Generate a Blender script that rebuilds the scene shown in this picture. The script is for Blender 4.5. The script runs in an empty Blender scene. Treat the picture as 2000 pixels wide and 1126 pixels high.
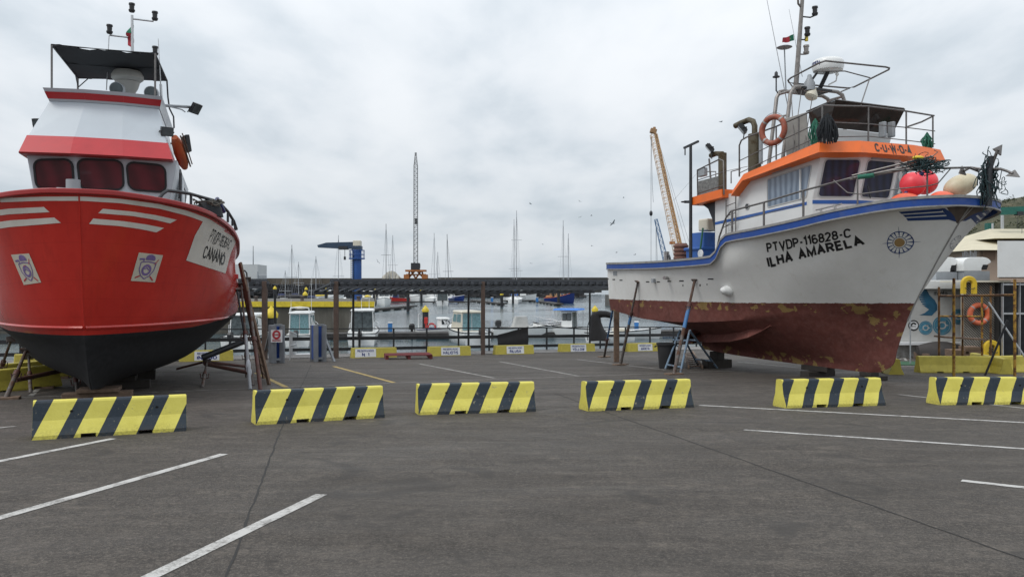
import bpy, bmesh, math, random
from mathutils import Vector, Matrix
from mathutils.bvhtree import BVHTree
V = Vector
R = math.radians
SC = bpy.context.scene
COL = SC.collection
random.seed(7)
# ------------------------------------------------------------------ camera
F_PX, HX, HY = 1540.0, 1000.0, 556.0        # focal length and horizon in photo pixels (2000 x 1126)
EYE = V((0, 0, 1.6))
SLOPE = 0.045                               # the yard falls gently towards the quay
WATER_Z = -3.0
cam = bpy.data.cameras.new('camera')
cam.sensor_width = 36.0
cam.lens = 36.0 * F_PX / 2000.0
cam.shift_y = -7.0 / 2000.0
cam.clip_start = 0.1
cam.clip_end = 9000
camo = bpy.data.objects.new('camera', cam)
camo.location = EYE
camo.rotation_euler = (R(90), 0, 0)
COL.objects.link(camo)
SC.camera = camo
# ------------------------------------------------------------------ exposure
SC.view_settings.view_transform = 'Standard'
SC.view_settings.look = 'None'
SC.view_settings.exposure = 0.0
SC.view_settings.gamma = 1.0
SC.cycles.max_bounces = 6
SC.cycles.use_denoising = True
SC.cycles.denoising_prefilter = 'ACCURATE'
SC.cycles.denoising_input_passes = 'RGB_ALBEDO_NORMAL'
# ------------------------------------------------------------------ sky and sun
SUN_EL, SUN_AZ = 54.0, 236.0                # azimuth clockwise from +Y: light comes from behind-left
world = bpy.data.worlds.new('World')
SC.world = world
world.use_nodes = True
nt = world.node_tree
for n in list(nt.nodes): nt.nodes.remove(n)
def wn(t, **k):
    n = nt.nodes.new(t)
    for a, b in k.items(): setattr(n, a, b)
    return n
def wl(a, b): nt.links.new(a, b)
def wmath(op, a, b=None, c=None):
    n = wn('ShaderNodeMath', operation=op)
    for i, x in enumerate((a, b, c)):
        if x is None: continue
        if isinstance(x, (int, float)): n.inputs[i].default_value = x
        else: wl(x, n.inputs[i])
    return n.outputs[0]
sky = wn('ShaderNodeTexSky', sky_type='NISHITA', sun_disc=False)
sky.sun_elevation = R(SUN_EL); sky.sun_rotation = R(SUN_AZ)
sky.air_density = 1.0; sky.dust_density = 2.0; sky.ozone_density = 1.0
tc = wn('ShaderNodeTexCoord')
sep = wn('ShaderNodeSeparateXYZ'); wl(tc.outputs['Generated'], sep.inputs[0])
zc = wmath('MAXIMUM', sep.outputs[2], 0.0)
den = wmath('ADD', zc, 0.16)
u_ = wmath('DIVIDE', sep.outputs[0], den); v_ = wmath('DIVIDE', sep.outputs[1], den)
comb = wn('ShaderNodeCombineXYZ'); wl(u_, comb.inputs[0]); wl(v_, comb.inputs[1])
mp = wn('ShaderNodeMapping'); wl(comb.outputs[0], mp.inputs[0])
mp.inputs['Location'].default_value = (3.1, 1.7, 0.0); mp.inputs['Scale'].default_value = (1.1, 0.6, 1)
n1 = wn('ShaderNodeTexNoise'); wl(mp.outputs[0], n1.inputs['Vector'])
n1.inputs['Scale'].default_value = 2.1; n1.inputs['Detail'].default_value = 7; n1.inputs['Roughness'].default_value = 0.5; n1.inputs['Distortion'].default_value = 0.1
n2 = wn('ShaderNodeTexNoise'); wl(mp.outputs[0], n2.inputs['Vector'])
n2.inputs['Scale'].default_value = 0.62; n2.inputs['Detail'].default_value = 3
mixn = wmath('ADD', wmath('MULTIPLY', n1.outputs[0], 0.62), wmath('MULTIPLY', n2.outputs[0], 0.38))
ramp = wn('ShaderNodeValToRGB'); wl(mixn, ramp.inputs[0])
cr = ramp.color_ramp; cr.interpolation = 'B_SPLINE'
cr.elements[0].position = 0.385; cr.elements[0].color = (0.525, 0.585, 0.638, 1)
cr.elements[1].position = 0.61; cr.elements[1].color = (0.81, 0.835, 0.862, 1)
e = cr.elements.new(0.445); e.color = (0.632, 0.683, 0.731, 1)
e = cr.elements.new(0.50); e.color = (0.705, 0.745, 0.785, 1)
# thicker, evener cloud towards the horizon, brighter deck overhead
hz = wmath('POWER', wmath('SUBTRACT', 1.0, zc), 9.0)
mh = wn('ShaderNodeMixRGB'); wl(wmath('MULTIPLY', hz, 0.5), mh.inputs[0]); wl(ramp.outputs[0], mh.inputs[1]); mh.inputs[2].default_value = (0.56, 0.635, 0.70, 1)
zen = wmath('ADD', 1.0, wmath('MULTIPLY', wmath('SMOOTH_MIN', zc, 1.0, 0.1), 0.95))
vm = wn('ShaderNodeVectorMath', operation='SCALE'); wl(mh.outputs[0], vm.inputs[0]); wl(wmath('MULTIPLY', zen, 9.85), vm.inputs[3])
mx = wn('ShaderNodeMixRGB'); mx.inputs[0].default_value = 0.93
wl(sky.outputs[0], mx.inputs[1]); wl(vm.outputs[0], mx.inputs[2])
bg = wn('ShaderNodeBackground'); bg.inputs['Strength'].default_value = 0.1
wl(mx.outputs[0], bg.inputs['Color'])
wo = wn('ShaderNodeOutputWorld'); wl(bg.outputs[0], wo.inputs[0])
sun = bpy.data.lights.new('sun', 'SUN'); sun.energy = 1.35; sun.angle = R(20); sun.color = (1.0, 0.965, 0.91)
suno = bpy.data.objects.new('sun', sun); COL.objects.link(suno)
suno.location = (-30, -30, 60)
suno.rotation_euler = (R(90 - SUN_EL), 0, R(180 - SUN_AZ))
# ------------------------------------------------------------------ helpers: pixels to points, at real depth
def ray(px, py): return V(((px - HX) / F_PX, 1.0, -(py - HY) / F_PX))
def at(px, py, d): return EYE + ray(px, py) * d
def G(px, py):
    r = ray(px, py); return EYE + r * (EYE.z / (-r.z - SLOPE))
def gz(p): return -SLOPE * p[1]
def W(px, py):
    r = ray(px, py); return EYE + r * ((EYE.z - WATER_Z) / -r.z)
# ------------------------------------------------------------------ helpers: mesh
class MB:
    def __init__(s): s.v = []; s.f = []; s.m = []; s.s = []
    def add(s, vs, fs, mi=0, sm=False):
        o = len(s.v); s.v += [V(p) for p in vs]
        for f in fs: s.f.append([i + o for i in f]); s.m.append(mi); s.s.append(sm)
        return s
    def hexa(s, p, mi=0):   # 8 corners: bottom 4 ccw, top 4 ccw
        return s.add(p, [(3, 2, 1, 0), (4, 5, 6, 7), (0, 1, 5, 4), (1, 2, 6, 5), (2, 3, 7, 6), (3, 0, 4, 7)], mi)
    def box(s, c, size, rot=None, mi=0):
        c = V(c); x, y, z = [q / 2 for q in size]
        p = [V(q) for q in ((-x, -y, -z), (x, -y, -z), (x, y, -z), (-x, y, -z), (-x, -y, z), (x, -y, z), (x, y, z), (-x, y, z))]
        if rot is not None:
            if isinstance(rot, (int, float)): rot = Matrix.Rotation(rot, 3, 'Z')
            p = [rot @ q for q in p]
        return s.hexa([c + q for q in p], mi)
    def beam(s, a, b, w, h, mi=0, up=V((0, 0, 1))):
        a, b = V(a), V(b); d = (b - a).normalized()
        if abs(d.dot(up)) > 0.98: up = V((0, 1, 0))
        x = d.cross(up).normalized() * w / 2; y = x.cross(d).normalized() * h / 2
        return s.hexa([a - x - y, a + x - y, b + x - y, b - x - y, a - x + y, a + x + y, b + x + y, b - x + y], mi)
    def tube(s, a, b, r, r2=None, n=8, mi=0):
        a, b = V(a), V(b); r2 = r if r2 is None else r2
        d = (b - a).normalized(); up = V((0, 0, 1)) if abs(d.z) < 0.9 else V((1, 0, 0))
        x = d.cross(up).normalized(); y = d.cross(x)
        vs = []
        for c, q in ((a, r), (b, r2)):
            for i in range(n):
                t = 2 * math.pi * i / n; vs.append(c + (x * math.cos(t) + y * math.sin(t)) * q)
        s.add(vs, [(i, i + n, (i + 1) % n + n, (i + 1) % n) for i in range(n)], mi, True)
        s.add(vs[:n], [tuple(range(n))], mi); s.add(vs[n:], [tuple(range(n - 1, -1, -1))], mi)
        return s
    def path(s, pts, r, n=8, closed=False, mi=0):
        pts = [V(p) for p in pts]; k = len(pts); vs = []; px = None
        for i, p in enumerate(pts):
            a = pts[i - 1] if (i > 0 or closed) else p; b = pts[(i + 1) % k] if (i < k - 1 or closed) else p
            d = (b - a).normalized()
            if px is None:
                up = V((0, 0, 1)) if abs(d.z) < 0.9 else V((1, 0, 0)); x = d.cross(up).normalized()
            else:
                x = (px - d * px.dot(d))
                x = x.normalized() if x.length > 1e-6 else d.orthogonal().normalized()
            px = x; y = d.cross(x)
            rr = r(i / max(1, k - 1)) if callable(r) else r
            for j in range(n):
                t = 2 * math.pi * j / n; vs.append(p + (x * math.cos(t) + y * math.sin(t)) * rr)
        fs = []
        for i in range(k if closed else k - 1):
            o, q = i * n, ((i + 1) % k) * n
            for j in range(n): fs.append((o + j, q + j, q + (j + 1) % n, o + (j + 1) % n))
        s.add(vs, fs, mi, True)
        if not closed:
            s.add(vs[:n], [tuple(range(n))], mi); s.add(vs[-n:], [tuple(range(n - 1, -1, -1))], mi)
        return s
    def lathe(s, prof, c=(0, 0, 0), rot=None, n=20, mi=0, cap=True):
        c = V(c); vs = []; k = len(prof)
        for r, h in prof:
            for i in range(n):
                t = 2 * math.pi * i / n; p = V((r * math.cos(t), r * math.sin(t), h))
                vs.append(c + (rot @ p if rot else p))
        fs = [(i * n + j, i * n + (j + 1) % n, (i + 1) * n + (j + 1) % n, (i + 1) * n + j) for i in range(k - 1) for j in range(n)]
        s.add(vs, fs, mi, True)
        if cap:
            s.add(vs[:n], [tuple(range(n - 1, -1, -1))], mi); s.add(vs[-n:], [tuple(range(n))], mi)
        return s
    def ball(s, c, r, rot=None, n=20, k=12, mi=0):
        if isinstance(r, (int, float)): r = (r, r, r)
        c = V(c); vs = []
        for i in range(k + 1):
            a = math.pi * i / k
            for j in range(n):
                t = 2 * math.pi * j / n
                p = V((r[0] * math.sin(a) * math.cos(t), r[1] * math.sin(a) * math.sin(t), -r[2] * math.cos(a)))
                vs.append(c + (rot @ p if rot else p))
        fs = [(i * n + j, i * n + (j + 1) % n, (i + 1) * n + (j + 1) % n, (i + 1) * n + j) for i in range(k) for j in range(n)]
        return s.add(vs, fs, mi, True)
    def torus(s, c, RR, r, rot=None, n=36, m=12, mi=0, sx=1.0):
        c = V(c); vs = []
        for i in range(n):
            a = 2 * math.pi * i / n
            for j in range(m):
                t = 2 * math.pi * j / m
                p = V(((RR + r * math.cos(t)) * math.cos(a) * sx, (RR + r * math.cos(t)) * math.sin(a), r * math.sin(t)))
                vs.append(c + (rot @ p if rot else p))
        fs = [(i * m + j, ((i + 1) % n) * m + j, ((i + 1) % n) * m + (j + 1) % m, i * m + (j + 1) % m) for i in range(n) for j in range(m)]
        return s.add(vs, fs, mi, True)
    def prism(s, poly, ex, mi=0):
        poly = [V(p) for p in poly]; ex = V(ex); n = len(poly)
        vs = poly + [p + ex for p in poly]
        return s.add(vs, [tuple(range(n - 1, -1, -1)), tuple(range(n, 2 * n))] + [(i, (i + 1) % n, (i + 1) % n + n, i + n) for i in range(n)], mi)
    def loft(s, secs, cap=True, mi=0, sm=False, closed=True):
        n = len(secs[0]); vs = [V(p) for q in secs for p in q]; fs = []
        for i in range(len(secs) - 1):
            for j in range(n if closed else n - 1):
                k = (j + 1) % n; fs.append((i * n + j, i * n + k, (i + 1) * n + k, (i + 1) * n + j))
        s.add(vs, fs, mi, sm)
        if cap: s.add([V(p) for p in secs[0]], [tuple(range(n - 1, -1, -1))], mi); s.add([V(p) for p in secs[-1]], [tuple(range(n))], mi)
        return s
    def build(s, name, mats, parent=None, world=False, loc=None, bev=0.0, fix=True):
        me = bpy.data.meshes.new(name)
        vs = s.v
        if parent is not None and world:
            inv = MW[parent.name].inverted(); vs = [inv @ p for p in vs]
        elif parent is None:
            if loc is None:
                n = max(1, len(vs)); loc = V((sum(p.x for p in vs) / n, sum(p.y for p in vs) / n, min(p.z for p in vs))) if vs else V()
            loc = V(loc); vs = [p - loc for p in vs]
        me.from_pydata([tuple(p) for p in vs], [], s.f)
        if not isinstance(mats, (list, tuple)): mats = [mats]
        for m in mats: me.materials.append(m)
        me.polygons.foreach_set('material_index', s.m); me.polygons.foreach_set('use_smooth', s.s)
        if fix:
            bm = bmesh.new(); bm.from_mesh(me)
            bmesh.ops.recalc_face_normals(bm, faces=bm.faces[:])
            if any(s.s):
                for e in bm.edges:
                    if len(e.link_faces) == 2 and e.calc_face_angle(0) > R(48): e.smooth = False
            bm.to_mesh(me); bm.free()
        me.update()
        o = bpy.data.objects.new(name, me); COL.objects.link(o)
        if parent is not None: o.parent = parent
        else: o.location = loc; MW[o.name] = Matrix.Translation(loc)
        if bev:
            b = o.modifiers.new('bevel', 'BEVEL'); b.width = bev; b.segments = 2; b.limit_method = 'ANGLE'; b.angle_limit = R(40)
        return o
MW = {}
def tag(o, label, cat, group=None, kind=None):
    if label: o['label'] = label
    if cat: o['category'] = cat
    if group: o['group'] = group
    if kind: o['kind'] = kind
    return o
def struct(o): o['kind'] = 'structure'; return o
def thing(name, label, cat, loc=(0, 0, 0), rz=0.0, group=None):
    o = bpy.data.objects.new(name, None); COL.objects.link(o)
    o.empty_display_size = 0.2
    o.location = loc; o.rotation_euler = (0, 0, rz)
    MW[o.name] = Matrix.Translation(V(loc)) @ Matrix.Rotation(rz, 4, 'Z')
    return tag(o, label, cat, group)
def dup(root, loc, rz=None, label=None, group=None):
    def cp(o, par):
        c = o.copy(); COL.objects.link(c)
        if par: c.parent = par
        for ch in list(o.children): cp(ch, c)
        return c
    c = cp(root, None); c.location = loc
    if rz is not None: c.rotation_euler = (0, 0, rz)
    MW[c.name] = Matrix.Translation(V(loc)) @ Matrix.Rotation(c.rotation_euler[2], 4, 'Z')
    if label: c['label'] = label
    if group: c['group'] = group
    return c
def pchip(xs, ys, smooth=True):
    n = len(xs)
    if n == 1: return lambda x: ys[0]
    d = [(ys[i + 1] - ys[i]) / (xs[i + 1] - xs[i]) for i in range(n - 1)]
    m = [d[0]] + [0 if d[i - 1] * d[i] <= 0 else 2 * d[i - 1] * d[i] / (d[i - 1] + d[i]) for i in range(1, n - 1)] + [d[-1]]
    def f(x):
        if x <= xs[0]: return ys[0]
        if x >= xs[-1]: return ys[-1]
        i = max(j for j in range(n - 1) if xs[j] <= x)
        h = xs[i + 1] - xs[i]; t = (x - xs[i]) / h
        if not smooth: return ys[i] + (ys[i + 1] - ys[i]) * t
        return (2 * t**3 - 3 * t**2 + 1) * ys[i] + (t**3 - 2 * t**2 + t) * h * m[i] + (-2 * t**3 + 3 * t**2) * ys[i + 1] + (t**3 - t**2) * h * m[i + 1]
    return f
# ------------------------------------------------------------------ helpers: materials
class NT:
    def __init__(s, name):
        s.mat = bpy.data.materials.new(name); s.mat.use_nodes = True; s.t = s.mat.node_tree
        s.b = s.t.nodes['Principled BSDF']
        s.tc = s.t.nodes.new('ShaderNodeTexCoord')
    def n(s, t, **k):
        o = s.t.nodes.new(t)
        for a, b in k.items():
            if hasattr(o, a): setattr(o, a, b)
        return o
    def l(s, a, b): s.t.links.new(a, b)
    def val(s, x, inp):
        if isinstance(x, (int, float)): inp.default_value = x
        elif isinstance(x, (tuple, list)): inp.default_value = tuple(x) + (1,) if len(x) == 3 and inp.type == 'RGBA' else tuple(x)
        else: s.l(x, inp)
    def math(s, op, a, b=0.0, c=0.0):
        o = s.n('ShaderNodeMath'); o.operation = op
        for i, x in enumerate((a, b, c)): s.val(x, o.inputs[i])
        return o.outputs[0]
    def noise(s, scale, detail=4, rough=0.55, vec=None, dist=0.0, stretch=None):
        o = s.n('ShaderNodeTexNoise'); o.inputs['Scale'].default_value = scale; o.inputs['Detail'].default_value = detail
        o.inputs['Roughness'].default_value = rough; o.inputs['Distortion'].default_value = dist
        vec = vec or s.tc.outputs['Object']
        if stretch:
            m = s.n('ShaderNodeMapping'); s.l(vec, m.inputs[0]); m.inputs['Scale'].default_value = stretch; vec = m.outputs[0]
        s.l(vec, o.inputs['Vector']); return o.outputs[0]
    def ramp(s, x, lo, hi, a=0.0, b=1.0):
        o = s.n('ShaderNodeMapRange'); o.clamp = True
        s.val(x, o.inputs[0]); o.inputs[1].default_value = lo; o.inputs[2].default_value = hi
        o.inputs[3].default_value = a; o.inputs[4].default_value = b
        return o.outputs[0]
    def mix(s, f, a, b):
        o = s.n('ShaderNodeMixRGB'); s.val(f, o.inputs[0]); s.val(a, o.inputs[1]); s.val(b, o.inputs[2]); return o.outputs[0]
    def xyz(s):
        o = s.n('ShaderNodeSeparateXYZ'); s.l(s.tc.outputs['Object'], o.inputs[0]); return o.outputs
    def bump(s, h, strength=0.3, dist=0.02):
        o = s.n('ShaderNodeBump'); o.inputs['Strength'].default_value = strength; o.inputs['Distance'].default_value = dist
        s.l(h, o.inputs['Height']); s.l(o.outputs[0], s.b.inputs['Normal']); return o
    def col(s, x): s.val(x, s.b.inputs['Base Color'])
    def rough(s, x): s.val(x, s.b.inputs['Roughness'])
def M(name, c, rough=0.5, metal=0.0, var=0.12, scale=3.0, bump=0.0, bscale=40, dirt=None, dirta=0.0, coat=0.0):
    t = NT(name)
    k = t.noise(scale, 6, 0.6)
    dark = tuple(x * (1 - var) for x in c); lite = tuple(min(1, x * (1 + var)) for x in c)
    cc = t.mix(t.ramp(k, 0.3, 0.7), dark, lite)
    if dirt:
        k2 = t.noise(scale * 0.7, 8, 0.7, dist=0.6)
        cc = t.mix(t.math('MULTIPLY', t.ramp(k2, 0.5, 0.72), dirta), cc, dirt)
    t.col(cc); t.rough(t.ramp(k, 0.2, 0.8, max(0.03, rough - 0.08), min(1, rough + 0.08)))
    t.b.inputs['Metallic'].default_value = metal
    if coat: t.b.inputs['Coat Weight'].default_value = coat
    if bump: t.bump(t.noise(bscale, 5, 0.6), bump, 0.01)
    return t.mat
def rustmat(name, base, rust, amt=0.5, scale=5, rough=0.6, metal=0.0):
    t = NT(name)
    k = t.noise(scale, 8, 0.65, dist=0.4)
    f = t.ramp(k, 0.62 - 0.3 * amt, 0.7 - 0.2 * amt)
    k2 = t.noise(scale * 6, 4)
    rc = t.mix(k2, tuple(x * 0.6 for x in rust), tuple(x * 1.3 for x in rust))
    t.col(t.mix(f, base, rc)); t.rough(t.ramp(f, 0, 1, rough, 0.9)); t.b.inputs['Metallic'].default_value = metal
    t.bump(k2, 0.2, 0.004)
    return t.mat
m_white = M('white_paint', (0.72, 0.73, 0.72), 0.38, var=0.04, dirt=(0.42, 0.38, 0.3), dirta=0.25, scale=1.6)
m_gel = M('white_gelcoat', (0.76, 0.77, 0.76), 0.25, var=0.04, dirt=(0.5, 0.47, 0.4), dirta=0.2, scale=2)
m_cream = M('cream_gelcoat', (0.6, 0.56, 0.46), 0.4, var=0.06)
m_dkglass = M('dark_glass', (0.02, 0.025, 0.03), 0.06, var=0.3)
m_teal = M('teal_curtain_glass', (0.16, 0.27, 0.29), 0.12, var=0.35, scale=9)
m_greyglass = M('grey_glass', (0.08, 0.095, 0.1), 0.1, var=0.4, scale=4)
m_black = M('black_plastic', (0.018, 0.018, 0.02), 0.45, var=0.25)
m_blackmetal = M('dark_steel', (0.035, 0.037, 0.042), 0.5, metal=0.3, var=0.3, scale=8)
m_steel = M('stainless_steel', (0.42, 0.41, 0.4), 0.32, metal=0.9, var=0.2, scale=12)
m_grey = M('grey_paint', (0.3, 0.32, 0.34), 0.5, var=0.1)
m_alu = M('aluminium', (0.5, 0.51, 0.52), 0.42, metal=0.6, var=0.1, scale=8)
m_rubber = M('rubber', (0.02, 0.02, 0.022), 0.8, var=0.3)
m_yellow = M('yellow_paint', (0.66, 0.50, 0.03), 0.55, var=0.12, dirt=(0.2, 0.14, 0.04), dirta=0.5, scale=3)
m_blue = M('blue_paint', (0.02, 0.1, 0.36), 0.5, var=0.15, dirt=(0.1, 0.1, 0.12), dirta=0.3)
m_navy = M('navy_paint', (0.012, 0.025, 0.12), 0.4, var=0.15)
m_red = M('red_paint', (0.42, 0.025, 0.02), 0.4, var=0.12)
m_orange = M('orange_paint', (0.80, 0.155, 0.02), 0.45, var=0.05, dirt=(0.35, 0.12, 0.05), dirta=0.25, scale=2)
m_wood = M('weathered_timber', (0.15, 0.1, 0.07), 0.85, var=0.35, scale=9, bump=0.4)
m_rust = rustmat('rusty_steel', (0.105, 0.095, 0.09), (0.095, 0.05, 0.033), 0.55)
m_rustred = rustmat('rusty_red_steel', (0.085, 0.03, 0.023), (0.075, 0.045, 0.035), 0.5)
m_bluesteel = rustmat('worn_blue_steel', (0.05, 0.16, 0.36), (0.12, 0.09, 0.08), 0.3)
m_bluegrey = rustmat('worn_pale_blue_steel', (0.14, 0.21, 0.29), (0.12, 0.09, 0.07), 0.35)
m_txt = M('black_lettering', (0.012, 0.012, 0.014), 0.45, var=0.1)
m_txtblue = M('blue_lettering', (0.015, 0.03, 0.17), 0.45, var=0.1)
m_sign = M('white_sign', (0.7, 0.71, 0.72), 0.4, var=0.04)
# ------------------------------------------------------------------ helpers: lettering
def _arc(cx, cy, rx, ry, a0, a1, n=9):
    return [(cx + rx * math.cos(R(a0 + (a1 - a0) * k / n)), cy + ry * math.sin(R(a0 + (a1 - a0) * k / n))) for k in range(n + 1)]
def _o(w): return _arc(w / 2, .73, w / 2, .27, 0, 180) + _arc(w / 2, .27, w / 2, .27, 180, 360) + [(w, .73)]
GL = {'A': (.62, [[(0, 0), (.31, 1), (.62, 0)], [(.12, .36), (.5, .36)]]), 'B': (.52, [[(0, .5), (0, 0)] + [(.3, 0)] + _arc(.3, .26, .22, .26, -90, 90) + [(0, .52)], [(0, .5), (0, 1), (.28, 1)] + _arc(.28, .76, .2, .24, 90, -90)[1:]]),
      'C': (.56, [_arc(.28, .7, .28, .3, 15, 180) + _arc(.28, .3, .28, .3, 180, 345)]), 'D': (.56, [[(.26, 0), (0, 0), (0, 1), (.26, 1)] + _arc(.26, .7, .3, .3, 90, 0) + _arc(.26, .3, .3, .3, 0, -90)]),
      'E': (.48, [[(.48, 1), (0, 1), (0, 0), (.48, 0)], [(0, .52), (.42, .52)]]), 'F': (.46, [[(.46, 1), (0, 1), (0, 0)], [(0, .52), (.4, .52)]]),
      'G': (.58, [_arc(.28, .7, .28, .3, 20, 180) + _arc(.28, .3, .28, .3, 180, 360) + [(.56, .46), (.32, .46)]]), 'H': (.56, [[(0, 0), (0, 1)], [(.56, 0), (.56, 1)], [(0, .52), (.56, .52)]]), 'I': (.0, [[(0, 0), (0, 1)]]),
      'K': (.56, [[(0, 0), (0, 1)], [(.52, 1), (.02, .42)], [(.2, .6), (.56, 0)]]), 'L': (.46, [[(0, 1), (0, 0), (.46, 0)]]), 'M': (.68, [[(0, 0), (0, 1), (.34, .1), (.68, 1), (.68, 0)]]),
      'N': (.56, [[(0, 0), (0, 1), (.56, 0), (.56, 1)]]), 'O': (.6, [_o(.6)]), '0': (.5, [_o(.5)]), 'P': (.5, [[(0, 0), (0, 1), (.26, 1)] + _arc(.26, .74, .24, .26, 90, -90) + [(0, .48)]]),
      'R': (.54, [[(0, 0), (0, 1), (.28, 1)] + _arc(.28, .75, .23, .25, 90, -90) + [(0, .5)], [(.26, .5), (.54, 0)]]), 'S': (.5, [_arc(.25, .75, .25, .25, 20, 270) + _arc(.25, .25, .25, .25, 90, -160)]),
      'T': (.58, [[(0, 1), (.58, 1)], [(.29, 1), (.29, 0)]]), 'U': (.54, [[(0, 1), (0, .28)] + _arc(.27, .27, .27, .27, 180, 360) + [(.54, 1)]]), 'V': (.6, [[(0, 1), (.3, 0), (.6, 1)]]),
      'W': (.86, [[(0, 1), (.2, 0), (.43, .95), (.66, 0), (.86, 1)]]), 'X': (.56, [[(0, 0), (.56, 1)], [(0, 1), (.56, 0)]]), 'Y': (.58, [[(0, 1), (.29, .46), (.58, 1)], [(.29, .46), (.29, 0)]]),
      '1': (.22, [[(0, .8), (.2, 1), (.2, 0)]]), '2': (.48, [_arc(.24, .73, .24, .27, 165, -25) + [(0, 0), (.48, 0)]]), '3': (.48, [_arc(.23, .76, .22, .24, 150, -90) + _arc(.23, .26, .25, .26, 90, -150)]),
      '4': (.52, [[(.4, 0), (.4, 1), (0, .28), (.52, .28)]]), '6': (.5, [[(.44, .9)] + _arc(.25, .7, .25, .3, 60, 180)[1:] + [(0, .3)], [(p[0], p[1]) for p in _arc(.25, .3, .25, .3, 0, 360, 14)]]),
      '7': (.48, [[(0, 1), (.48, 1), (.14, 0)]]), '8': (.5, [_arc(.25, .76, .21, .24, 0, 360, 14), _arc(.25, .27, .25, .27, 0, 360, 14)]), '9': (.5, [_arc(.25, .7, .25, .3, 0, 360, 14), [(.5, .7), (.5, .3)] + _arc(.25, .3, .25, .3, 0, -130)]),
      '-': (.26, [[(0, .42), (.26, .42)]]), '.': (.0, [[(0, 0), (0, .02)]]), ' ': (.2, [])}
GL['m'] = (.62, [[(0, 0), (0, .6)], _arc(.155, .42, .155, .2, 180, 0) + [(.31, 0)], _arc(.465, .42, .155, .2, 180, 0) + [(.62, 0)]]); GL['n'] = (.36, [[(0, 0), (0, .6)], _arc(.18, .42, .18, .2, 180, 0) + [(.36, 0)]])
GL['a'] = (.38, [_arc(.19, .3, .19, .3, 0, 360, 14), [(.38, .6), (.38, 0)]]); GL['t'] = (.26, [[(.1, .9), (.1, .0), (.26, 0)], [(0, .6), (.26, .6)]])
GL['\u00d3'] = (.6, [[(p[0], p[1] * .8) for p in _o(.6)], [(.26, .92), (.4, 1.06)]])
def text2d(body, bold=0.17, sub=0.12):
    """lettering drawn with a broad flat stroke; returns outline points scaled to the unit square"""
    h = bold / 2; x = 0.0; vs = []; fs = []
    for ch in body:
        w, pls = GL[ch]
        for pl in pls:
            pl = [(p[0] + x, p[1] * (1 - bold) + h) for p in pl]
            sg = [(a, b) for a, b in zip(pl, pl[1:]) if math.hypot(b[0] - a[0], b[1] - a[1]) > 1e-5]; ring = math.hypot(pl[0][0] - pl[-1][0], pl[0][1] - pl[-1][1]) < 1e-4
            nn = []
            for a, b in sg:
                l = math.hypot(b[0] - a[0], b[1] - a[1]); nn.append((-(b[1] - a[1]) / l, (b[0] - a[0]) / l))
            L = []
            pts = [sg[0][0]] + [q[1] for q in sg]
            for i, p in enumerate(pts):
                a = nn[i - 1] if i > 0 else (nn[-1] if ring else nn[0]); b = nn[i] if i < len(nn) else (nn[0] if ring else nn[-1])
                mx, my = a[0] + b[0], a[1] + b[1]; d = mx * mx + my * my
                k = 2 / d if d > 0.35 else 2 / 0.35
                L.append(((p[0] + mx * h * k, p[1] + my * h * k), (p[0] - mx * h * k, p[1] - my * h * k)))
            for (a0, b0), (a1, b1) in zip(L, L[1:]):
                n = max(1, int(math.hypot(a1[0] - a0[0], a1[1] - a0[1]) / sub))
                for k in range(n):
                    o = len(vs); f0, f1 = k / n, (k + 1) / n; lp = lambda p, q, f: (p[0] + (q[0] - p[0]) * f, p[1] + (q[1] - p[1]) * f)
                    vs += [lp(a0, a1, f0), lp(b0, b1, f0), lp(b0, b1, f1), lp(a0, a1, f1)]; fs.append((o, o + 1, o + 2, o + 3))
        x += w + bold * 1.28
    x0 = min(v[0] for v in vs); x1 = max(v[0] for v in vs)
    return [((p[0] - x0) / (x1 - x0), p[1]) for p in vs], fs
def bil(q, u, v):   # q = TL, TR, BR, BL
    return (q[3] * (1 - u) + q[2] * u) * (1 - v) + (q[0] * (1 - u) + q[1] * u) * v
def flat_text(mb, body, quad, off=0.004, bold=0.17, mi=0):
    quad = [V(p) for p in quad]; vs, fs = text2d(body, bold, 9)
    nrm = (quad[1] - quad[0]).cross(quad[0] - quad[3]).normalized()
    return mb.add([bil(quad, u, v) + nrm * off for u, v in vs], fs, mi)
def rounded(quad, r, k=5):
    """outline of a rounded quad; r as a fraction of the sides"""
    quad = [V(p) for p in quad]; pts = []
    w = ((quad[1] - quad[0]).length + (quad[2] - quad[3]).length) / 2; h = ((quad[0] - quad[3]).length + (quad[1] - quad[2]).length) / 2
    ru, rv = r / w, r / h
    for cu, cv, a0 in ((1 - ru, 1 - rv, 0), (ru, 1 - rv, 90), (ru, rv, 180), (1 - ru, rv, 270)):
        for i in range(k):
            a = R(a0 + 90 * i / (k - 1)); pts.append(bil(quad, cu + ru * math.cos(a), cv + rv * math.sin(a)))
    return pts
def qnorm(q): return (V(q[1]) - V(q[0])).cross(V(q[0]) - V(q[3])).normalized()
def grow(q, m):
    q = [V(p) for p in q]; u = (q[1] - q[0]).normalized() * m; w = (q[0] - q[3]).normalized() * m
    return [q[0] - u + w, q[1] + u + w, q[2] + u - w, q[3] - u - w]
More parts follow.
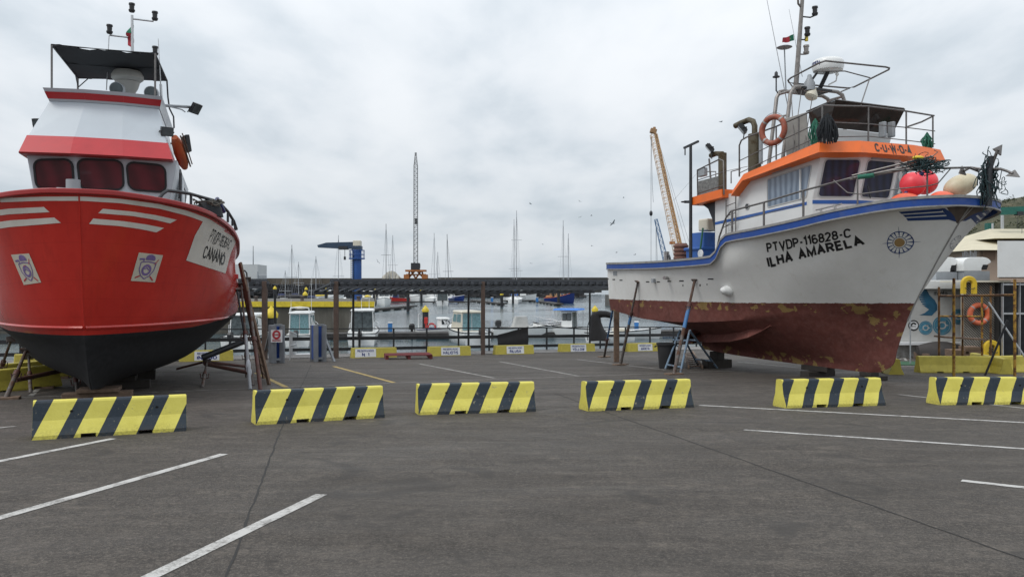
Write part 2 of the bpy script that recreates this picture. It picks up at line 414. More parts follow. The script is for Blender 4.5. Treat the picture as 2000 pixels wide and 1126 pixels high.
def window(parent, q, mframe, mpane, r=0.06, fr=0.04, name='window', world=False, proud=0.015):
    """a framed window on a wall: frame ring with a pane as its sub-part"""
    nn = qnorm(q); fo = rounded(grow(q, fr), r + fr); fi = rounded(q, r)
    mb = MB(); n = len(fo)
    vs = [p - nn * 0.005 for p in fo] + [p + nn * proud for p in fo] + [p + nn * proud for p in fi] + [p - nn * 0.005 for p in fi]
    fs = [(i + a * n, (i + 1) % n + a * n, (i + 1) % n + (a + 1) * n, i + (a + 1) * n) for a in range(3) for i in range(n)]
    mb.add(vs, fs)
    f = mb.build(name, mframe, parent, world)
    pb = MB(); pb.add([p + nn * 0.004 for p in fi], [tuple(range(n))])
    if world:
        o = pb.build('pane', mpane, parent, True, fix=False); o.parent = f
    else: pb.build('pane', mpane, f, fix=False)
    return f
# ================================================================== ground, quay, water
QD = V((0.887, 0.461, 0)).normalized()      # along the quay
QN = V((-QD.y, QD.x, 0))                    # towards the water
Q0 = V((-12, 30.9, 0)) + QN * 0.55          # edge of the paving
def Q(t, n=0.0, z=0.0):
    p = Q0 + QD * t + QN * n; p.z = gz(p) + z; return p
# paving: one sheet up to the quay edge
t = NT('yard_paving')
gn = t.n('ShaderNodeNewGeometry')
pos = gn.outputs['Position']
big = t.noise(0.55, 5, 0.62, vec=pos, dist=0.8, stretch=(0.6, 1.3, 1))
streak = t.noise(0.9, 7, 0.65, vec=pos, dist=0.5, stretch=(0.35, 1.3, 1))
mid = t.noise(3.2, 8, 0.72, vec=pos)
fine = t.noise(70, 3, 0.7, vec=pos)
agg = t.n('ShaderNodeTexVoronoi'); agg.inputs['Scale'].default_value = 55; t.l(pos, agg.inputs['Vector'])
s2 = t.noise(2.2, 8, 0.72, vec=pos, dist=0.9, stretch=(0.45, 1.25, 1)); m2 = t.noise(9.0, 6, 0.72, vec=pos)
c0 = t.mix(t.ramp(s2, 0.36, 0.64), (0.032, 0.0275, 0.024), (0.098, 0.087, 0.077))
c0 = t.mix(t.math('MULTIPLY', t.ramp(streak, 0.4, 0.62), 0.55), c0, (0.04, 0.035, 0.031))
c1 = t.mix(t.math('MULTIPLY', t.ramp(big, 0.46, 0.58), 0.65), c0, (0.043, 0.038, 0.034))
c2 = t.mix(t.math('MULTIPLY', t.ramp(mid, 0.50, 0.66), 0.6), c1, (0.145, 0.128, 0.111))
c2 = t.mix(t.math('MULTIPLY', t.ramp(m2, 0.46, 0.66), 0.6), c2, (0.02, 0.0175, 0.015))
st3 = t.noise(4.2, 6, 0.65, vec=pos, dist=0.4, stretch=(0.4, 1.5, 1)); gr = t.noise(26, 4, 0.8, vec=pos)
c2 = t.mix(t.math('MULTIPLY', t.ramp(st3, 0.44, 0.56), 0.5), c2, (0.028, 0.024, 0.021))
c2 = t.mix(t.math('MULTIPLY', t.ramp(gr, 0.52, 0.62), 0.5), c2, (0.15, 0.135, 0.12)); c2 = t.mix(t.math('MULTIPLY', t.ramp(gr, 0.46, 0.38), 0.5), c2, (0.016, 0.014, 0.012))
c3 = t.mix(t.math('MULTIPLY', t.ramp(fine, 0.52, 0.68), 0.7), c2, (0.19, 0.175, 0.16))
c4 = t.mix(t.math('MULTIPLY', t.ramp(agg.outputs['Distance'], 0.0, 0.35, 1, 0), 0.5), c3, (0.022, 0.02, 0.018))
spot = t.noise(0.8, 3, 0.5, vec=pos, dist=1.5)
c5 = t.mix(t.math('MULTIPLY', t.ramp(spot, 0.60, 0.67), 0.7), c4, (0.03, 0.027, 0.025))
crk = t.n('ShaderNodeTexVoronoi'); crk.feature = 'DISTANCE_TO_EDGE'; crk.inputs['Scale'].default_value = 0.22
wv = t.n('ShaderNodeVectorMath'); wv.operation = 'ADD'; wn_ = t.n('ShaderNodeTexNoise'); wn_.inputs['Scale'].default_value = 1.1; wn_.inputs['Detail'].default_value = 6; t.l(pos, wn_.inputs['Vector']); t.l(pos, wv.inputs[0]); t.l(wn_.outputs['Color'], wv.inputs[1]); t.l(wv.outputs[0], crk.inputs['Vector'])
c5 = t.mix(t.math('MULTIPLY', t.ramp(crk.outputs['Distance'], 0.0, 0.0035, 1, 0), 0.6), c5, (0.02, 0.018, 0.016))
lg = t.noise(0.28, 4, 0.55, vec=pos, dist=0.6); c5 = t.mix(t.math('MULTIPLY', t.ramp(lg, 0.44, 0.6), 0.3), c5, (0.034, 0.03, 0.026)); tn = t.n('ShaderNodeMixRGB'); tn.blend_type = 'MULTIPLY'; tn.inputs[0].default_value = 1.0; tn.inputs[2].default_value = (0.96, 0.905, 0.845, 1); t.l(c5, tn.inputs[1]); t.col(tn.outputs[0])
t.rough(t.ramp(streak, 0.3, 0.7, 0.62, 0.9))
hgt = t.math('ADD', t.math('MULTIPLY', fine, 0.6), t.math('MULTIPLY', m2, 1.2))
t.bump(hgt, 0.8, 0.02)
m_yard = t.mat
mb = MB()
e0, e1 = Q(-90), Q(60)
pts = [V((-130, -60, 2.7)), V((160, -60, 2.7)), V((160, e1.y, gz(e1))), e1, e0]
for p in pts: p.z = gz(p)
mb.add(pts, [(0, 1, 2, 3, 4)])
struct(mb.build('ground', m_yard, loc=(0, 0, 0)))
# quay wall under the paving edge
mb = MB(); a, b = Q(-90, 0.0, -0.002), Q(60, 0.0, -0.002)
lo = V((0, 0, -6))
mb.add([a, b, V((b.x, b.y, -6)), V((a.x, a.y, -6))], [(0, 1, 2, 3)])
m_quay = M('quay_concrete', (0.1, 0.095, 0.085), 0.85, var=0.35, scale=0.8, bump=0.3, bscale=6)
struct(mb.build('quay_wall', m_quay, loc=(0, 0, 0)))
# water
t = NT('harbour_water')
gn = t.n('ShaderNodeNewGeometry'); pos = gn.outputs['Position']
w1 = t.noise(0.9, 4, 0.55, vec=pos, stretch=(0.55, 1.5, 1), dist=0.6); w2 = t.noise(4.0, 3, 0.5, vec=pos, stretch=(0.7, 1.5, 1)); w3 = t.noise(0.06, 3, 0.5, vec=pos)
t.col(t.mix(t.ramp(w3, 0.4, 0.6), (0.03, 0.058, 0.075), (0.05, 0.085, 0.1)))
t.rough(t.ramp(w3, 0.4, 0.62, 0.06, 0.16)); t.b.inputs['IOR'].default_value = 1.33
t.bump(t.math('ADD', t.math('MULTIPLY', w1, 1.0), t.math('MULTIPLY', w2, 0.25)), 0.27, 0.3)
mb = MB(); mb.add([(-6000, 10, WATER_Z), (6000, 10, WATER_Z), (6000, 8500, WATER_Z), (-6000, 8500, WATER_Z)], [(0, 1, 2, 3)])
struct(mb.build('water', t.mat, loc=(0, 0, 0)))
# painted lines: worn sheets 4 mm over the paving
def linemat(name, c, wear):
    t = NT(name)
    gn = t.n('ShaderNodeNewGeometry'); pos = gn.outputs['Position']
    k = t.noise(5, 8, 0.75, vec=pos); k2 = t.noise(60, 3, 0.7, vec=pos)
    f = t.ramp(t.math('ADD', t.math('MULTIPLY', k, 0.7), t.math('MULTIPLY', k2, 0.3)), wear, wear + 0.16)
    t.col(t.mix(f, c, (0.075, 0.068, 0.06))); t.rough(0.8); t.bump(k2, 0.4, 0.006)
    return t.mat
m_line = linemat('worn_white_line_paint', (0.47, 0.46, 0.44), 0.475)
m_linef = linemat('faded_white_line_paint', (0.34, 0.33, 0.31), 0.45)
m_yline = linemat('worn_yellow_line_paint', (0.4, 0.29, 0.09), 0.5)
def line(a, b, w, m, name='parking_line'):
    a, b = G(*a), G(*b); d = (b - a); d.z = 0; d.normalize(); s = V((-d.y, d.x, 0)) * w / 2
    n = max(1, int((b - a).length / 0.5)); vs = []; fs = []
    for i in range(n + 1):
        p = a.lerp(b, i / n)
        for q in (p - s, p + s): q.z = gz(q) + 0.004; vs.append(q)
        if i: fs.append((2 * i - 2, 2 * i - 1, 2 * i + 1, 2 * i))
    mb = MB(); mb.add(vs, fs)
    return struct(mb.build(name, m, fix=False))
for a, b in (((-60, 912), (221, 856)), ((-40, 1022), (438, 886)), ((240, 1152), (628, 965)),
             ((1453, 839), (2060, 880)), ((1365, 791), (2060, 828)), ((1878, 938), (2060, 958))):
    line(a, b, 0.115, m_line)
for a, b in (((819, 710), (966, 738)), ((975, 705.5), (1130, 734)), ((1127, 701.5), (1300, 722)), ((1285, 699.5), (1420, 716)), ((60, 773), (118, 716)),
             ((1755, 770), (2030, 800)), ((1440, 706), (1600, 722)), ((-30, 838), (30, 832))):
    line(a, b, 0.11, m_linef)
line((-60, 780), (640, 752), 0.07, m_linef, 'bay_line'); line((640, 752), (1480, 722), 0.07, m_linef, 'bay_line')
line((652, 715), (770, 747), 0.13, m_yline); line((500, 728), (560, 756), 0.13, m_yline)
# expansion joints: dark narrow grooves
m_joint = M('joint_filler', (0.022, 0.021, 0.02), 0.9, var=0.3)
def joint(a, b):
    a, b = G(*a), G(*b); d = (b - a).normalized(); s = V((-d.y, d.x, 0)); n = 40; vs = []; fs = []
    for i in range(n + 1):
        p = a.lerp(b, i / n) + s * random.uniform(-0.008, 0.008); w = random.uniform(0.006, 0.013)
        for q in (p - s * w, p + s * w): q.z = gz(q) + 0.003; vs.append(q)
        if i: fs.append((2 * i - 2, 2 * i - 1, 2 * i + 1, 2 * i))
    mb = MB(); mb.add(vs, fs); struct(mb.build('paving_joint', m_joint, fix=False))
joint((436, 1140), (551, 832)); joint((551, 832), (608, 712)); joint((1085, 768), (1180, 803)); joint((1180, 803), (2060, 1112))
joint((500, 757), (700, 752)); joint((440, 708), (590, 716))
# ================================================================== barriers
t = NT('striped_barrier_paint')
x, y, z = t.xyz()
ph = t.math('FRACT', t.math('DIVIDE', t.math('SUBTRACT', t.math('ADD', x, 1.05 + 0.53 * 4), t.math('MULTIPLY', z, 0.5)), 0.53))
wob = t.noise(9, 3); ph2 = t.math('ADD', ph, t.math('MULTIPLY', t.math('SUBTRACT', wob, 0.5), 0.012))
stripe = t.math('GREATER_THAN', ph2, 0.59)
endm = t.math('GREATER_THAN', t.math('ABSOLUTE', x), 1.0495)
stripe = t.math('MULTIPLY', stripe, t.math('SUBTRACT', 1.0, endm))
oi = t.n('ShaderNodeObjectInfo'); av = t.n('ShaderNodeVectorMath'); av.operation = 'ADD'; sv = t.n('ShaderNodeVectorMath'); sv.operation = 'SCALE'; sv.inputs[0].default_value = (37, 19, 53); t.l(oi.outputs['Random'], sv.inputs[3]); t.l(t.tc.outputs['Object'], av.inputs[0]); t.l(sv.outputs[0], av.inputs[1]); rv = av.outputs[0]
k = t.noise(4, 7, 0.7, vec=rv); k2 = t.noise(30, 5, 0.7, vec=rv)
yel = t.mix(t.ramp(k, 0.3, 0.7), (0.60, 0.53, 0.085), (0.70, 0.63, 0.125))
nav = t.mix(t.ramp(k, 0.3, 0.7), (0.008, 0.018, 0.03), (0.016, 0.028, 0.042))
cc = t.mix(stripe, yel, nav)
low = t.math('MULTIPLY', t.ramp(z, 0.0, 0.16, 1, 0), t.ramp(k2, 0.42, 0.7))
cc = t.mix(t.math('MULTIPLY', low, 0.7), cc, (0.09, 0.075, 0.05))
chip = t.math('MULTIPLY', t.ramp(t.noise(14, 7, 0.75, vec=rv), 0.62, 0.66), 0.65)
scuff = t.math('MULTIPLY', t.ramp(t.noise(3, 6, 0.7, vec=rv, dist=1.2, stretch=(0.4, 1, 2.2)), 0.58, 0.72), 0.16)
cc = t.mix(scuff, cc, (0.12, 0.105, 0.07))
cc = t.mix(chip, cc, (0.3, 0.27, 0.17))
t.col(cc); t.rough(t.ramp(k2, 0.3, 0.7, 0.5, 0.75)); t.bump(k2, 0.5, 0.006)
m_barrier = t.mat
t = NT('plain_yellow_barrier_paint')
k = t.noise(3, 7, 0.7); x, y, z = t.xyz()
cc = t.mix(t.ramp(k, 0.3, 0.7), (0.40, 0.335, 0.05), (0.53, 0.45, 0.075))
cc = t.mix(t.math('MULTIPLY', t.ramp(t.noise(9, 7, 0.75), 0.52, 0.75), 0.45), cc, (0.16, 0.13, 0.05))
t.col(cc); t.rough(0.65); t.bump(t.noise(30, 5, 0.7), 0.4, 0.006)
m_ybar = t.mat
m_hole = M('lifting_hole', (0.006, 0.006, 0.006), 0.9)
PROF = [(0.22, 0.0), (0.22, 0.055), (0.135, 0.25), (0.1, 0.485), (0.088, 0.508), (0.06, 0.516), (-0.06, 0.516), (-0.088, 0.508), (-0.1, 0.485), (-0.135, 0.25), (-0.22, 0.055), (-0.22, 0.0)]
def jersey(mat, L=2.1):
    mb = MB(); xs = [-L / 2, -0.42, -0.22, 0.36, 0.56, L / 2]
    for i in range(5):
        notch = i in (1, 3)
        pr = [(w, max(h, 0.06) if notch else h) for w, h in PROF]
        for q in (-1, 1): pass
        n = len(pr); a = [V((xs[i], -w, h)) for w, h in pr]; b = [V((xs[i + 1], -w, h)) for w, h in pr]
        mb.add(a + b, [(j, (j + 1) % n, (j + 1) % n + n, j + n) for j in range(n)])
        mb.add(a, [tuple(range(n))]); mb.add(b, [tuple(range(n - 1, -1, -1))])
    return mb
BAR = "striped barriers across the yard"
def barrier_proto():
    r = thing('concrete_barrier', 'x', 'barrier')
    jersey(m_barrier).build('block', m_barrier, r)
    for hx in (-0.55, 0.62):
        for sg in (-1, 1):
            h = MB(); h.tube((hx, sg * 0.10, 0.36), (hx, sg * 0.1225, 0.357), 0.022, n=10); h.build('lifting_hole', m_hole, r)
    return r
bars = [((62, 859.5), (364, 841), 'striped concrete barrier in front of the red boat keel, leftmost of the row'),
        ((500, 829.5), (751, 815), 'striped concrete barrier standing across the long paving joint, right of the red boat'),
        ((818, 810), (1046.5, 803), 'striped concrete barrier standing alone in front of the open bays and the pergola'),
        ((1143, 803), (1361, 795), 'striped concrete barrier below the blue steel trestle and white boat stern'),
        ((1527, 797), (1738, 791), 'striped concrete barrier right under the keel of the white boat'),
        ((1832, 790.5), (2046, 789), 'striped concrete barrier before the rusty yellow scaffold, cut by the right photo edge')]
b0 = barrier_proto()
for i, (pl, pr, lab) in enumerate(bars):
    a, b = G(*pl), G(*pr); d = (b - a); d.z = 0; rz = math.atan2(d.y, d.x); dn = d.normalized()
    c = (a + b) / 2 + V((-dn.y, dn.x, 0)) * 0.22; c.z = gz(c) - 0.006
    o = b0 if i == 0 else dup(b0, c, rz)
    o.scale = (min(1.0, d.length / 2.1 * 1.005), 1, 1); o.location = c; o.rotation_euler = (math.atan(SLOPE) * -math.cos(rz), math.atan(SLOPE) * math.sin(rz) , rz); tag(o, lab, 'barrier', BAR)
# ================================================================== the two beached boats: common code
class Boat:
    """local frame: X aft from the stem top, Y to starboard, Z up (world height)"""
    def __init__(s, stem, heading):
        s.u = V((math.cos(R(heading)), math.sin(R(heading)), 0)); s.n = V((s.u.y, -s.u.x, 0))
        s.loc = V((stem[0], stem[1], 0)); s.rz = math.atan2(-s.u.y, -s.u.x)
        s.mw = Matrix.Translation(s.loc) @ Matrix.Rotation(s.rz, 4, 'Z'); s.inv = s.mw.inverted()
        s.eye = s.inv @ EYE
    def dr(s, px, py): return s.inv.to_3x3() @ ray(px, py)
    def X(s, px, py, x): d = s.dr(px, py); return s.eye + d * ((x - s.eye.x) / d.x)
    def Y(s, px, py, y): d = s.dr(px, py); return s.eye + d * ((y - s.eye.y) / d.y)
    def Z(s, px, py, z): d = s.dr(px, py); return s.eye + d * ((z - s.eye.z) / d.z)
    def hit(s, px, py):
        for k in range(40):
            for q in ((0,) if k == 0 else (-k * 1.5, k * 1.5)):
                d = s.dr(px + q, py).normalized(); h = s.bvh.ray_cast(s.eye, d)
                if h[0] is not None: return h[0], (h[1] if h[1].dot(d) < 0 else -h[1]), d
        return s.X(px, py, 3.0), V((0, 0, 0)), d
    def H(s, px, py, off=0.0):
        p, n, d = s.hit(px, py); return p - d * off
    def w(s, p): return s.mw @ V(p)
    def make_hull(s, rows, ts, mat, parent, smooth_z0=True):
        """rows: top to keel, each [(x,b,z)...] from stem to stern"""
        fns = []
        for r in rows:
            xs = [q[0] for q in r]
            fns.append((xs[0], xs[-1], pchip(xs, [q[1] for q in r]), pchip(xs, [q[2] for q in r])))
        sub = 4; K = len(rows)
        def pt(row, tt):
            x0, x1, fb, fz = fns[row]; x = x0 + (x1 - x0) * tt; return V((x, fb(x), fz(x)))
        grid = []
        for tt in ts:
            col = [pt(r, tt) for r in range(K)]
            # smooth the section between its control rows (Catmull-Rom)
            sm = []
            for i in range(K - 1):
                p0 = col[max(0, i - 1)]; p1 = col[i]; p2 = col[i + 1]; p3 = col[min(K - 1, i + 2)]
                for k in range(sub):
                    q = k / sub
                    if i in s.hard: p = p1.lerp(p2, q)
                    else:
                        m1 = (p2 - p0) / 2 if (i - 1) not in s.hard and i > 0 else (p2 - p1); m2 = (p3 - p1) / 2 if (i + 1) not in s.hard and i < K - 2 else (p2 - p1)
                        p = (2 * q**3 - 3 * q**2 + 1) * p1 + (q**3 - 2 * q**2 + q) * m1 + (-2 * q**3 + 3 * q**2) * p2 + (q**3 - q**2) * m2
                    if p.y < 0.012 and tt > 0: p.y = max(p.y, 0.012)
                    sm.append(p)
            sm.append(col[-1]); grid.append(sm)
        n = len(grid[0]); vs = []; fs = []; N = len(grid)
        for sg in (1, -1):
            o = len(vs)
            for g in grid:
                for p in g: vs.append(V((p.x, p.y * sg, p.z)))
            for i in range(N - 1):
                for j in range(n - 1):
                    f = (o + i * n + j, o + i * n + j + 1, o + (i + 1) * n + j + 1, o + (i + 1) * n + j)
                    fs.append(f if sg > 0 else f[::-1])
        o2 = N * n
        for i in range(N - 1): fs.append((i * n + n - 1, o2 + i * n + n - 1, o2 + (i + 1) * n + n - 1, (i + 1) * n + n - 1))
        for j in range(n - 1):
            a = (N - 1) * n + j; fs.append((a, a + 1, o2 + a + 1, o2 + a))
            fs.append((j + 1, j, o2 + j, o2 + j + 1))
        s.bvh = BVHTree.FromPolygons([tuple(p) for p in vs], fs)
        mb = MB(); mb.add(vs, fs, 0, True)
        o = mb.build('hull', mat, parent, fix=True)
        me = o.data
        for p in me.polygons: p.use_smooth = True
        bm = bmesh.new(); bm.from_mesh(me); bmesh.ops.remove_doubles(bm, verts=bm.verts[:], dist=0.0008)
        bmesh.ops.recalc_face_normals(bm, faces=bm.faces[:])
        for e in bm.edges:
            if len(e.link_faces) == 2 and e.calc_face_angle(0) > R(38): e.smooth = False
        bm.to_mesh(me); bm.free()
        s.fns = fns; s.grid = grid
        return o
    def gunwale(s, sg, t0=0.0, t1=1.0): return [V((g[0].x, g[0].y * sg, g[0].z)) for g in s.grid]
    def deck_mesh(s, drop):
        mb = MB(); c = []
        for g in s.grid[3:-1]:
            z = g[0].z - drop(g[0]); a = g[0]
            for p, q in zip(g, g[1:]):
                if p.z >= z >= q.z:
                    a = p.lerp(q, (p.z - z) / max(1e-6, p.z - q.z)); break
            c.append((V((a.x, max(0.01, a.y - 0.03), z)), V((a.x, -max(0.01, a.y - 0.03), z))))
        for p, q in zip(c, c[1:]): mb.add([p[0], q[0], q[1], p[1]], [(0, 1, 2, 3)])
        return mb
    def strip(s, mb, pts, out, h0, h1, closed=False):
        """ribbon box along pts: thickness out, between z+h0 and z+h1, outside = away from the centre plane"""
        secs = []
        for i, p in enumerate(pts):
            a = pts[max(0, i - 1)]; b = pts[min(len(pts) - 1, i + 1)]
            d = b - a; d.z = 0; d.normalize(); nn = V((d.y, -d.x, 0))
            if nn.dot(V((p.x - 5.5, p.y * 3, 0))) < 0: nn = -nn
            secs.append([p + nn * out[0] + V((0, 0, h0)), p + nn * out[1] + V((0, 0, h0)), p + nn * out[1] + V((0, 0, h1)), p + nn * out[0] + V((0, 0, h1))])
        mb.loft(secs, True); return mb
    def decal(s, mb, vs2, fs, q, sg, off=0.006, mi=0):
        """lay a flat outline on the hull side; q = TL,TR,BR,BL pixels of the photo -> hull (x,z)"""
        c = [s.H(*p) for p in q]
        vs = []
        for u, v in vs2:
            p = bil(c, u, v)
            h = s.bvh.ray_cast(V((p.x, 9 * sg, p.z)), V((0, -sg, 0)))
            if h[0] is None: vs.append(p); continue
            nn = h[1]
            if nn.y * sg < 0: nn = -nn
            vs.append(h[0] + nn * off)
        return mb.add(vs, fs, mi)
    def patch(s, mb, q, off=0.005, nu=16, nv=6, mi=0, drop=None):
        """a painted patch on the hull between two pixel polylines (top, bottom)"""
        top, bot = q; vs = []; fs = []
        def along(pl, t):
            x = t * (len(pl) - 1); i = min(len(pl) - 2, int(x)); f = x - i
            return (pl[i][0] * (1 - f) + pl[i + 1][0] * f, pl[i][1] * (1 - f) + pl[i + 1][1] * f)
        for i in range(nu + 1):
            for j in range(nv + 1):
                a, b = along(top, i / nu), along(bot, i / nu); f = j / nv
                px = (a[0] * (1 - f) + b[0] * f, a[1] * (1 - f) + b[1] * f)
                h = s.hit(*px); vs.append(h[0] + h[1] * off)
        for i in range(nu):
            for j in range(nv):
                a = i * (nv + 1) + j; fs.append((a, a + 1, a + nv + 2, a + nv + 1))
        return mb.add(vs, fs, mi, True)
TS = [((i / 70) ** 1.7) for i in range(71)]
# ================================================================== white boat
RB = Boat((10.75, 18.3), -66.0)
m_hullw = None
t = NT('white_hull_with_worn_antifouling')
x, y, z = t.xyz()
nA = t.noise(2.2, 8, 0.7); nB = t.noise(1.3, 6, 0.62, dist=0.7); nC = t.noise(7, 7, 0.7); nD = t.noise(0.5, 4, 0.55, stretch=(1, 1, 2.2))
edge = t.math('ADD', 1.075, t.math('MULTIPLY', t.math('SUBTRACT', nC, 0.5), 0.09))
edge = t.math('ADD', edge, t.math('MULTIPLY', t.ramp(x, 1.5, 6.0, 1, 0), 0.07))
below = t.math('LESS_THAN', z, edge)
wht = t.mix(t.ramp(nA, 0.35, 0.65), (0.74, 0.74, 0.715), (0.79, 0.79, 0.77))
stain = t.math('MULTIPLY', t.ramp(t.noise(1.2, 8, 0.75, stretch=(3.0, 3.0, 0.35)), 0.56, 0.8), 0.35)
wht = t.mix(stain, wht, (0.42, 0.37, 0.28))
redc = t.mix(t.ramp(nA, 0.3, 0.7), (0.092, 0.026, 0.020), (0.165, 0.05, 0.038))
redc = t.mix(t.math('MULTIPLY', t.ramp(nC, 0.45, 0.8), 0.5), redc, (0.26, 0.12, 0.1))
# yellow primer where the red has been scraped off: along the waterline and in patches at the forefoot and stern
band = t.ramp(z, 0.62, 0.85); fore = t.math('MULTIPLY', t.ramp(x, 2.7, 3.3, 1, 0), t.ramp(z, -0.1, 0.2)); nE = t.noise(3.4, 3, 0.5, dist=0.3)
low = t.ramp(z, -0.42, -0.3, 1, 0)
aft = t.ramp(x, 10.5, 12.4)
drive = t.math('MAXIMUM', t.math('MAXIMUM', t.math('MULTIPLY', band, 0.95), t.math('MULTIPLY', fore, 0.97)), t.math('MAXIMUM', t.math('MULTIPLY', aft, 0.9), t.math('MULTIPLY', low, 0.93)))
pm = t.math('GREATER_THAN', t.math('ADD', t.math('MULTIPLY', nB, 0.3), t.math('ADD', t.math('MULTIPLY', nE, 0.5), t.math('MULTIPLY', nC, 0.2))), t.math('SUBTRACT', 1.0, t.math('MULTIPLY', drive, 0.478)))
yelc = t.mix(nC, (0.2, 0.13, 0.04), (0.36, 0.25, 0.085))
redc = t.mix(t.math('MULTIPLY', pm, 0.85), redc, yelc)
t.col(t.mix(below, wht, redc)); t.rough(t.mix(below, (0.34,) * 3, (0.8,) * 3))
t.bump(t.math('ADD', t.math('MULTIPLY', nC, 0.5), t.math('MULTIPLY', nD, 1.0)), 0.08, 0.03)
m_hullw = t.mat
m_blueband = M('blue_rail_paint', (0.007, 0.055, 0.27), 0.5, var=0.12, dirt=(0.12, 0.14, 0.2), dirta=0.35, scale=3)
m_cap = M('grey_rail_cap', (0.27, 0.265, 0.255), 0.6, var=0.2, scale=6, dirt=(0.14, 0.12, 0.1), dirta=0.5)
m_deck = M('grey_deck', (0.25, 0.26, 0.26), 0.7, var=0.15)
rb = thing('fishing_boat', 'white fishing boat with orange wheelhouse roof, blue rail and worn red bottom propped ashore', 'boat', RB.loc, RB.rz)
RB.hard = {4}
rows = [
    [(0, 0, 3.62), (.04, .42, 3.625), (.13, .85, 3.61), (.32, 1.3, 3.59), (.7, 1.76, 3.55), (1.3, 2.12, 3.47), (2.2, 2.36, 3.36), (3, 2.45, 3.25), (4.4, 2.53, 3.11), (5.75, 2.55, 3.0), (6.3, 2.55, 2.42), (7.5, 2.53, 2.37), (9.5, 2.48, 2.34), (11.3, 2.37, 2.35), (12.4, 2.25, 2.37), (13, 2.1, 2.38)],
    [(.42, 0, 3.06), (.5, .42, 3.05), (.7, .88, 3.02), (1.15, 1.36, 2.95), (1.9, 1.72, 2.84), (3.3, 2.02, 2.68), (4.6, 2.25, 2.5), (6, 2.37, 2.2), (8, 2.41, 2.05), (10.5, 2.36, 2.02), (12.2, 2.22, 2.04), (13.02, 2.08, 2.06)],
    [(.98, 0, 2.2), (1.08, .34, 2.2), (1.4, .78, 2.17), (2.0, 1.2, 2.11), (2.95, 1.56, 2.03), (4.6, 1.87, 1.88), (6, 2.1, 1.72), (8, 2.24, 1.6), (10.5, 2.24, 1.55), (12.2, 2.13, 1.58), (13.05, 2.03, 1.6)],
    [(1.6, 0, 1.14), (1.88, .3, 1.13), (2.45, .64, 1.12), (3.6, 1.03, 1.1), (4.7, 1.42, 1.08), (6, 1.76, 1.05), (8, 2.02, 1.02), (10.5, 2.1, 1.02), (12.2, 2.04, 1.02), (13.08, 1.97, 1.02)],
    [(1.82, 0, .68), (2.4, .27, .72), (3.2, .62, .76), (4.5, 1.16, .76), (6, 1.62, .58), (7.3, 1.88, .47), (9, 2.0, .40), (10.5, 2.02, .42), (12, 1.98, .56), (13.08, 1.9, .68)],
    [(1.98, 0, .3), (2.6, .22, .36), (3.4, .5, .4), (4.5, .92, .4), (6, 1.3, .34), (7.3, 1.5, .3), (9, 1.58, .3), (10.5, 1.6, .36), (12, 1.5, .52), (13.06, 1.4, .64)],
    [(2.12, 0, -.08), (2.8, .17, -.04), (3.8, .42, .0), (5, .72, .02), (6.5, .95, .02), (8, 1.0, .05), (9.5, .85, .12), (10.6, .6, .3), (11.3, .4, .5)],
    [(2.24, 0, -.46), (3, .1, -.5), (4, .16, -.5), (6, .2, -.5), (8, .18, -.46), (9.5, .13, -.3), (10.2, .09, -.1)],
    [(2.65, 0, -.70), (3.2, .09, -.73), (5, .1, -.73), (8, .1, -.7), (10.0, .08, -.62)]]
RB.make_hull(rows, TS, m_hullw, rb)
# deck inside the bulwark
mb = RB.deck_mesh(lambda p: 0.55 if p.x < 5.9 else 0.8)
mb.build('deck', m_deck, rb)
# blue band and grey cap along the gunwale
ring = [p for p in reversed(RB.gunwale(1))][:-1] + RB.gunwale(-1)
mb = MB(); RB.strip(mb, ring, (-0.02, 0.035), -0.185, -0.02); mb.build('rail_band', m_blueband, rb)
mb = MB(); RB.strip(mb, ring, (-0.13, 0.055), -0.02, 0.045); mb.build('rail_cap', m_cap, rb)
mb = MB(); RB.strip(mb, ring, (-0.02, 0.045), -0.22, -0.185); mb.build('lower_moulding', m_cap, rb)
# ------------------------------------------------------------------ white boat: marks on the hull
m_brown = M('dirty_stem_paint', (0.11, 0.085, 0.068), 0.6, var=0.3, scale=5)
m_ochre = M('ochre_paint', (0.34, 0.22, 0.09), 0.5)
m_bluemark = M('dark_blue_hull_paint', (0.012, 0.045, 0.17), 0.4, var=0.12)
m_faint = M('faded_grey_lettering', (0.28, 0.29, 0.31), 0.5)
T1 = text2d('PTVDP-116828-C', 0.19); T2 = text2d('ILHA AMARELA', 0.225)
mb = MB()
RB.decal(mb, *T1, [(1496, 474.5), (1661, 445), (1663, 463), (1499, 494)], 1)
mb.build('registration_lettering', m_txt, rb); mb = MB()
RB.decal(mb, *T2, [(1496, 501), (1682, 460), (1691, 478), (1501, 523)], 1)
mb.build('name_lettering', m_txt, rb)
def disc2d(r0, r1, n=40, c=(0.5, 0.5), a0=0, a1=360):
    vs = []; fs = []
    for i in range(n + 1):
        a = R(a0 + (a1 - a0) * i / n)
        for r in (r0, r1): vs.append((c[0] + r * math.cos(a), c[1] + r * math.sin(a)))
        if i: fs.append((2 * i - 2, 2 * i - 1, 2 * i + 1, 2 * i))
    return vs, fs
def bar2d(a, r0, r1, w0, w1, c=(0.5, 0.5)):
    ca, sa = math.cos(R(a)), math.sin(R(a))
    return [(c[0] + ca * r0 - sa * w0, c[1] + sa * r0 + ca * w0), (c[0] + ca * r1 - sa * w1, c[1] + sa * r1 + ca * w1), (c[0] + ca * r1 + sa * w1, c[1] + sa * r1 - ca * w1), (c[0] + ca * r0 + sa * w0, c[1] + sa * r0 - ca * w0)], [(0, 1, 2, 3)]
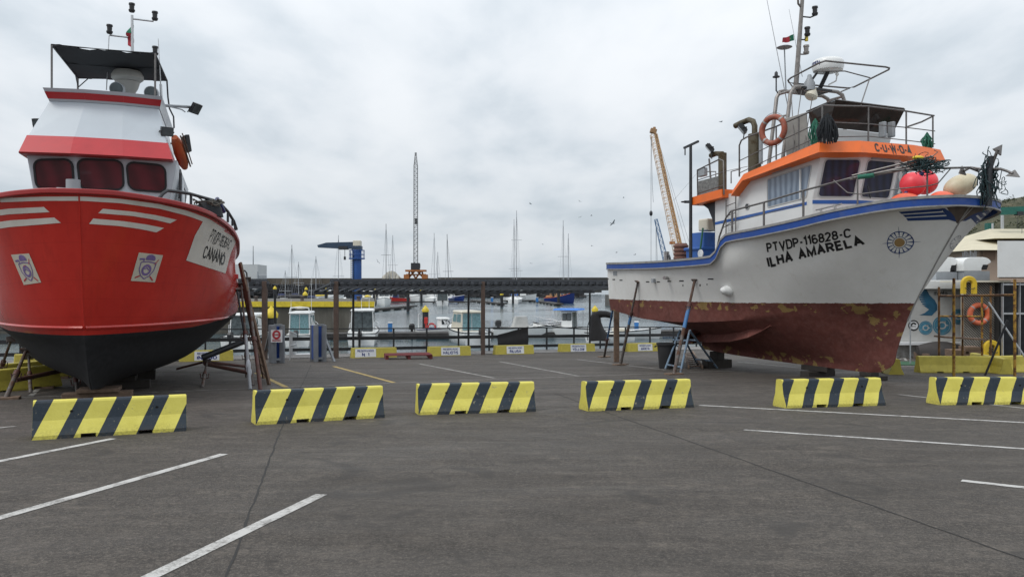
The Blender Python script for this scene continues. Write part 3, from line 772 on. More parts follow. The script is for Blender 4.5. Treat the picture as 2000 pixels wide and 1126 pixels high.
def rose(mb, q, sg):
    RB.decal(mb, *disc2d(0.455, 0.49), q, sg); RB.decal(mb, *disc2d(0.235, 0.255), q, sg)
    for i in range(16): RB.decal(mb, *bar2d(i * 22.5, 0.25, 0.46, 0.006, 0.028), q, sg)
    for i in range(4): RB.decal(mb, *bar2d(i * 90, 0.4, 0.68, 0.012, 0.004), q, sg)
q = [(1731, 452), (1785, 449.5), (1785.5, 494), (1731.5, 497)]
mb = MB(); rose(mb, q, 1); o = mb.build('wind_rose', m_bluemark, rb)
mb = MB(); RB.decal(mb, *disc2d(0.0, 0.19), q, 1); mb.build('rose_centre', m_ochre, o)
mb = MB()
RB.patch(mb, ([(1755, 413.5), (1843, 406.5)], [(1761, 417.6), (1839, 412.2)]))
RB.patch(mb, ([(1763, 419.3), (1842, 414.2)], [(1768, 423.8), (1848, 419.3)]))
RB.patch(mb, ([(1769.5, 425.5), (1850, 421.6)], [(1773, 431), (1853, 428.5)]))
RB.patch(mb, ([(1839, 406.5), (1842, 413), (1849, 421), (1852, 428.5)], [(1845, 406.5), (1857, 414), (1864, 423), (1868, 433)]))
mb.build('bow_stripes', m_bluemark, rb)
mb = MB()
RB.patch(mb, ([(1920, 413), (1930, 410.5)], [(1936, 426), (1944, 423)]))
RB.patch(mb, ([(1907, 417), (1915, 414.5)], [(1923, 432), (1933, 428)]))
RB.patch(mb, ([(1893, 423), (1903, 419)], [(1908, 438), (1919, 434)]))
RB.patch(mb, ([(1879, 431.5), (1893, 422), (1908, 415), (1928, 410)], [(1886, 431), (1898, 425), (1910, 419), (1929, 413)]))
mb.build('bow_stripes', m_bluemark, rb)
mb = MB()
RB.patch(mb, ([(1849, 405), (1876, 402), (1904, 400.5)], [(1868, 435), (1869.5, 436), (1871, 436.5)]), off=0.003)
RB.patch(mb, ([(1905, 400.5), (1918, 403.5), (1931, 407)], [(1872, 436.5), (1876, 433), (1880, 430)]), off=0.003)
mb.build('stem_head_plate', m_brown, rb)
mb = MB(); RB.decal(mb, *disc2d(0.46, 0.49), [(1850, 462), (1880, 456), (1880, 482), (1850, 490)], -1)
for i in range(8): RB.decal(mb, *bar2d(i * 45, 0.2, 0.46, 0.006, 0.03), [(1850, 462), (1880, 456), (1880, 482), (1850, 490)], -1)
mb.build('faded_rose', m_faint, rb)
# stem bar
mb = MB(); pts = [V((fn[0] - 0.004, 0, fn[3](fn[0]))) for fn in RB.fns[:5]]
mb.path([pts[0] + (pts[1] - pts[0]) * 0.1] + pts[1:], 0.02, 6); mb.build('stem_bar', m_cap, rb)
# scuppers, ports and fittings along the bulwark
m_slot = M('scupper_dark', (0.01, 0.01, 0.011), 0.7)
for px, py, w, h in ((1186.5, 544.5, 5, 2), (1199, 545.5, 5, 2), (1213, 546.8, 5.5, 2), (1265, 550, 6.5, 2), (1286, 550, 6, 2), (1307.5, 549, 7.5, 2), (1331, 548.3, 9, 2.2), (1388, 544.5, 11, 2.2), (1334, 557, 1.7, 3.6), (1367.5, 556.6, 2.4, 4), (1381, 555, 1.6, 3)):
    mb = MB(); RB.patch(mb, ([(px - w / 2, py - h / 2), (px + w / 2, py - h / 2)], [(px - w / 2, py + h / 2), (px + w / 2, py + h / 2)]), nu=3, nv=1); mb.build('scupper', m_slot, rb)
mb = MB(); RB.patch(mb, ([(1198, 529.5), (1205.5, 529.5)], [(1198, 537.5), (1205.5, 537.5)]), nu=3, nv=2, off=0.012); mb.build('vent_grille', m_grey, rb)
p = RB.H(1279, 548); mb = MB(); mb.box(p + V((0, 0.05, 0)), (0.12, 0.12, 0.14)); mb.build('hull_bracket', m_grey, rb, bev=0.01)
p = RB.H(1304, 544); mb = MB(); mb.tube(p + V((0, -0.05, 0.02)), p + V((-0.12, 0.22, 0.03)), 0.055, n=12); mb.build('discharge_pipe', m_steel, rb)
p = RB.H(1422, 567); ry = Matrix.Rotation(R(-90), 3, 'X')
mb = MB(); mb.lathe([(0.17, -0.04), (0.17, 0.025), (0.15, 0.06), (0.12, 0.16), (0.075, 0.24), (0.0, 0.26)], p, ry, 20); mb.build('transducer_cone', m_white, rb)
# bilge keel along the turn of the bilge, propeller and rudder
secs = []
for px, py in ((1318, 661), (1340, 666), (1380, 668), (1425, 667), (1460, 659), (1488, 646), (1503, 637)):
    h = RB.H(px, py - 17 if px < 1480 else py - 4); o = RB.Y(px, py, h.y + (0.15 if px < 1480 else 0.04))
    secs.append([h + V((0, -0.05, 0.03)), o, o + V((0, -0.45, -0.03)), h + V((0, -0.4, 0))])
mb = MB(); mb.loft(secs, True); mb.build('bilge_keel', m_hullw, rb)
m_bronze = M('dark_bronze', (0.05, 0.035, 0.022), 0.5, metal=0.6)
mb = MB(); mb.lathe([(0.05, -0.3), (0.11, -0.18), (0.12, 0.1), (0.0, 0.22)], (10.25, 0, -0.05), Matrix.Rotation(R(90), 3, 'Y'), 16)
for i in range(4):
    a = R(45 + 90 * i); c = V((10.25, 0, -0.05)); d = V((0, math.cos(a), math.sin(a))); e = V((0.5, -math.sin(a), math.cos(a))).normalized()
    mb.prism([c + d * 0.08 - e * 0.06, c + d * 0.3 - e * 0.2, c + d * 0.45 - e * 0.1, c + d * 0.45 + e * 0.1, c + d * 0.3 + e * 0.2, c + d * 0.08 + e * 0.06], (0.02, 0, 0))
mb.build('propeller', m_bronze, rb)
mb = MB(); mb.prism([(10.6, -0.03, 0.5), (11.2, -0.03, 0.52), (11.15, -0.03, -0.5), (10.6, -0.03, -0.5)], (0, 0.06, 0)); mb.build('rudder', m_hullw, rb, bev=0.02)
# ------------------------------------------------------------------ white boat: wheelhouse
m_wh = M('wheelhouse_white', (0.68, 0.685, 0.68), 0.4, var=0.04, dirt=(0.4, 0.33, 0.26), dirta=0.22, scale=1.5)
m_whf = M('frame_grey', (0.42, 0.42, 0.42), 0.4, var=0.1)
def curtain(name, a, b, folds=30, coat=1.0):
    t = NT(name); x, y, z = t.xyz()
    s_ = t.math('SINE', t.math('ADD', t.math('MULTIPLY', t.math('ADD', x, t.math('MULTIPLY', y, 1.0)), folds), t.math('MULTIPLY', t.noise(1.5, 2), 4)))
    t.col(t.mix(t.ramp(s_, -1, 1), a, b)); t.rough(0.5); t.b.inputs['Coat Weight'].default_value = coat; t.b.inputs['Coat Roughness'].default_value = 0.04
    return t.mat
m_curtL = curtain('window_with_pale_curtain', (0.08, 0.115, 0.17), (0.21, 0.265, 0.34))
m_curtD = curtain('window_with_navy_curtain', (0.004, 0.006, 0.02), (0.012, 0.018, 0.055), 24, 0.5)
zr = lambda x: 5.0 - 0.36 * max(0, x - 2.7) / 3.0          # underside of the roof
ft = [(3.08, 1.6), (2.66, 0.5), (2.66, -0.75), (3.08, -1.65)]; fb = [(3.4, 1.6), (2.95, 0.5), (2.95, -0.75), (3.4, -1.65)]
mb = MB()
lower = [V((a, b, 2.45)) for a, b in fb] + [V((7.4, -1.65, 2.3)), V((7.4, 1.6, 2.3))]
mid = [V((a, b, 3.86)) for a, b in fb] + [V((7.4, -1.65, 3.7)), V((7.4, 1.6, 3.7))]
top = [V((a, b, 5.02)) for a, b in ft] + [V((6.0, -1.65, 4.62)), V((6.0, 1.6, 4.62))]
top2 = [V((a, b, 4.36)) for a, b in [(p[0] + (q[0] - p[0]) * 0.5 / 1.16, p[1]) for p, q in zip(fb, ft)]] + [V((7.4, -1.65, 4.34)), V((7.4, 1.6, 4.34))]
mb.loft([lower, mid, top2], True); top2b = [p.copy() for p in top2]
for i in (4, 5): top2b[i].x = 6.15
mb.loft([top2b, top], True)
mb.build('wheelhouse', m_wh, rb, bev=0.02)
# roof with its orange fascia
pl = [(6.25, 1.88), (5.75, 1.88), (2.86, 1.9), (2.45, 0.95), (2.36, -0.9), (2.5, -2.1), (3.2, -2.15), (5.75, -2.05), (6.25, -2.0)]
zt = [4.36, 4.80, 5.25, 5.28, 5.29, 5.27, 5.22, 4.80, 4.36]; zb = [4.22, 4.61, 4.965, 4.965, 4.965, 4.96, 4.93, 4.61, 4.22]
outw = V((4.4, 0, 0))
rt = [V((x, y, z)) for (x, y), z in zip(pl, zt)]; rbm = []
for (x, y), z in zip(pl, zb):
    d = V((x - 4.4, y, 0)).normalized(); rbm.append(V((x, y, z)) + d * (0.13 if z > 4.9 else 0.04))
mb = MB(); mb.loft([rbm, rt], True); mb.build('roof_fascia', m_orange, rb, bev=0.012)
mb = MB(); mb.add([V((p.x + (0.1 if p.x < 4 else 0), p.y * 0.95, p.z + 0.012)) for p in rt], [tuple(range(len(rt)))]); mb.build('roof_deck', m_deck, rb)
def facet(a, b, ya, yb, f0, f1):
    T0, T1_, B1, B0 = rt[a], rt[b], rbm[b], rbm[a]
    u0 = (ya - T0.y) / (T1_.y - T0.y); u1 = (yb - T0.y) / (T1_.y - T0.y); qd = [T0, T1_, B1, B0]
    return [bil(qd, u0, f1), bil(qd, u1, f1), bil(qd, u1, f0), bil(qd, u0, f0)]
ya, yb = RB.X(1712, 288, 2.33).y, RB.X(1776, 288, 2.33).y
mb = MB(); flat_text(mb, 'C-U-W-O-4', facet(3, 4, ya, yb, 0.14, 0.88), 0.006, 0.22); mb.build('call_sign_lettering', m_txt, rb)
# stripes
mb = MB()
def wall_band(mb, pts, h, off=0.006):
    for a, b in zip(pts, pts[1:]):
        d = (b - a); nn = V((d.y, -d.x, 0)).normalized()
        if nn.dot(V(((a.x + b.x) / 2 - 5, (a.y + b.y) / 2, 0))) < 0: nn = -nn
        o = nn * off; mb.add([a + o, b + o, b + o + V((0, 0, h)), a + o + V((0, 0, h))], [(0, 1, 2, 3)])
wall_band(mb, [RB.Y(1397, 439, 1.6), RB.Y(1576, 400, 1.6)], 0.085)
zs = RB.Y(1578, 399, 1.6).z
wall_band(mb, [V((a, b, zs)) for a, b in fb], 0.1)
mb.build('blue_stripe', m_blue, rb)
# windows
def bq(*pp, y=1.6): return [RB.Y(a, b, y) for a, b in pp]
w = window(rb, bq((1500, 351), (1585, 323), (1574, 385), (1500, 404)), m_whf, m_curtL, 0.05, 0.03)
mb = MB(); mb.beam(RB.Y(1563.5, 331, 1.62), RB.Y(1563.5, 388, 1.62), 0.03, 0.05); mb.build('mullion', m_white, w)
def fwin(i, u0, u1, v0=0.06, v1=0.86):
    qd = [V((*ft[i], 5.02)), V((*ft[i + 1], 5.02)), V((*fb[i + 1], 3.86)), V((*fb[i], 3.86))]
    m = [bil(qd, u0, v1), bil(qd, u1, v1), bil(qd, u1, v0), bil(qd, u0, v0)]
    return window(rb, m, m_whf, m_curtD, 0.09, 0.035)
fwin(0, 0.12, 0.9); fwin(1, 0.1, 0.9); fwin(2, 0.1, 0.88)
c = RB.Y(1460, 403, 1.6); mb = MB(); mb.lathe([(0.1, 0), (0.1, 0.02), (0.075, 0.025)], c, ry, 18); o = mb.build('porthole', m_whf, rb)
mb = MB(); mb.lathe([(0.075, 0.026), (0.0, 0.027)], c, ry, 18); mb.build('pane', m_dkglass, o)
for a, b in (((1508, 337), (1545, 324)),):
    mb = MB(); mb.beam(RB.Y(*a, 1.66), RB.Y(*b, 1.66), 0.07, 0.07); mb.build('strip_lamp', m_grey, rb, bev=0.01)
mb = MB(); a, b = RB.X(1702, 308, 2.68), RB.X(1757, 312, 2.68); mb.beam(a, b, 0.07, 0.06); mb.build('strip_lamp', m_grey, rb, bev=0.01)
mb = MB(); a = RB.X(1700, 386, 2.88); mb.beam(a, RB.X(1694, 362, 2.75), 0.03, 0.03); mb.build('wiper', m_blackmetal, rb)
# forward trunk / step on the foredeck
mb = MB(); mb.box((2.3, 0.2, 2.95), (0.9, 2.2, 0.5)); mb.build('foredeck_hatch', m_wh, rb, bev=0.05)
# ------------------------------------------------------------------ white boat: rails
m_rail = M('dull_steel_rail', (0.16, 0.15, 0.145), 0.45, metal=0.6, var=0.3, scale=10)
def yy(px, py): # rail plane for the bow pulpit, bending in towards the stem
    yv = pchip([1380, 1600, 1680, 1760, 1810, 1854, 1892, 1915], [2.42, 2.38, 2.08, 1.6, 1.22, 0.72, 0.05, -0.4])(px)
    return RB.Y(px, py, yv)
mb = MB(); mb.path([yy(*p) for p in ((1398, 497), (1405, 462), (1418, 425), (1428, 412), (1492, 395), (1569, 372), (1660, 348), (1740, 333), (1810, 329), (1854, 328), (1892, 327), (1912, 335))], 0.026); mb.build('side_rail', m_rail, rb)
mb = MB(); mb.path([yy(*p) for p in ((1412, 445), (1430, 433), (1492, 418), (1569, 397))], 0.012); mb.build('side_rail', m_rail, rb)
mb = MB(); mb.path([yy(*p) for p in ((1628, 352), (1655, 376), (1680, 379), (1760, 368), (1813, 363), (1832, 358), (1856, 330))], 0.014); mb.build('side_rail', m_rail, rb)
for px, y0, y1 in ((1430, 412, 470), (1492, 395, 447), (1569, 372, 428), (1675, 346, 407), (1811, 329, 391)):
    mb = MB(); mb.tube(yy(px, y1), yy(px, y0), 0.03 if px < 1600 else 0.02); mb.build('rail_post', m_rail, rb)
mb = MB(); a, b = RB.Y(1594, 410, 2.2), RB.Y(1644, 398, 2.2); mb.path([a, b], 0.02)
for f in (0.2, 0.75): p = a.lerp(b, f); mb.tube(p - V((0, 0, 0.25)), p, 0.03)
mb.build('mooring_rail', m_steel, rb)
ur = lambda *pp: [RB.Y(a, b, 1.75) for a, b in pp]
fr_ = lambda *pp: [RB.X(a, b, 2.62) for a, b in pp]
mb = MB(); mb.path(ur((1444, 345), (1444, 284), (1448, 274), (1458, 268), (1516, 247), (1597, 212)) + fr_((1606, 206), (1696, 208), (1770, 217), (1824, 226)) + [RB.Y(1800, 238, -2.05), RB.Y(1768, 249, -2.05)], 0.024); mb.build('upper_rail', m_rail, rb)
mb = MB(); mb.path(ur((1444, 314), (1516, 279), (1597, 241)) + fr_((1606, 238), (1696, 242), (1770, 249), (1826, 256)), 0.014); mb.build('upper_rail', m_rail, rb)
mb = MB(); mb.path(ur((1444, 338), (1516, 304), (1597, 268)) + fr_((1606, 268), (1696, 266), (1770, 274), (1826, 281)), 0.014); mb.build('upper_rail', m_rail, rb)
for a, b in ((ur((1516, 246)), ur((1516, 312))), (ur((1560, 230)), ur((1560, 292))), (fr_((1606, 206)), fr_((1606, 277))), (fr_((1696, 208)), fr_((1696, 277))), (fr_((1770, 217)), fr_((1770, 282))), (fr_((1822, 226)), fr_((1822, 288)))):
    mb = MB(); mb.tube(b[0], a[0], 0.022); mb.build('rail_post', m_rail, rb)
# flybridge console with dark windscreen
mb = MB(); s0 = [V((3.45, 1.1, 5.15)), V((3.45, -1.2, 5.15)), V((4.7, -1.2, 4.9)), V((4.7, 1.1, 4.9))]; s1 = [V((3.3, 1.12, 5.75)), V((3.3, -1.22, 5.75)), V((4.5, -1.22, 5.75)), V((4.5, 1.12, 5.75))]
mb.loft([s0, s1], True); mb.build('flybridge_console', m_wh, rb, bev=0.04)
m_tint = M('tinted_screen', (0.035, 0.026, 0.022), 0.12, var=0.3)
mb = MB()
def slab(q, th):
    n_ = qnorm(q); return [V(p) for p in q] + [V(p) - n_ * th for p in q]
def addslab(mb, q, th): p = slab(q, th); mb.add(p, [(0, 1, 2, 3), (7, 6, 5, 4), (0, 4, 5, 1), (1, 5, 6, 2), (2, 6, 7, 3), (3, 7, 4, 0)])
addslab(mb, [V((2.95, 1.22, 6.4)), V((2.95, -1.3, 6.4)), V((3.3, -1.22, 5.76)), V((3.3, 1.12, 5.76))], 0.015)
addslab(mb, [V((3.9, 1.24, 6.3)), V((2.95, 1.24, 6.4)), V((3.3, 1.14, 5.76)), V((3.9, 1.14, 5.76))], 0.015)
mb.build('windscreen', m_tint, rb)
mb = MB(); addslab(mb, [V((4.75, 1.3, 6.25)), V((3.95, 1.28, 6.28)), V((3.95, 1.2, 5.1)), V((4.75, 1.22, 5.0))], 0.05); mb.build('canvas_dodger', M('grey_canvas', (0.3, 0.29, 0.27), 0.8, var=0.2), rb, bev=0.02)
mb = MB(); mb.path([(3.0, 1.22, 6.42), (3.0, -1.3, 6.42)], 0.02); mb.path([(3.0, 1.24, 6.42), (3.95, 1.26, 6.3)], 0.02); mb.build('windscreen_frame', m_rail, rb)
for q in (1724, 1741):
    p = RB.X(q, 246, 2.9); mb = MB(); mb.box(p - V((0, 0, 0.1)), (0.2, 0.1, 0.42)); mb.build('helm_seat', m_grey, rb, bev=0.03)
# radar arch, mast, lights, antennas
m_mast = M('weathered_steel', (0.27, 0.25, 0.235), 0.45, metal=0.5, var=0.25, scale=8)
mb = MB(); ar = [V((4.95, 1.2, 4.9)), V((4.8, 1.02, 7.0)), V((4.8, 0.9, 7.18)), V((4.8, 0.75, 7.22)), V((4.8, -0.75, 7.22)), V((4.8, -0.95, 7.15)), V((4.8, -1.02, 7.0)), V((4.95, -1.25, 4.95))]
mb.path(ar, 0.055); mb.path([p + V((0.55, 0, 0)) for p in ar], 0.055)
mb.path([V((4.8, 0.95, 7.1)), V((5.35, 0.95, 7.1))], 0.04); mb.path([V((4.8, -0.95, 7.1)), V((5.35, -0.95, 7.1))], 0.04); mb.path([V((4.85, 1.08, 6.4)), V((5.4, 1.08, 6.4))], 0.03)
mb.build('radar_arch', m_mast, rb)
mb = MB(); mb.box((5.05, 0.1, 7.2), (0.7, 1.1, 0.05)); mb.build('arch_platform', m_blackmetal, rb)
mt = V((5.0, 0.62, 0)); mtop = RB.Y(1570, -40, 0.62)
mb = MB(); mb.tube(V((5.05, 0.6, 7.1)), mtop, 0.075, 0.05, 12); mastp = mb.build('mast', m_mast, rb)
def on_mast(py): b = V((5.05, 0.6, 7.1)); f = (RB.Y(1575, py, .62).z - b.z) / (mtop.z - b.z); return b.lerp(mtop, f)
def lamp(mb, p, s=1.0): mb.lathe([(0.06 * s, 0), (0.075 * s, 0.03 * s), (0.075 * s, 0.06 * s), (0.055 * s, 0.07 * s), (0.06 * s, 0.17 * s), (0.075 * s, 0.18 * s), (0.07 * s, 0.22 * s), (0.0, 0.23 * s)], p, None, 12)
for py, dx, dz_, mm in ((28, 0.42, 0.06, m_black), (72, 0.2, 0.1, m_black), (100, 0.2, 0.0, m_mast)):
    p = on_mast(py); e = p + V((-0.1, -dx, dz_)); mb = MB(); mb.path([p, p + V((-0.05, -dx * 0.7, 0)), e], 0.022); lamp(mb, e, 1.15); mb.build('navigation_light', mm, rb)
p = on_mast(95) + V((-0.1, -0.2, 0.3)); mb = MB(); mb.lathe([(0.05, 0), (0.05, 0.12), (0.0, 0.15)], p, None, 12); mb.build('beacon', m_yellow, rb)
mb = MB(); mb.path([on_mast(12), on_mast(5) + V((0, 0.14, 0)), on_mast(-4) + V((0, 0.16, 0))], 0.03); mb.build('mast_hook', m_mast, rb)
# radar dome
c = RB.X(1617, 133, 4.5); c.z -= 0.05; mb = MB(); mb.lathe([(0.3, -0.06), (0.40, -0.03), (0.43, 0.06), (0.425, 0.2), (0.39, 0.27), (0.3, 0.3), (0.0, 0.31)], c, None, 32); dome = mb.build('radar_dome', m_gel, rb)
mb = MB(); v2, f2 = text2d('KODEN', 0.19, 0.06)
dirc = (RB.eye - c); a0 = math.atan2(dirc.y, dirc.x)
vs = [c + V((0.434 * math.cos(a0 - 1.52 + 1.0 * u), 0.434 * math.sin(a0 - 1.52 + 1.0 * u), 0.08 + 0.12 * v)) for u, v in v2]
mb.add(vs, f2); mb.build('dome_lettering', m_txtblue, dome)
mb = MB(); mb.path([c + V((0, 0, -0.05)), V((4.85, -0.1, 7.22))], 0.06); mb.path([c + V((0.2, 0.2, -0.05)), V((5.0, 0.3, 7.22))], 0.035); mb.build('dome_bracket', m_blackmetal, rb)
ZF = 7.42
hoop = [RB.Z(a, b, ZF) for a, b in ((1541, 161), (1539, 157), (1545, 152), (1598, 124), (1612, 119), (1730, 131), (1737, 133), (1736, 136), (1668, 170), (1655, 172), (1550, 163))]
mb = MB(); mb.path(hoop, 0.025, closed=True); mb.path([RB.Z(1590, 139, ZF), RB.Z(1650, 139, ZF), RB.Z(1699, 152, ZF)], 0.018)
mb.path([RB.Z(1699, 152, ZF), RB.X(1681, 206, 2.95)], 0.018); mb.path([RB.Z(1541, 160, ZF), V((4.8, 0.9, 7.15))], 0.02); mb.path([RB.Z(1660, 172, ZF), V((4.8, -0.8, 7.2))], 0.02); mb.build('awning_hoop', m_rail, rb)
p = RB.X(1586, 183, 4.7); mb = MB(); mb.lathe([(0.05, 0.2), (0.09, 0.12), (0.17, -0.02), (0.18, -0.1), (0.12, -0.16), (0, -0.17)], p, Matrix.Rotation(R(25), 3, 'X'), 18); mb.build('loudhailer', m_cream, rb)
p = RB.X(1581, 160, 4.75); mb = MB(); mb.lathe([(0.16, 0), (0.15, 0.22), (0.07, 0.36), (0.05, 0.45)], p - V((0, 0, 0.25)), None, 14); mb.build('winch_cover', m_grey, rb)
p = RB.X(1532, 94, 5.2); mb = MB(); mb.lathe([(0.02, -0.03), (0.17, -0.005), (0.22, 0.02), (0.16, 0.05), (0.0, 0.06)], p, None, 20); mb.tube(p, RB.X(1535, 176, 5.2), 0.018); mb.build('satellite_antenna', m_grey, rb)
p = RB.X(1516, 150, 5.35); mb = MB(); mb.lathe([(0.1, -0.02), (0.1, 0.01), (0.05, 0.03), (0.045, 0.12), (0.0, 0.17)], p, None, 14); mb.tube(p, RB.X(1516, 178, 5.35), 0.02); mb.path([RB.X(1516, 176, 5.35), V((5.35, 0.95, 7.1))], 0.018); mb.build('gps_antenna', m_blackmetal, rb)
for a, b, r in (((1494, -20), (1540, 215), 0.014), ((1541, 18), (1567, 150), 0.01)):
    mb = MB(); mb.tube(RB.X(*b, 5.2), RB.X(*a, 5.2), r, r * 0.5, 6); mb.build('whip_antenna', m_alu, rb)
mb = MB(); mb.path([RB.X(1635, 146, 4.3), RB.X(1633, 158, 4.4), RB.X(1618, 166, 4.6)], 0.02); mb.ball(RB.X(1635, 145, 4.3), 0.05); mb.build('small_antenna', m_gel, rb)
for a, b in ((RB.X(1590, 170, 4.8), RB.Y(1570, 290, 1.5)), (RB.X(1545, 175, 4.8), RB.Y(1552, 300, 1.5)), (RB.X(1566, 172, 4.8), RB.Y(1548, 300, 1.4))):
    mb = MB(); mb.path([a, b], 0.012); mb.build('stay', m_rail, rb)
# exhaust stacks and floodlights
m_exh = rustmat('sooty_exhaust_steel', (0.10, 0.085, 0.055), (0.07, 0.05, 0.025), 0.5, metal=0.2)
def Yx(px, py): return RB.Y(px, py, 1.1)
a = Yx(1474, 338); b = Yx(1474, 262); mb = MB(); mb.tube(a, b, 0.19, n=18); o = mb.build('exhaust_stack', m_exh, rb)
mb = MB(); mb.path([b - V((0, 0, 0.1)), Yx(1474, 246), Yx(1471, 237), Yx(1463, 234), Yx(1448, 240), Yx(1436, 246)], 0.085, 12); mb.build('tailpipe', m_exh, o)
mb = MB(); a, b = Yx(1486, 320), Yx(1486, 257); mb.tube(a, b, 0.06, n=10); mb.build('side_pipe', m_grey, o)
a = RB.Y(1411, 384, 1.2); b = RB.Y(1411, 299, 1.2); mb = MB(); mb.tube(a, b, 0.13, n=16); o = mb.build('exhaust_stack', m_exh, rb)
mb = MB(); mb.path([b - V((0, 0, 0.08)), b + V((0, 0, -0.02)), RB.Y(1398, 300, 1.2), RB.Y(1388, 304, 1.2)], 0.08, 10); mb.build('tailpipe', m_exh, o)
def flood(par, c, aim, w=0.42, h=0.3, d=0.1, mount=None, world=False, cols=(None, None)):
    """floodlight: finned case with a glass front facing aim"""
    aim = V(aim).normalized(); rot = aim.to_track_quat('Z', 'Y').to_matrix(); c = V(c)
    mb = MB(); mb.box(c, (w, h, d), rot); 
    for i in range(5): mb.box(c - aim * (d * 0.6) + rot @ V(((i - 2) * w / 6, 0, 0)), (0.015, h * 0.85, d * 0.6), rot)
    o = mb.build('floodlight', m_black, par, world)
    mb = MB(); mb.box(c + aim * (d * 0.5 + 0.004), (w * 0.9, h * 0.86, 0.008), rot); g = mb.build('glass', m_greyglass, o)
    mb = MB(); mb.path([c + rot @ V((-w / 2 - .02, 0, 0)), c + rot @ V((-w / 2 - .02, -h * .2, -d)), c + rot @ V((w / 2 + .02, -h * .2, -d)), c + rot @ V((w / 2 + .02, 0, 0))], 0.014, 6)
    if mount is not None: mb.path([c - aim * d, V(mount)], 0.018, 6)
    mb.build('bracket', m_black, o)
    return o
flood(rb, Yx(1450, 252), (0.7, 0.9, -0.9), mount=Yx(1452, 270))
flood(rb, RB.Y(1386, 290, 1.3), (0.7, 0.9, -0.9), 0.4, 0.3, mount=RB.Y(1390, 310, 1.3))
# aft upper platform with orange edge, rail and curved brackets
zpl = 4.32
mb = MB(); pa = [V((6.75, 1.86, zpl + .06)), V((8.2, 1.9, zpl - .05)), V((8.2, -1.9, zpl - .05)), V((6.75, -1.86, zpl + .06))]
mb.loft([[p - V((0, 0, 0.15)) for p in pa], [p + V((0, 0, 0.1)) for p in pa]], True); mb.build('aft_platform', m_orange, rb, bev=0.015)
for yq in (1.5, 0, -1.5):
    mb = MB(); pr = [V((7.42, yq, 4.2)), V((8.1, yq, 4.18)), V((7.75, yq, 3.98)), V((7.55, yq, 3.65)), V((7.42, yq, 3.2))]; mb.prism(pr, (0, 0.08, 0)); mb.build('platform_bracket', m_blackmetal, rb)
ap = lambda *pp: [RB.Y(a, b, 1.8) for a, b in pp]
mb = MB(); mb.path(ap((1363, 400), (1362, 332), (1405, 311), (1413, 314), (1414, 380)), 0.024); mb.path(ap((1362, 352), (1414, 335)), 0.014); mb.path(ap((1362, 378), (1414, 361)), 0.014); mb.build('platform_rail', m_rail, rb)
mb = MB(); mb.path([RB.Y(1385, 310, 0.9), RB.Y(1391, 390, 0.9)], 0.03); mb.path([RB.Y(1372, 335, 0.9), RB.Y(1398, 335, 0.9), RB.Y(1398, 350, .9)], 0.018); mb.build('platform_post', m_rail, rb)
mb = MB(); addslab(mb, ap((1364, 354), (1402, 344), (1402, 380), (1364, 392)), 0.03); mb.build('wire_crate', M('grey_mesh', (0.16, 0.16, 0.155), 0.7, var=0.45, scale=14), rb)
mb = MB(); addslab(mb, ap((1362, 330), (1375, 326), (1375, 343), (1362, 346)), 0.15); mb.build('liferaft_case', m_grey, rb, bev=0.03)
mb = MB(); a = RB.Y(1437, 382, 1.7); mb.path([a, a + V((0, 0, -1.9))], 0.018); b = RB.Y(1418, 390, 1.7); mb.path([b, b + V((0, 0, -1.9))], 0.018)
for i in range(6): mb.path([a - V((0, 0, 0.2 + 0.3 * i)), b - V((0, 0, 0.2 + 0.3 * i))], 0.014)
mb.build('wheelhouse_ladder', m_rail, rb)
mb = MB(); mb.path([RB.Y(1428, 358, 1.5), RB.Y(1428, 335, 1.5), RB.Y(1446, 330, 1.5)], 0.018); mb.path([RB.Y(1414, 335, 1.7), RB.Y(1460, 325, 1.7)], 0.008); mb.build('roof_bracket', m_rail, rb)
# T shaped steel post with a small block, wheel at the platform end
mb = MB(); mb.tube(RB.Y(1349, 512, 1.95), RB.Y(1349, 284, 1.95), 0.055, 0.045, 10); mb.beam(RB.Y(1336, 289, 1.95), RB.Y(1364, 276, 1.95), 0.06, 0.06); mb.path([RB.Y(1338, 289, 1.95), RB.Y(1338, 303, 1.95)], 0.02); mb.build('davit_post', m_blackmetal, rb)
p = RB.Y(1337, 394, 1.95); mb = MB(); mb.torus(p, 0.1, 0.02, None, 20, 6); mb.path([p, RB.Y(1352, 394, 1.9)], 0.045); mb.build('mooring_drum', m_blackmetal, rb)
# working deck gear
mb = MB(); c = RB.Y(1376, 480, 1.0)
mb.loft([[V((c.x + a * 0.85, c.y + b * 0.75, 1.75)) for a, b in ((-.5, -.5), (.5, -.5), (.5, .5), (-.5, .5))], [V((c.x + a * .9, c.y + b * 0.85, 2.75)) for a, b in ((-.5, -.5), (.5, -.5), (.5, .5), (-.5, .5))]], True)
mb.box((c.x, c.y, 2.77), (1.02, 0.95, 0.1)); mb.loft([[V((c.x + a * 0.8, c.y + b * .7, 2.82)) for a, b in ((-.5, -.5), (.5, -.5), (.5, .5), (-.5, .5))], [V((c.x + a * .7, c.y + b * 0.6, 3.3)) for a, b in ((-.5, -.5), (.5, -.5), (.5, .5), (-.5, .5))]], True)
mb.build('net_hauler_cabinet', m_blue, rb, bev=0.04)
mb = MB(); mb.box((c.x - .1, c.y - .1, 3.55), (0.5, 0.5, 0.4)); mb.build('winch_housing', m_cream, rb, bev=0.05)
mb = MB(); p = RB.Y(1369, 495, 1.55); mb.lathe([(0.13, 0), (0.13, 0.03), (0, 0.035)], p, ry, 18); mb.build('gauge', m_sign, rb)
mb = MB(); mb.path([RB.Y(1373, 445, 1.5), RB.Y(1370, 470, 1.55), RB.Y(1366, 500, 1.55)], 0.03); mb.build('green_hose', M('green_hose', (0.02, 0.12, 0.07), 0.5), rb)
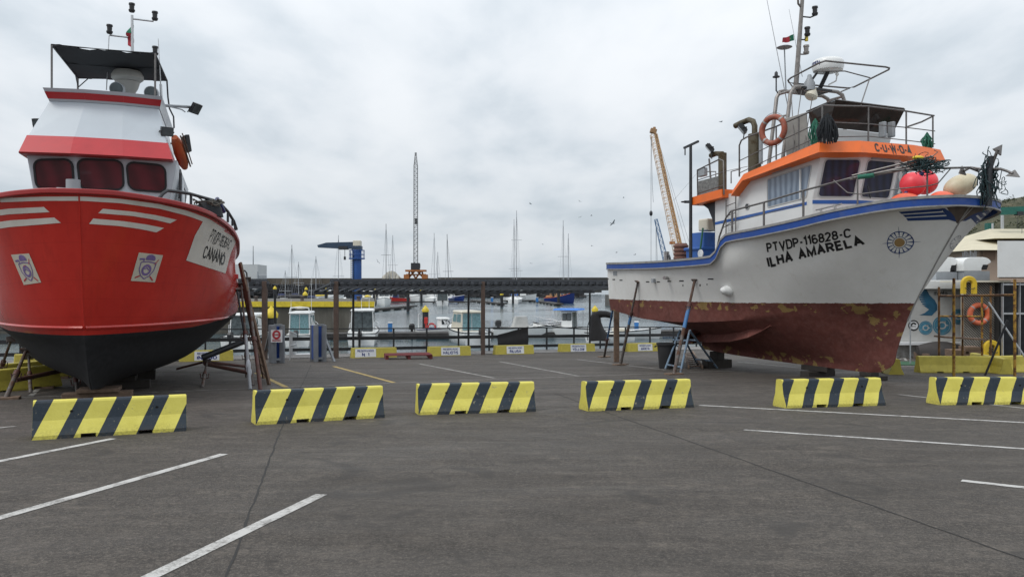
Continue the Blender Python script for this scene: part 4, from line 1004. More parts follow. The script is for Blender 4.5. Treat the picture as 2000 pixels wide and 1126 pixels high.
m_coil = M('red_brown_rope_drum', (0.16, 0.075, 0.055), 0.75, var=0.25, scale=12)
c = RB.Y(1330, 512, 1.1); c.z = 1.75; prof = [(0.0, 0.0), (0.22, 0.0)]
for i in range(9): prof += [(0.22, 0.03 + 0.135 * i), (0.255, 0.055 + 0.135 * i), (0.255, 0.11 + 0.135 * i), (0.22, 0.135 + 0.135 * i)]
prof += [(0.2, 1.26), (0.0, 1.26)]
mb = MB(); mb.lathe(prof, c, None, 24); mb.build('rope_drum', m_coil, rb)
c = RB.Y(1301, 514, 1.0); mb = MB(); mb.tube(c + V((0, 0, -.3)), RB.Y(1302, 491, 1.0), 0.1, n=14); mb.build('steel_canister', m_steel, rb)
mb = MB(); mb.path([RB.Y(1309, 512, 1), RB.Y(1308, 503, 1), RB.Y(1306, 498, 1)], 0.04); mb.build('canister_bracket', m_blackmetal, rb)
# ------------------------------------------------------------------ things carried by the white boat
def on(b, p): return b.mw @ V(p)
m_ring = M('faded_orange_lifebuoy', (0.30, 0.078, 0.045), 0.7, var=0.2, scale=8, dirt=(0.3, 0.26, 0.22), dirta=0.6)
def lifebuoy(name, label, c, rot, m, RR=0.29, r=0.075, group=None, sx=1.0):
    root = thing(name, label, 'lifebuoy', c, 0, group)
    mb = MB(); mb.torus(V((0, 0, 0)), RR, r, rot, 40, 12, sx=sx); mb.build('ring', m, root)
    for i in range(4):
        a = R(45 + 90 * i); d = V((math.cos(a), math.sin(a), 0)); p = d * RR
        mb = MB(); tt = V((-d.y, d.x, 0))
        pts = [p + d * (r * 1.03 * math.cos(q)) + V((0, 0, r * 1.03 * math.sin(q))) for q in [2 * math.pi * k / 14 for k in range(14)]]
        mb.loft([[rot @ (q - tt * 0.025) for q in pts], [rot @ (q + tt * 0.025) for q in pts]], False); mb.build('band', m_bandtape, root)
    mb = MB(); pts = []
    for i in range(48):
        a = 2 * math.pi * i / 48; rr = RR + r + 0.012 + 0.02 * abs(math.sin(2 * (a - R(45)))); pts.append(rot @ V((rr * math.cos(a) * sx, rr * math.sin(a), 0)))
    mb.path(pts, 0.007, 5, True); mb.build('grab_line', m_ropegrey, root)
    return root
m_bandtape = M('grey_reflective_tape', (0.34, 0.33, 0.32), 0.5, var=0.2)
m_ropegrey = M('grey_rope', (0.2, 0.19, 0.17), 0.85, var=0.3, scale=30)
m_ropegreen = M('green_rope', (0.02, 0.13, 0.085), 0.8, var=0.35, scale=20)
m_ropedark = M('dark_rope', (0.017, 0.02, 0.024), 0.85, var=0.4, scale=20)
m_ropeteal = M('dark_teal_rope', (0.018, 0.04, 0.045), 0.85, var=0.4, scale=20)
rotY = RB.mw.to_3x3() @ Matrix.Rotation(R(90), 3, 'X') @ Matrix.Rotation(R(12), 3, 'Y')
lifebuoy('lifebuoy', 'weathered orange lifebuoy hung on the upper rail of the white boat', on(RB, RB.Y(1510, 254, 1.86)), rotY, m_ring, 0.36, 0.078)
def bundle(name, label, top, w, h, mat, n=34, axis=V((1, 0, 0)), seed=1, cat='rope bundle'):
    """rope hanks hanging over a rail: many drooping loops"""
    rd = random.Random(seed); root_mb = MB(); ax = axis.normalized()
    for i in range(n):
        f = rd.uniform(-1, 1); x = ax * f * w / 2; hh = h * rd.uniform(0.75, 1.0) * (1 - 0.25 * f * f)
        out = V((rd.uniform(-.08, .08), rd.uniform(-.08, .08), 0)); sp = rd.uniform(1.0, 1.45)
        pts = [top + x * 0.55 + V((0, 0, 0.02 * rd.random())) - V((0, 0, abs(f) * 0.1))]
        for k in range(1, 7):
            q = k / 6; pts.append(top + x * (0.55 + q * (sp - 0.5)) + out * math.sin(q * 3) - V((0, 0, hh * q + abs(f) * 0.1)) + V((rd.uniform(-.012, .012), rd.uniform(-.012, .012), 0)))
        root_mb.path(pts, rd.uniform(0.012, 0.02), 5)
    o = root_mb.build(name, mat); return tag(o, label, cat)
bundle('rope_bundle', 'black hank of rope draped over the front corner of the white boat upper rail', on(RB, RB.X(1616, 222, 2.58)), 0.42, 0.78, m_ropedark, 60, RB.mw.to_3x3() @ V((0.3, 1, 0)), 3)
bundle('rope_bundle', 'green hank of rope beside the black one on the white boat upper rail', on(RB, RB.Y(1592, 232, 1.8)), 0.25, 0.72, m_ropegreen, 30, RB.mw.to_3x3() @ V((1, 0, 0)), 4)
bundle('rope_bundle', 'green hank of rope at the far right post of the white boat upper rail', on(RB, RB.X(1811, 259, 2.55)), 0.26, 0.42, m_ropegreen, 30, RB.mw.to_3x3() @ V((0, 1, 0)), 5)
def buoy(name, label, c, r, mat, axis=None, grp=None):
    root = thing(name, label, 'buoy', c, 0, grp)
    rot = V(axis).normalized().to_track_quat('Z', 'Y').to_matrix() if axis is not None else Matrix.Identity(3)
    mb = MB(); mb.ball((0, 0, 0), r, rot, 28, 18); mb.build('float', mat, root)
    rz = r if not isinstance(r, tuple) else r[2]
    mb = MB(); mb.lathe([(0.055, rz * 0.9), (0.05, rz + 0.03), (0.035, rz + 0.07), (0.0, rz + 0.075)], (0, 0, 0), rot, 12); mb.build('eye', m_rubber if rz > .4 else m_navy, root)
    return root
m_pink = M('pink_vinyl', (0.80, 0.055, 0.075), 0.42, var=0.1)
m_coral = M('coral_vinyl', (0.82, 0.14, 0.065), 0.45, var=0.1)
m_creamv = M('cream_vinyl', (0.56, 0.5, 0.35), 0.45, var=0.12, dirt=(0.4, 0.2, 0.09), dirta=0.5, scale=2)
BU = 'fenders piled on the bow of the white boat'
buoy('fender_buoy', 'pink round fender in front, topmost of the pile behind the bow rail', at(1783, 360, 19.3), 0.30, m_pink, (0.3, -0.5, 0.6), BU)
buoy('fender_buoy', 'pink round fender tucked behind the front pink one on the bow', at(1806, 356, 19.8), 0.31, m_pink, (0.5, 0.5, 0.5), BU)
buoy('fender_buoy', 'coral round fender at the left of the pile, half hidden by the blue rail', at(1768, 406, 19.0), (0.42, 0.36, 0.36), m_coral, (0.2, 0.3, 1), BU)
buoy('fender_buoy', 'coral fender under the cream one, mostly hidden by the rail', at(1841, 402, 19.1), (0.38, 0.38, 0.34), m_coral, (0.6, 0.2, 0.7), BU)
buoy('fender_buoy', 'cream oval fender lying beside the anchor post on the bow', at(1876, 362, 19.3), (0.26, 0.26, 0.44), m_creamv, (1, 0.1, 0.42), BU)
# bow post with lashed grapnel anchor
def bp(px, py, y=-0.25): return RB.Y(px, py, y)
mb = MB(); mb.tube(bp(1931, 402), bp(1935, 305), 0.07, 0.06, 12); mb.tube(bp(1922, 400), bp(1919, 335), 0.035); mb.build('bow_post', m_blackmetal, rb)
anchor = thing('grapnel_anchor', 'grey grapnel anchor with barbed arms lashed to the bow post', 'anchor', on(RB, bp(1933, 345)))
mb = MB(); ws = lambda *pp: [on(RB, bp(a, b, c)) for a, b, c in pp]
mb.path(ws((1925, 372, -.3), (1932, 340, -.3), (1941, 312, -.3), (1949, 292, -.3)), 0.035); mb.build('shank', m_rail, anchor, True)
def arm(pts, head):
    mb = MB(); mb.path(pts, 0.03); d = (pts[-1] - pts[-2]).normalized(); s = d.cross(V((0, 1, 0))).normalized(); p = pts[-1]
    mb.prism([p + d * 0.2, p - s * 0.12 - d * 0.05, p + s * 0.12 - d * 0.05], V((0, 0.05, 0))); mb.build('arm', m_rail, anchor, True)
arm(ws((1936, 330, -.3), (1955, 330, -.3), (1967, 334, -.3), (1978, 339, -.3)), 0)
arm(ws((1930, 332, -.3), (1915, 330, -.3), (1895, 327, -.2), (1882, 334, 0.1)), 0)
arm(ws((1938, 318, -.3), (1944, 303, -.3), (1950, 294, -.4)), 0)
def tangle(name, label, c, size, mat, n, seed, r=(0.008, 0.016), cat='rope tangle'):
    rd = random.Random(seed); mb = MB()
    for i in range(n):
        p = V((rd.gauss(0, .35) * size[0], rd.gauss(0, .35) * size[1], rd.gauss(0, .35) * size[2])); pts = []
        d = V((rd.gauss(0, 1), rd.gauss(0, 1), rd.gauss(0, 1))).normalized()
        for k in range(9):
            pts.append(V(c) + p); d = (d + V((rd.gauss(0, .5), rd.gauss(0, .5), rd.gauss(0, .5) - 0.06)) - V((p.x / size[0], p.y / size[1], p.z / size[2])) * 0.35).normalized(); p = p + V((d.x * size[0], d.y * size[1], d.z * size[2])) * 0.22
        mb.path(pts, rd.uniform(*r), 5)
    o = mb.build(name, mat); return tag(o, label, cat)
tangle('rope_tangle', 'dark teal tangle of rope wound round the bow post and anchor', on(RB, bp(1928, 350)), (0.22, 0.2, 0.55), m_ropeteal, 60, 11)
tangle('rope_tangle', 'loose dark rope ends hanging right of the bow post', on(RB, bp(1957, 362)), (0.25, 0.1, 0.22), m_ropeteal, 9, 12, (0.006, 0.01))
tangle('rope_tangle', 'dark tangle of gaffs and cord heaped on the bow rail above the pink fenders', on(RB, yy(1810, 322)), (0.42, 0.22, 0.2), m_ropeteal, 80, 13, (0.006, 0.012))
GA = 'gaff poles lashed along the bow rail'
for i, (a, b, c) in enumerate((((1664, 343), (1822, 305), 'topmost of the three dark gaff poles lashed along the bow rail'), ((1668, 347), (1815, 316), 'middle one of the three dark gaff poles lashed along the bow rail'), ((1660, 350), (1808, 324), 'lowest of the three dark gaff poles lashed along the bow rail'))):
    mb = MB(); pa, pb = on(RB, yy(*a)), on(RB, yy(*b)); mb.path([pa, pb], 0.024, 7); d = (pb - pa).normalized(); mb.path([pb, pb + d * 0.1 + V((0, 0, .07)), pb + d * 0.02 + V((0, 0, .14))], 0.012, 6)
    tag(mb.build('gaff_pole', m_rail), c, 'gaff pole', GA)
mb = MB(); mb.path([on(RB, yy(1676, 346)), on(RB, yy(1707, 342))], 0.055, 10); tag(mb.build('rail_sleeve', m_ropegreen), 'green padded sleeve wrapped round the bow rail', 'sleeve')
mb = MB(); mb.ball(on(RB, yy(1793, 308)), (0.13, 0.08, 0.05)); tag(mb.build('yellow_float', m_yellow), 'small yellow float on top of the gaff tangle', 'float')
def flag(name, label, pts_top, pts_bot, fr=0.4, cat='flag'):
    root = thing(name, label, cat, pts_top[0])
    def al(pl, t): x = t * (len(pl) - 1); i = min(len(pl) - 2, int(x)); return pl[i].lerp(pl[i + 1], x - i)
    for nm, t0, t1, m in (('green_field', 0, fr, m_flagg), ('red_field', fr, 1, m_flagr)):
        mb = MB(); n = 8; vs = []; fs = []
        for i in range(n + 1):
            t = t0 + (t1 - t0) * i / n; off = V((0.0, 0.03 * math.sin(t * 11), 0.01 * math.sin(t * 9)))
            for q in (al(pts_top, t), al(pts_bot, t)): vs += [q + off, q + off + V((0, 0.006, 0))]
            if i: a = 4 * i - 4; b = 4 * i; fs += [(a, a + 2, b + 2, b), (a + 1, b + 1, b + 3, a + 3), (a, b, b + 1, a + 1), (a + 2, a + 3, b + 3, b + 2)]
        mb.add(vs, fs, 0, False); mb.build(nm, m, root, True)
    mb = MB(); c = (al(pts_top, fr) + al(pts_bot, fr)) / 2; s_ = (al(pts_top, fr) - al(pts_bot, fr)).length * 0.2
    mb.ball(c - V((0, 0.005, 0)), (s_, 0.02, s_)); mb.build('emblem', m_flagy, root, True)
    return root
m_flagg = M('green_flag_cloth', (0.02, 0.16, 0.09), 0.8); m_flagr = M('red_flag_cloth', (0.36, 0.03, 0.045), 0.8); m_flagy = M('yellow_flag_emblem', (0.5, 0.36, 0.06), 0.8)
fx = lambda a, b: on(RB, RB.X(a, b, 5.2))
flag('flag', 'green and red flag on the thin antenna of the white boat', [fx(1550, 67), fx(1540, 71), fx(1528, 75)], [fx(1551, 79), fx(1541, 82), fx(1527, 84)], 0.45)
# ------------------------------------------------------------------ props, trestle, blocks under the white boat
def shore(name, label, top, foot, r=0.045, mats=(None, None), split=0.55, group=None, plate=True, hull_plate=True, sleeve=None):
    top, foot = V(top), V(foot)
    root = thing(name, label, 'boat prop', foot, 0, group); d = (top - foot).normalized(); j = foot.lerp(top, split)
    mb = MB(); mb.tube(foot, j, r, n=12); mb.build('outer_tube', mats[0], root, True)
    if sleeve is not None:
        mb = MB(); mb.tube(foot.lerp(top, sleeve), j + d * 0.01, r * 1.06, n=12); mb.build('sleeve', m_bluesteel, root, True)
    mb = MB(); mb.tube(j - d * 0.1, top, r * 0.72, n=12); mb.build('inner_tube', mats[1], root, True)
    mb = MB(); mb.lathe([(r * 1.35, -0.05), (r * 1.35, 0.08)], j, d.to_track_quat('Z', 'Y').to_matrix(), 12); mb.path([j + V((-.11, 0, .02)), j + V((-.09, 0, -.1)), j + V((.09, 0, -.1)), j + V((.11, 0, .02))], 0.012, 6); mb.build('collar', m_rustred, root, True)
    if plate:
        mb = MB(); mb.box(foot + V((0, 0, 0.02)), (0.5, 0.28, 0.05), 0.4); mb.build('foot_board', m_wood, root, True)
    if hull_plate:
        mb = MB(); mb.box(top, (0.2, 0.14, 0.03), d.to_track_quat('Z', 'Y').to_matrix()); mb.build('head_plate', m_rust, root, True)
    return root
PR = 'steel props holding the white boat'
def hull_w(b, px, py, off=0.03): return on(b, b.H(px, py, off))
shore('boat_prop', 'rusty steel prop with blue lower tube leaning on the white hull under the blue bins', hull_w(RB, 1357, 547), G(1316, 731), 0.055, (m_rust, m_rust), 0.72, PR, sleeve=0.48)
shore('boat_prop', 'slim steel prop leaning on the white hull near the stern, blue in the middle', hull_w(RB, 1246, 549.5), G(1212, 712.5), 0.05, (m_rust, m_rust), 0.62, PR, sleeve=0.5)
shore('boat_prop', 'dark blue steel prop under the stern corner of the white boat', on(RB, RB.Y(1197, 603, 1.7)), G(1180, 697), 0.05, (m_rust, m_bluesteel), 0.4, PR)
f_ = G(1204, 690); mb = MB(); tp = on(RB, RB.Y(1204, 606, 1.2)); f_ = V((tp.x, tp.y, 0)); f_.z = gz(f_); mb.beam(f_, tp, 0.2, 0.2); tag(mb.build('timber_prop', m_wood, bev=0.01), 'square brown timber post under the stern of the white boat', 'timber post')
m_timber_d = M('dark_oiled_timber', (0.035, 0.03, 0.026), 0.85, var=0.3, scale=8)
BK = 'keel blocks under the white boat'
for i, (X_, lab) in enumerate(((4.8, 'dark timber keel block under the middle of the white boat'), (9.3, 'dark timber keel block under the skeg of the white boat'), (3.0, 'dark timber keel block under the fore end of the white keel'))):
    p = RB.mw @ V((X_, 0, 0)); zg = gz(p); zt_ = -0.72 if X_ < 6 else -0.66
    mb = MB(); h_ = zt_ - zg; mb.box((0, 0, h_ * 0.25), (0.34, 1.0, h_ * 0.5), RB.rz); mb.box((0, 0, h_ * 0.75 + 0.001), (0.9 if i == 0 else 0.36, 0.34, h_ * 0.5 - 0.006), RB.rz + 0.1)
    mb.v = [q + V((p.x, p.y, zg)) for q in mb.v]; tag(mb.build('keel_block', m_timber_d, bev=0.012), lab, 'keel block', BK)
# blue steel trestle ladder
tr = thing('steel_trestle', 'worn pale blue steel trestle beside the black bin under the white hull', 'trestle', G(1325, 722))
def gp(px, py, d=None): return G(px, py) if d is None else at(px, py, d)
dA = G(1299, 721).y; 
L1, L2 = gp(1299, 721), gp(1329, 727); T1a, T2a = at(1328, 645, L1.y + 0.5), at(1347, 645, L2.y + 0.5)
B1, B2 = L1 + V((1.6, 2.2, 0)), L2 + V((1.7, 2.2, 0))
for b in (B1, B2): b.z = gz(b)
for a, b in ((L1, T1a), (L2, T2a), (B1, T1a), (B2, T2a)):
    mb = MB(); mb.tube(a, b, 0.035, n=8); mb.build('leg', m_bluegrey, tr, True)
for a, b, f in ((L1, L2, 0.12), (B1, B2, 0.2)):
    tA, tB = (T1a, T2a); mb = MB(); mb.tube(a.lerp(tA, f), b.lerp(tB, f), 0.03); mb.tube(a.lerp(tA, .75), b.lerp(tB, .75), 0.03); mb.build('crossbar', m_bluegrey, tr, True)
mb = MB(); mb.beam(L1.lerp(T1a, .76) + V((-.1, 0, 0)), B1.lerp(T1a, .76) + V((.2, 0, 0)), 0.05, 0.05); mb.build('top_bar', m_bluegrey, tr, True)
# ladder lying on the ground
ld = thing('wooden_ladder', 'weathered short ladder lying on the ground behind the trestle', 'ladder', G(1350, 712))
a, b = G(1338, 700), G(1345, 720); c, d_ = G(1353, 698), G(1372, 720)
lift = V((0, 0, 0.12))
for p, q in ((a, b), (c, d_)):
    mb = MB(); mb.beam(p + lift * 2, q + lift * 0.5, 0.05, 0.1); mb.build('rail', m_wood, ld, True)
for i in range(8):
    f = (i + 0.5) / 8; mb = MB(); mb.beam(a.lerp(b, f) + lift * (2 - 1.5 * f), c.lerp(d_, f) + lift * (2 - 1.5 * f), 0.06, 0.03); mb.build('rung', m_wood, ld, True)
# black bin
bn = thing('rubbish_bin', 'black plastic bin standing beside the blue trestle', 'bin', G(1302, 719))
mb = MB(); mb.lathe([(0.0, 0.0), (0.24, 0.0), (0.25, 0.04), (0.31, 0.78), (0.34, 0.78), (0.345, 0.84), (0.30, 0.845), (0.24, 0.1)], (0, 0, 0), None, 28, cap=False); mb.build('tub', m_rubber, bn)
for sx in (-1, 1):
    mb = MB(); mb.path([(sx * .33, -.08, .76), (sx * .4, -.08, .72), (sx * .4, .08, .72), (sx * .33, .08, .76)], 0.014, 6); mb.build('handle', m_rubber, bn)
# ================================================================== red boat
LB = Boat((-7.8, 14.2), -70.0)
t = NT('red_hull_with_black_bottom')
x, y, z = t.xyz()
nA = t.noise(1.5, 6, 0.65); nC = t.noise(9, 5, 0.6); nD = t.noise(0.7, 4, 0.55)
wl_ = t.math('ADD', 0.655, t.math('MULTIPLY', t.ramp(x, 3.0, 10.0), 0.38))
below = t.math('LESS_THAN', z, wl_)
stk = t.noise(1.6, 8, 0.7, stretch=(3.5, 3.5, 0.25)); seam = t.math('LESS_THAN', t.math('FRACT', t.math('DIVIDE', t.math('ADD', z, t.math('MULTIPLY', x, 0.05)), 0.34)), 0.03)
redc = t.mix(t.ramp(nA, 0.3, 0.7), (0.42, 0.021, 0.015), (0.49, 0.03, 0.02))
redc = t.mix(t.math('MULTIPLY', t.ramp(stk, 0.5, 0.75), 0.35), redc, (0.2, 0.016, 0.012)); redc = t.mix(t.math('MULTIPLY', seam, 0.22), redc, (0.18, 0.012, 0.01))
blk = t.mix(t.ramp(nC, 0.3, 0.75), (0.006, 0.0065, 0.008), (0.018, 0.0185, 0.021))
t.col(t.mix(below, redc, blk)); t.rough(t.mix(below, (0.22,) * 3, (0.85,) * 3))
t.bump(t.math('ADD', t.math('MULTIPLY', nD, 1.0), t.math('MULTIPLY', nC, 0.1)), 0.10, 0.06)
m_hullr = t.mat
m_redrail = M('red_rail_paint', (0.31, 0.015, 0.015), 0.35, var=0.08, scale=2)
m_whitestripe = M('white_hull_stripe', (0.60, 0.57, 0.52), 0.4, var=0.05, dirt=(0.4, 0.3, 0.24), dirta=0.3)
lb = thing('fishing_boat', 'red fishing boat with black bottom and grey sun canopy seen bow on', 'boat', LB.loc, LB.rz)
LB.hard = set()
rows = [
    [(0, 0, 3.30), (.05, .4, 3.30), (.2, .8, 3.28), (.5, 1.22, 3.25), (1, 1.66, 3.21), (1.7, 2.06, 3.15), (2.6, 2.4, 3.02), (3.6, 2.64, 2.85), (4.8, 2.76, 2.66), (6.5, 2.78, 2.5), (9, 2.72, 2.42), (12, 2.55, 2.45), (14, 2.35, 2.5)],
    [(.14, 0, 2.6), (.22, .36, 2.6), (.42, .74, 2.58), (.8, 1.16, 2.54), (1.35, 1.58, 2.5), (2.1, 1.98, 2.44), (3.1, 2.36, 2.34), (4.2, 2.58, 2.22), (5.6, 2.72, 2.1), (8, 2.72, 2.05), (12, 2.55, 2.05), (14, 2.35, 2.1)],
    [(.33, 0, 1.7), (.45, .34, 1.7), (.72, .72, 1.7), (1.15, 1.12, 1.68), (1.8, 1.55, 1.66), (2.6, 1.97, 1.64), (3.6, 2.36, 1.6), (4.8, 2.66, 1.56), (6.4, 2.82, 1.54), (9, 2.82, 1.54), (12, 2.5, 1.56), (14, 2.3, 1.6)],
    [(.57, 0, .78), (.75, .34, .78), (1.1, .74, .78), (1.6, 1.13, .78), (2.3, 1.52, .78), (3.1, 1.88, .78), (4.1, 2.25, .8), (5.3, 2.56, .84), (7, 2.80, .9), (9, 2.82, .95), (12, 2.4, 1.05), (14, 2.2, 1.1)],
    [(.72, 0, .42), (.95, .27, .42), (1.35, .6, .43), (1.9, .94, .43), (2.7, 1.35, .42), (3.6, 1.74, .42), (4.6, 2.06, .44), (5.8, 2.33, .48), (7.4, 2.52, .55), (9, 2.5, .62), (12, 2.2, .85), (14, 2.05, 1.0)],
    [(.95, 0, .05), (1.25, .24, .04), (1.8, .56, .02), (2.6, .95, -.02), (3.6, 1.32, -.06), (4.8, 1.62, -.1), (6.2, 1.75, -.1), (8, 1.8, 0), (10, 1.6, .2), (12, 1.4, .6), (14, 1.5, .9)],
    [(1.18, 0, -.26), (1.6, .18, -.27), (2.4, .46, -.3), (3.6, .8, -.35), (5, 1.02, -.38), (7, 1.0, -.36), (9, .8, -.2), (11, .5, .2)],
    [(1.42, 0, -.47), (2, .1, -.5), (3.4, .16, -.52), (6, .18, -.54), (9, .15, -.54), (10.6, .1, -.5)]]
LB.make_hull(rows, TS, m_hullr, lb)
mb = LB.deck_mesh(lambda p: 0.55)
mb.build('deck', m_deck, lb)
ring = [p for p in reversed(LB.gunwale(1))][:-1] + LB.gunwale(-1)
mb = MB(); LB.strip(mb, ring, (-0.16, 0.06), -0.07, 0.03); mb.build('rail_cap', m_redrail, lb, bev=0.02)
# ------------------------------------------------------------------ red boat: marks on the hull
mb = MB()
LB.patch(mb, ([(-60, 389), (80, 384), (160, 383.5), (235, 388), (310, 398), (365, 411), (410, 428), (440, 448)], [(-60, 397), (80, 392), (160, 392), (235, 396.5), (310, 407), (365, 421), (396, 432), (430, 456)]), nu=40, nv=2)
LB.patch(mb, ([(-60, 417), (20, 407), (86, 404)], [(-60, 428), (20, 418), (97, 414)]), nu=14, nv=2)
LB.patch(mb, ([(-60, 442), (20, 430), (106, 424.5)], [(-60, 455), (20, 443), (119, 435)]), nu=14, nv=2)
LB.patch(mb, ([(201, 407.5), (260, 413), (305, 420), (345, 429)], [(192, 416), (255, 421), (298, 428), (332, 436)]), nu=14, nv=2)
LB.patch(mb, ([(182, 426.5), (240, 431.5), (285, 438), (320, 445)], [(174, 437), (232, 441), (274, 447), (305, 453.5)]), nu=14, nv=2)
mb.build('bow_stripes', m_whitestripe, lb)
mb = MB()
LB.patch(mb, ([(363, 508), (368, 495), (380, 460), (396, 432), (399, 429)], [(440, 533.5), (443, 522), (450, 495), (461, 470), (462, 466)]), nu=16, nv=14, off=0.006)
mb.build('name_panel', m_whitestripe, lb)
t1 = text2d('PTVDP-116361-C', 0.1, 0.1); t2 = text2d('CANAN\u00d3', 0.15, 0.1)
def quad_patch(b, mb, tt, q, off):
    vs2, fs = tt; vs = []
    qq = [V((p[0], p[1], 0)) for p in q]
    for u, v in vs2:
        p = bil(qq, u, v); h = b.hit(p.x, p.y); vs.append(h[0] + h[1] * off)
    mb.add(vs, fs)
mb = MB(); quad_patch(LB, mb, t1, [(416, 446), (453, 469), (446, 487), (405, 472)], 0.012)
mb.build('registration_lettering', m_txt, lb); mb = MB()
quad_patch(LB, mb, t2, [(401, 478.5), (441, 493), (436, 518), (394, 503)], 0.012); mb.build('name_lettering', m_txt, lb)
# crest stickers: shield with helmet and crossed tools
m_stick = M('beige_sticker', (0.5, 0.46, 0.38), 0.5, var=0.06); m_purple = M('violet_print', (0.16, 0.11, 0.27), 0.5, var=0.2); m_redprint = M('red_print', (0.4, 0.04, 0.05), 0.5)
for q in ([(22, 497), (57, 494.5), (81, 551), (47, 556)], [(271, 492.5), (318, 498), (302, 551), (255, 548)]):
    mb = MB(); LB.patch(mb, ([q[0], q[1]], [q[3], q[2]]), nu=6, nv=6, off=0.006); st = mb.build('crest_sticker', m_stick, lb)
    def ln(pts, w, mb):
        for a, b in zip(pts, pts[1:]):
            l = math.hypot(b[0] - a[0], b[1] - a[1]); n = (-(b[1] - a[1]) / l * w, (b[0] - a[0]) / l * w)
            quad_patch(LB, mb, ([(a[0] + n[0], a[1] + n[1]), (a[0] - n[0], a[1] - n[1]), (b[0] - n[0], b[1] - n[1]), (b[0] + n[0], b[1] + n[1])], [(0, 1, 2, 3)]), q, 0.011)
    mb = MB(); ln([(.2, .68), (.5, .72), (.82, .68), (.8, .42), (.68, .22), (.5, .1), (.32, .22), (.2, .42), (.2, .68)], 0.018, mb)
    quad_patch(LB, mb, disc2d(.12, .2, 20, (.5, .42)), q, 0.011)
    ln([(.36, .8), (.42, .92), (.55, .95), (.68, .9), (.72, .8), (.36, .8)], 0.03, mb); ln([(.42, .86), (.66, .86)], 0.05, mb); ln([(.1, .78), (.3, .8), (.28, .72)], 0.03, mb)
    ln([(.4, .45), (.5, .5), (.6, .42)], 0.02, mb); mb.build('crest_print', m_purple, st)
    mb = MB(); ln([(.88, .82), (.76, .64)], 0.016, mb); ln([(.12, .12), (.3, .2)], 0.025, mb); ln([(.88, .06), (.72, .2)], 0.025, mb); ln([(.44, .6), (.56, .6)], 0.02, mb); mb.build('crest_print', m_redprint, st)
# spray rail, stem bar, bottom fittings
pr = []
for sg in (1, -1):
    pts = []
    for tt in [(i / 59) ** 2 for i in range(60)]:
        x = 0.573 + 7.0 * tt; z = 0.80 - 0.006 * x
        h = LB.bvh.ray_cast(V((x, 9 * sg, z)), V((0, -sg, 0)))
        if h[0] is not None: pts.append(h[0])
    mb = MB(); mb.path(pts, lambda f: 0.035 if f < 0.9 else 0.02, 6); mb.build('spray_rail', m_hullr, lb)
mb = MB(); pts = [V((fn[0] - 0.008, 0, fn[3](fn[0]))) for fn in LB.fns[:4]]; mb.path(pts, 0.014, 6); mb.build('stem_bar', m_hullr, lb)
# ------------------------------------------------------------------ red boat: wheelhouse
m_wh2 = M('blue_white_wheelhouse', (0.48, 0.525, 0.565), 0.38, var=0.04, dirt=(0.45, 0.45, 0.45), dirta=0.2, scale=1.2)
m_redw = M('red_wheelhouse_band', (0.44, 0.025, 0.03), 0.4, var=0.08)
m_curtR = curtain('window_with_dark_red_curtain', (0.05, 0.006, 0.01), (0.1, 0.01, 0.017), 14, 0.35)
def sec(x, z, pl, pr_, bow, xa, wa=None):
    """plan section: front edge through two pixel columns at depth x, bowed forward in the middle"""
    ya, yb = LB.X(pl[0], pl[1], x).y, LB.X(pr_[0], pr_[1], x).y      # ya starboard, yb port
    w = (ya - yb) / 2 if wa is None else wa; c = (ya + yb) / 2
    return [V((x, ya, z)), V((x - bow, ya * .36 + yb * .64 if False else c + (ya - c) * .34, z)), V((x - bow, c + (yb - c) * .34, z)), V((x, yb, z)), V((xa, c - w, z)), V((xa, c + w, z))]
zb0, zb1 = LB.X(190, 308, 3.05).z, LB.X(190, 272, 3.05).z
s_low = sec(3.3, 2.3, (68, 420), (328, 420), .14, 8.8); s_base = sec(3.2, 3.5, (66, 378), (331, 384), .14, 8.8); s_head = sec(3.0, zb0 + 0.02, (51, 308), (346, 316), .14, 8.8)
mb = MB(); mb.loft([s_low, s_base, s_head], True); mb.build('wheelhouse', m_wh2, lb, bev=0.03)
b0_ = sec(2.72, zb0, (36, 304), (337, 312), .14, 9.4); b1_ = sec(3.02, zb1, (52, 268), (328, 283), .14, 9.2)
mb = MB(); mb.loft([b0_, b1_], True); mb.build('brim', m_redw, lb, bev=0.01)
mb = MB(); mb.loft([[p + V((0.03, 0, -0.03)) for p in b0_], [p + V((0, 0, -0.002)) for p in b0_]], True); mb.build('brim_edge', m_redrail, lb)
zt0, zt1 = LB.X(200, 205, 3.6).z, LB.X(200, 180, 3.4).z
u0 = sec(3.06, zb1 + 0.002, (55, 270), (326, 284), .13, 7.3); u1 = sec(3.6, zt0 + 0.02, (97, 200), (310, 213), .13, 6.9)
mb = MB(); mb.loft([u0, u1], True); mb.build('flybridge', m_wh2, lb, bev=0.02)
t0 = sec(3.57, zt0, (96, 203), (312, 215), .13, 7.0); t1_ = sec(3.38, zt1, (83, 174), (317, 189), .13, 7.1)
mb = MB(); mb.loft([t0, t1_], True); mb.build('flybridge_coaming', m_wh2, lb, bev=0.01)
mb = MB()
for i in range(3):
    qd = [t1_[i], t1_[i + 1], t0[i + 1], t0[i]]; nn = qnorm(qd); nn = nn if nn.x < 0 else -nn
    mb.add([bil(qd, u, v) + nn * 0.006 for u, v in ((0, .72), (1, .72), (1, .2), (0, .2))], [(0, 1, 2, 3)])
mb.build('red_stripe', m_redw, lb)
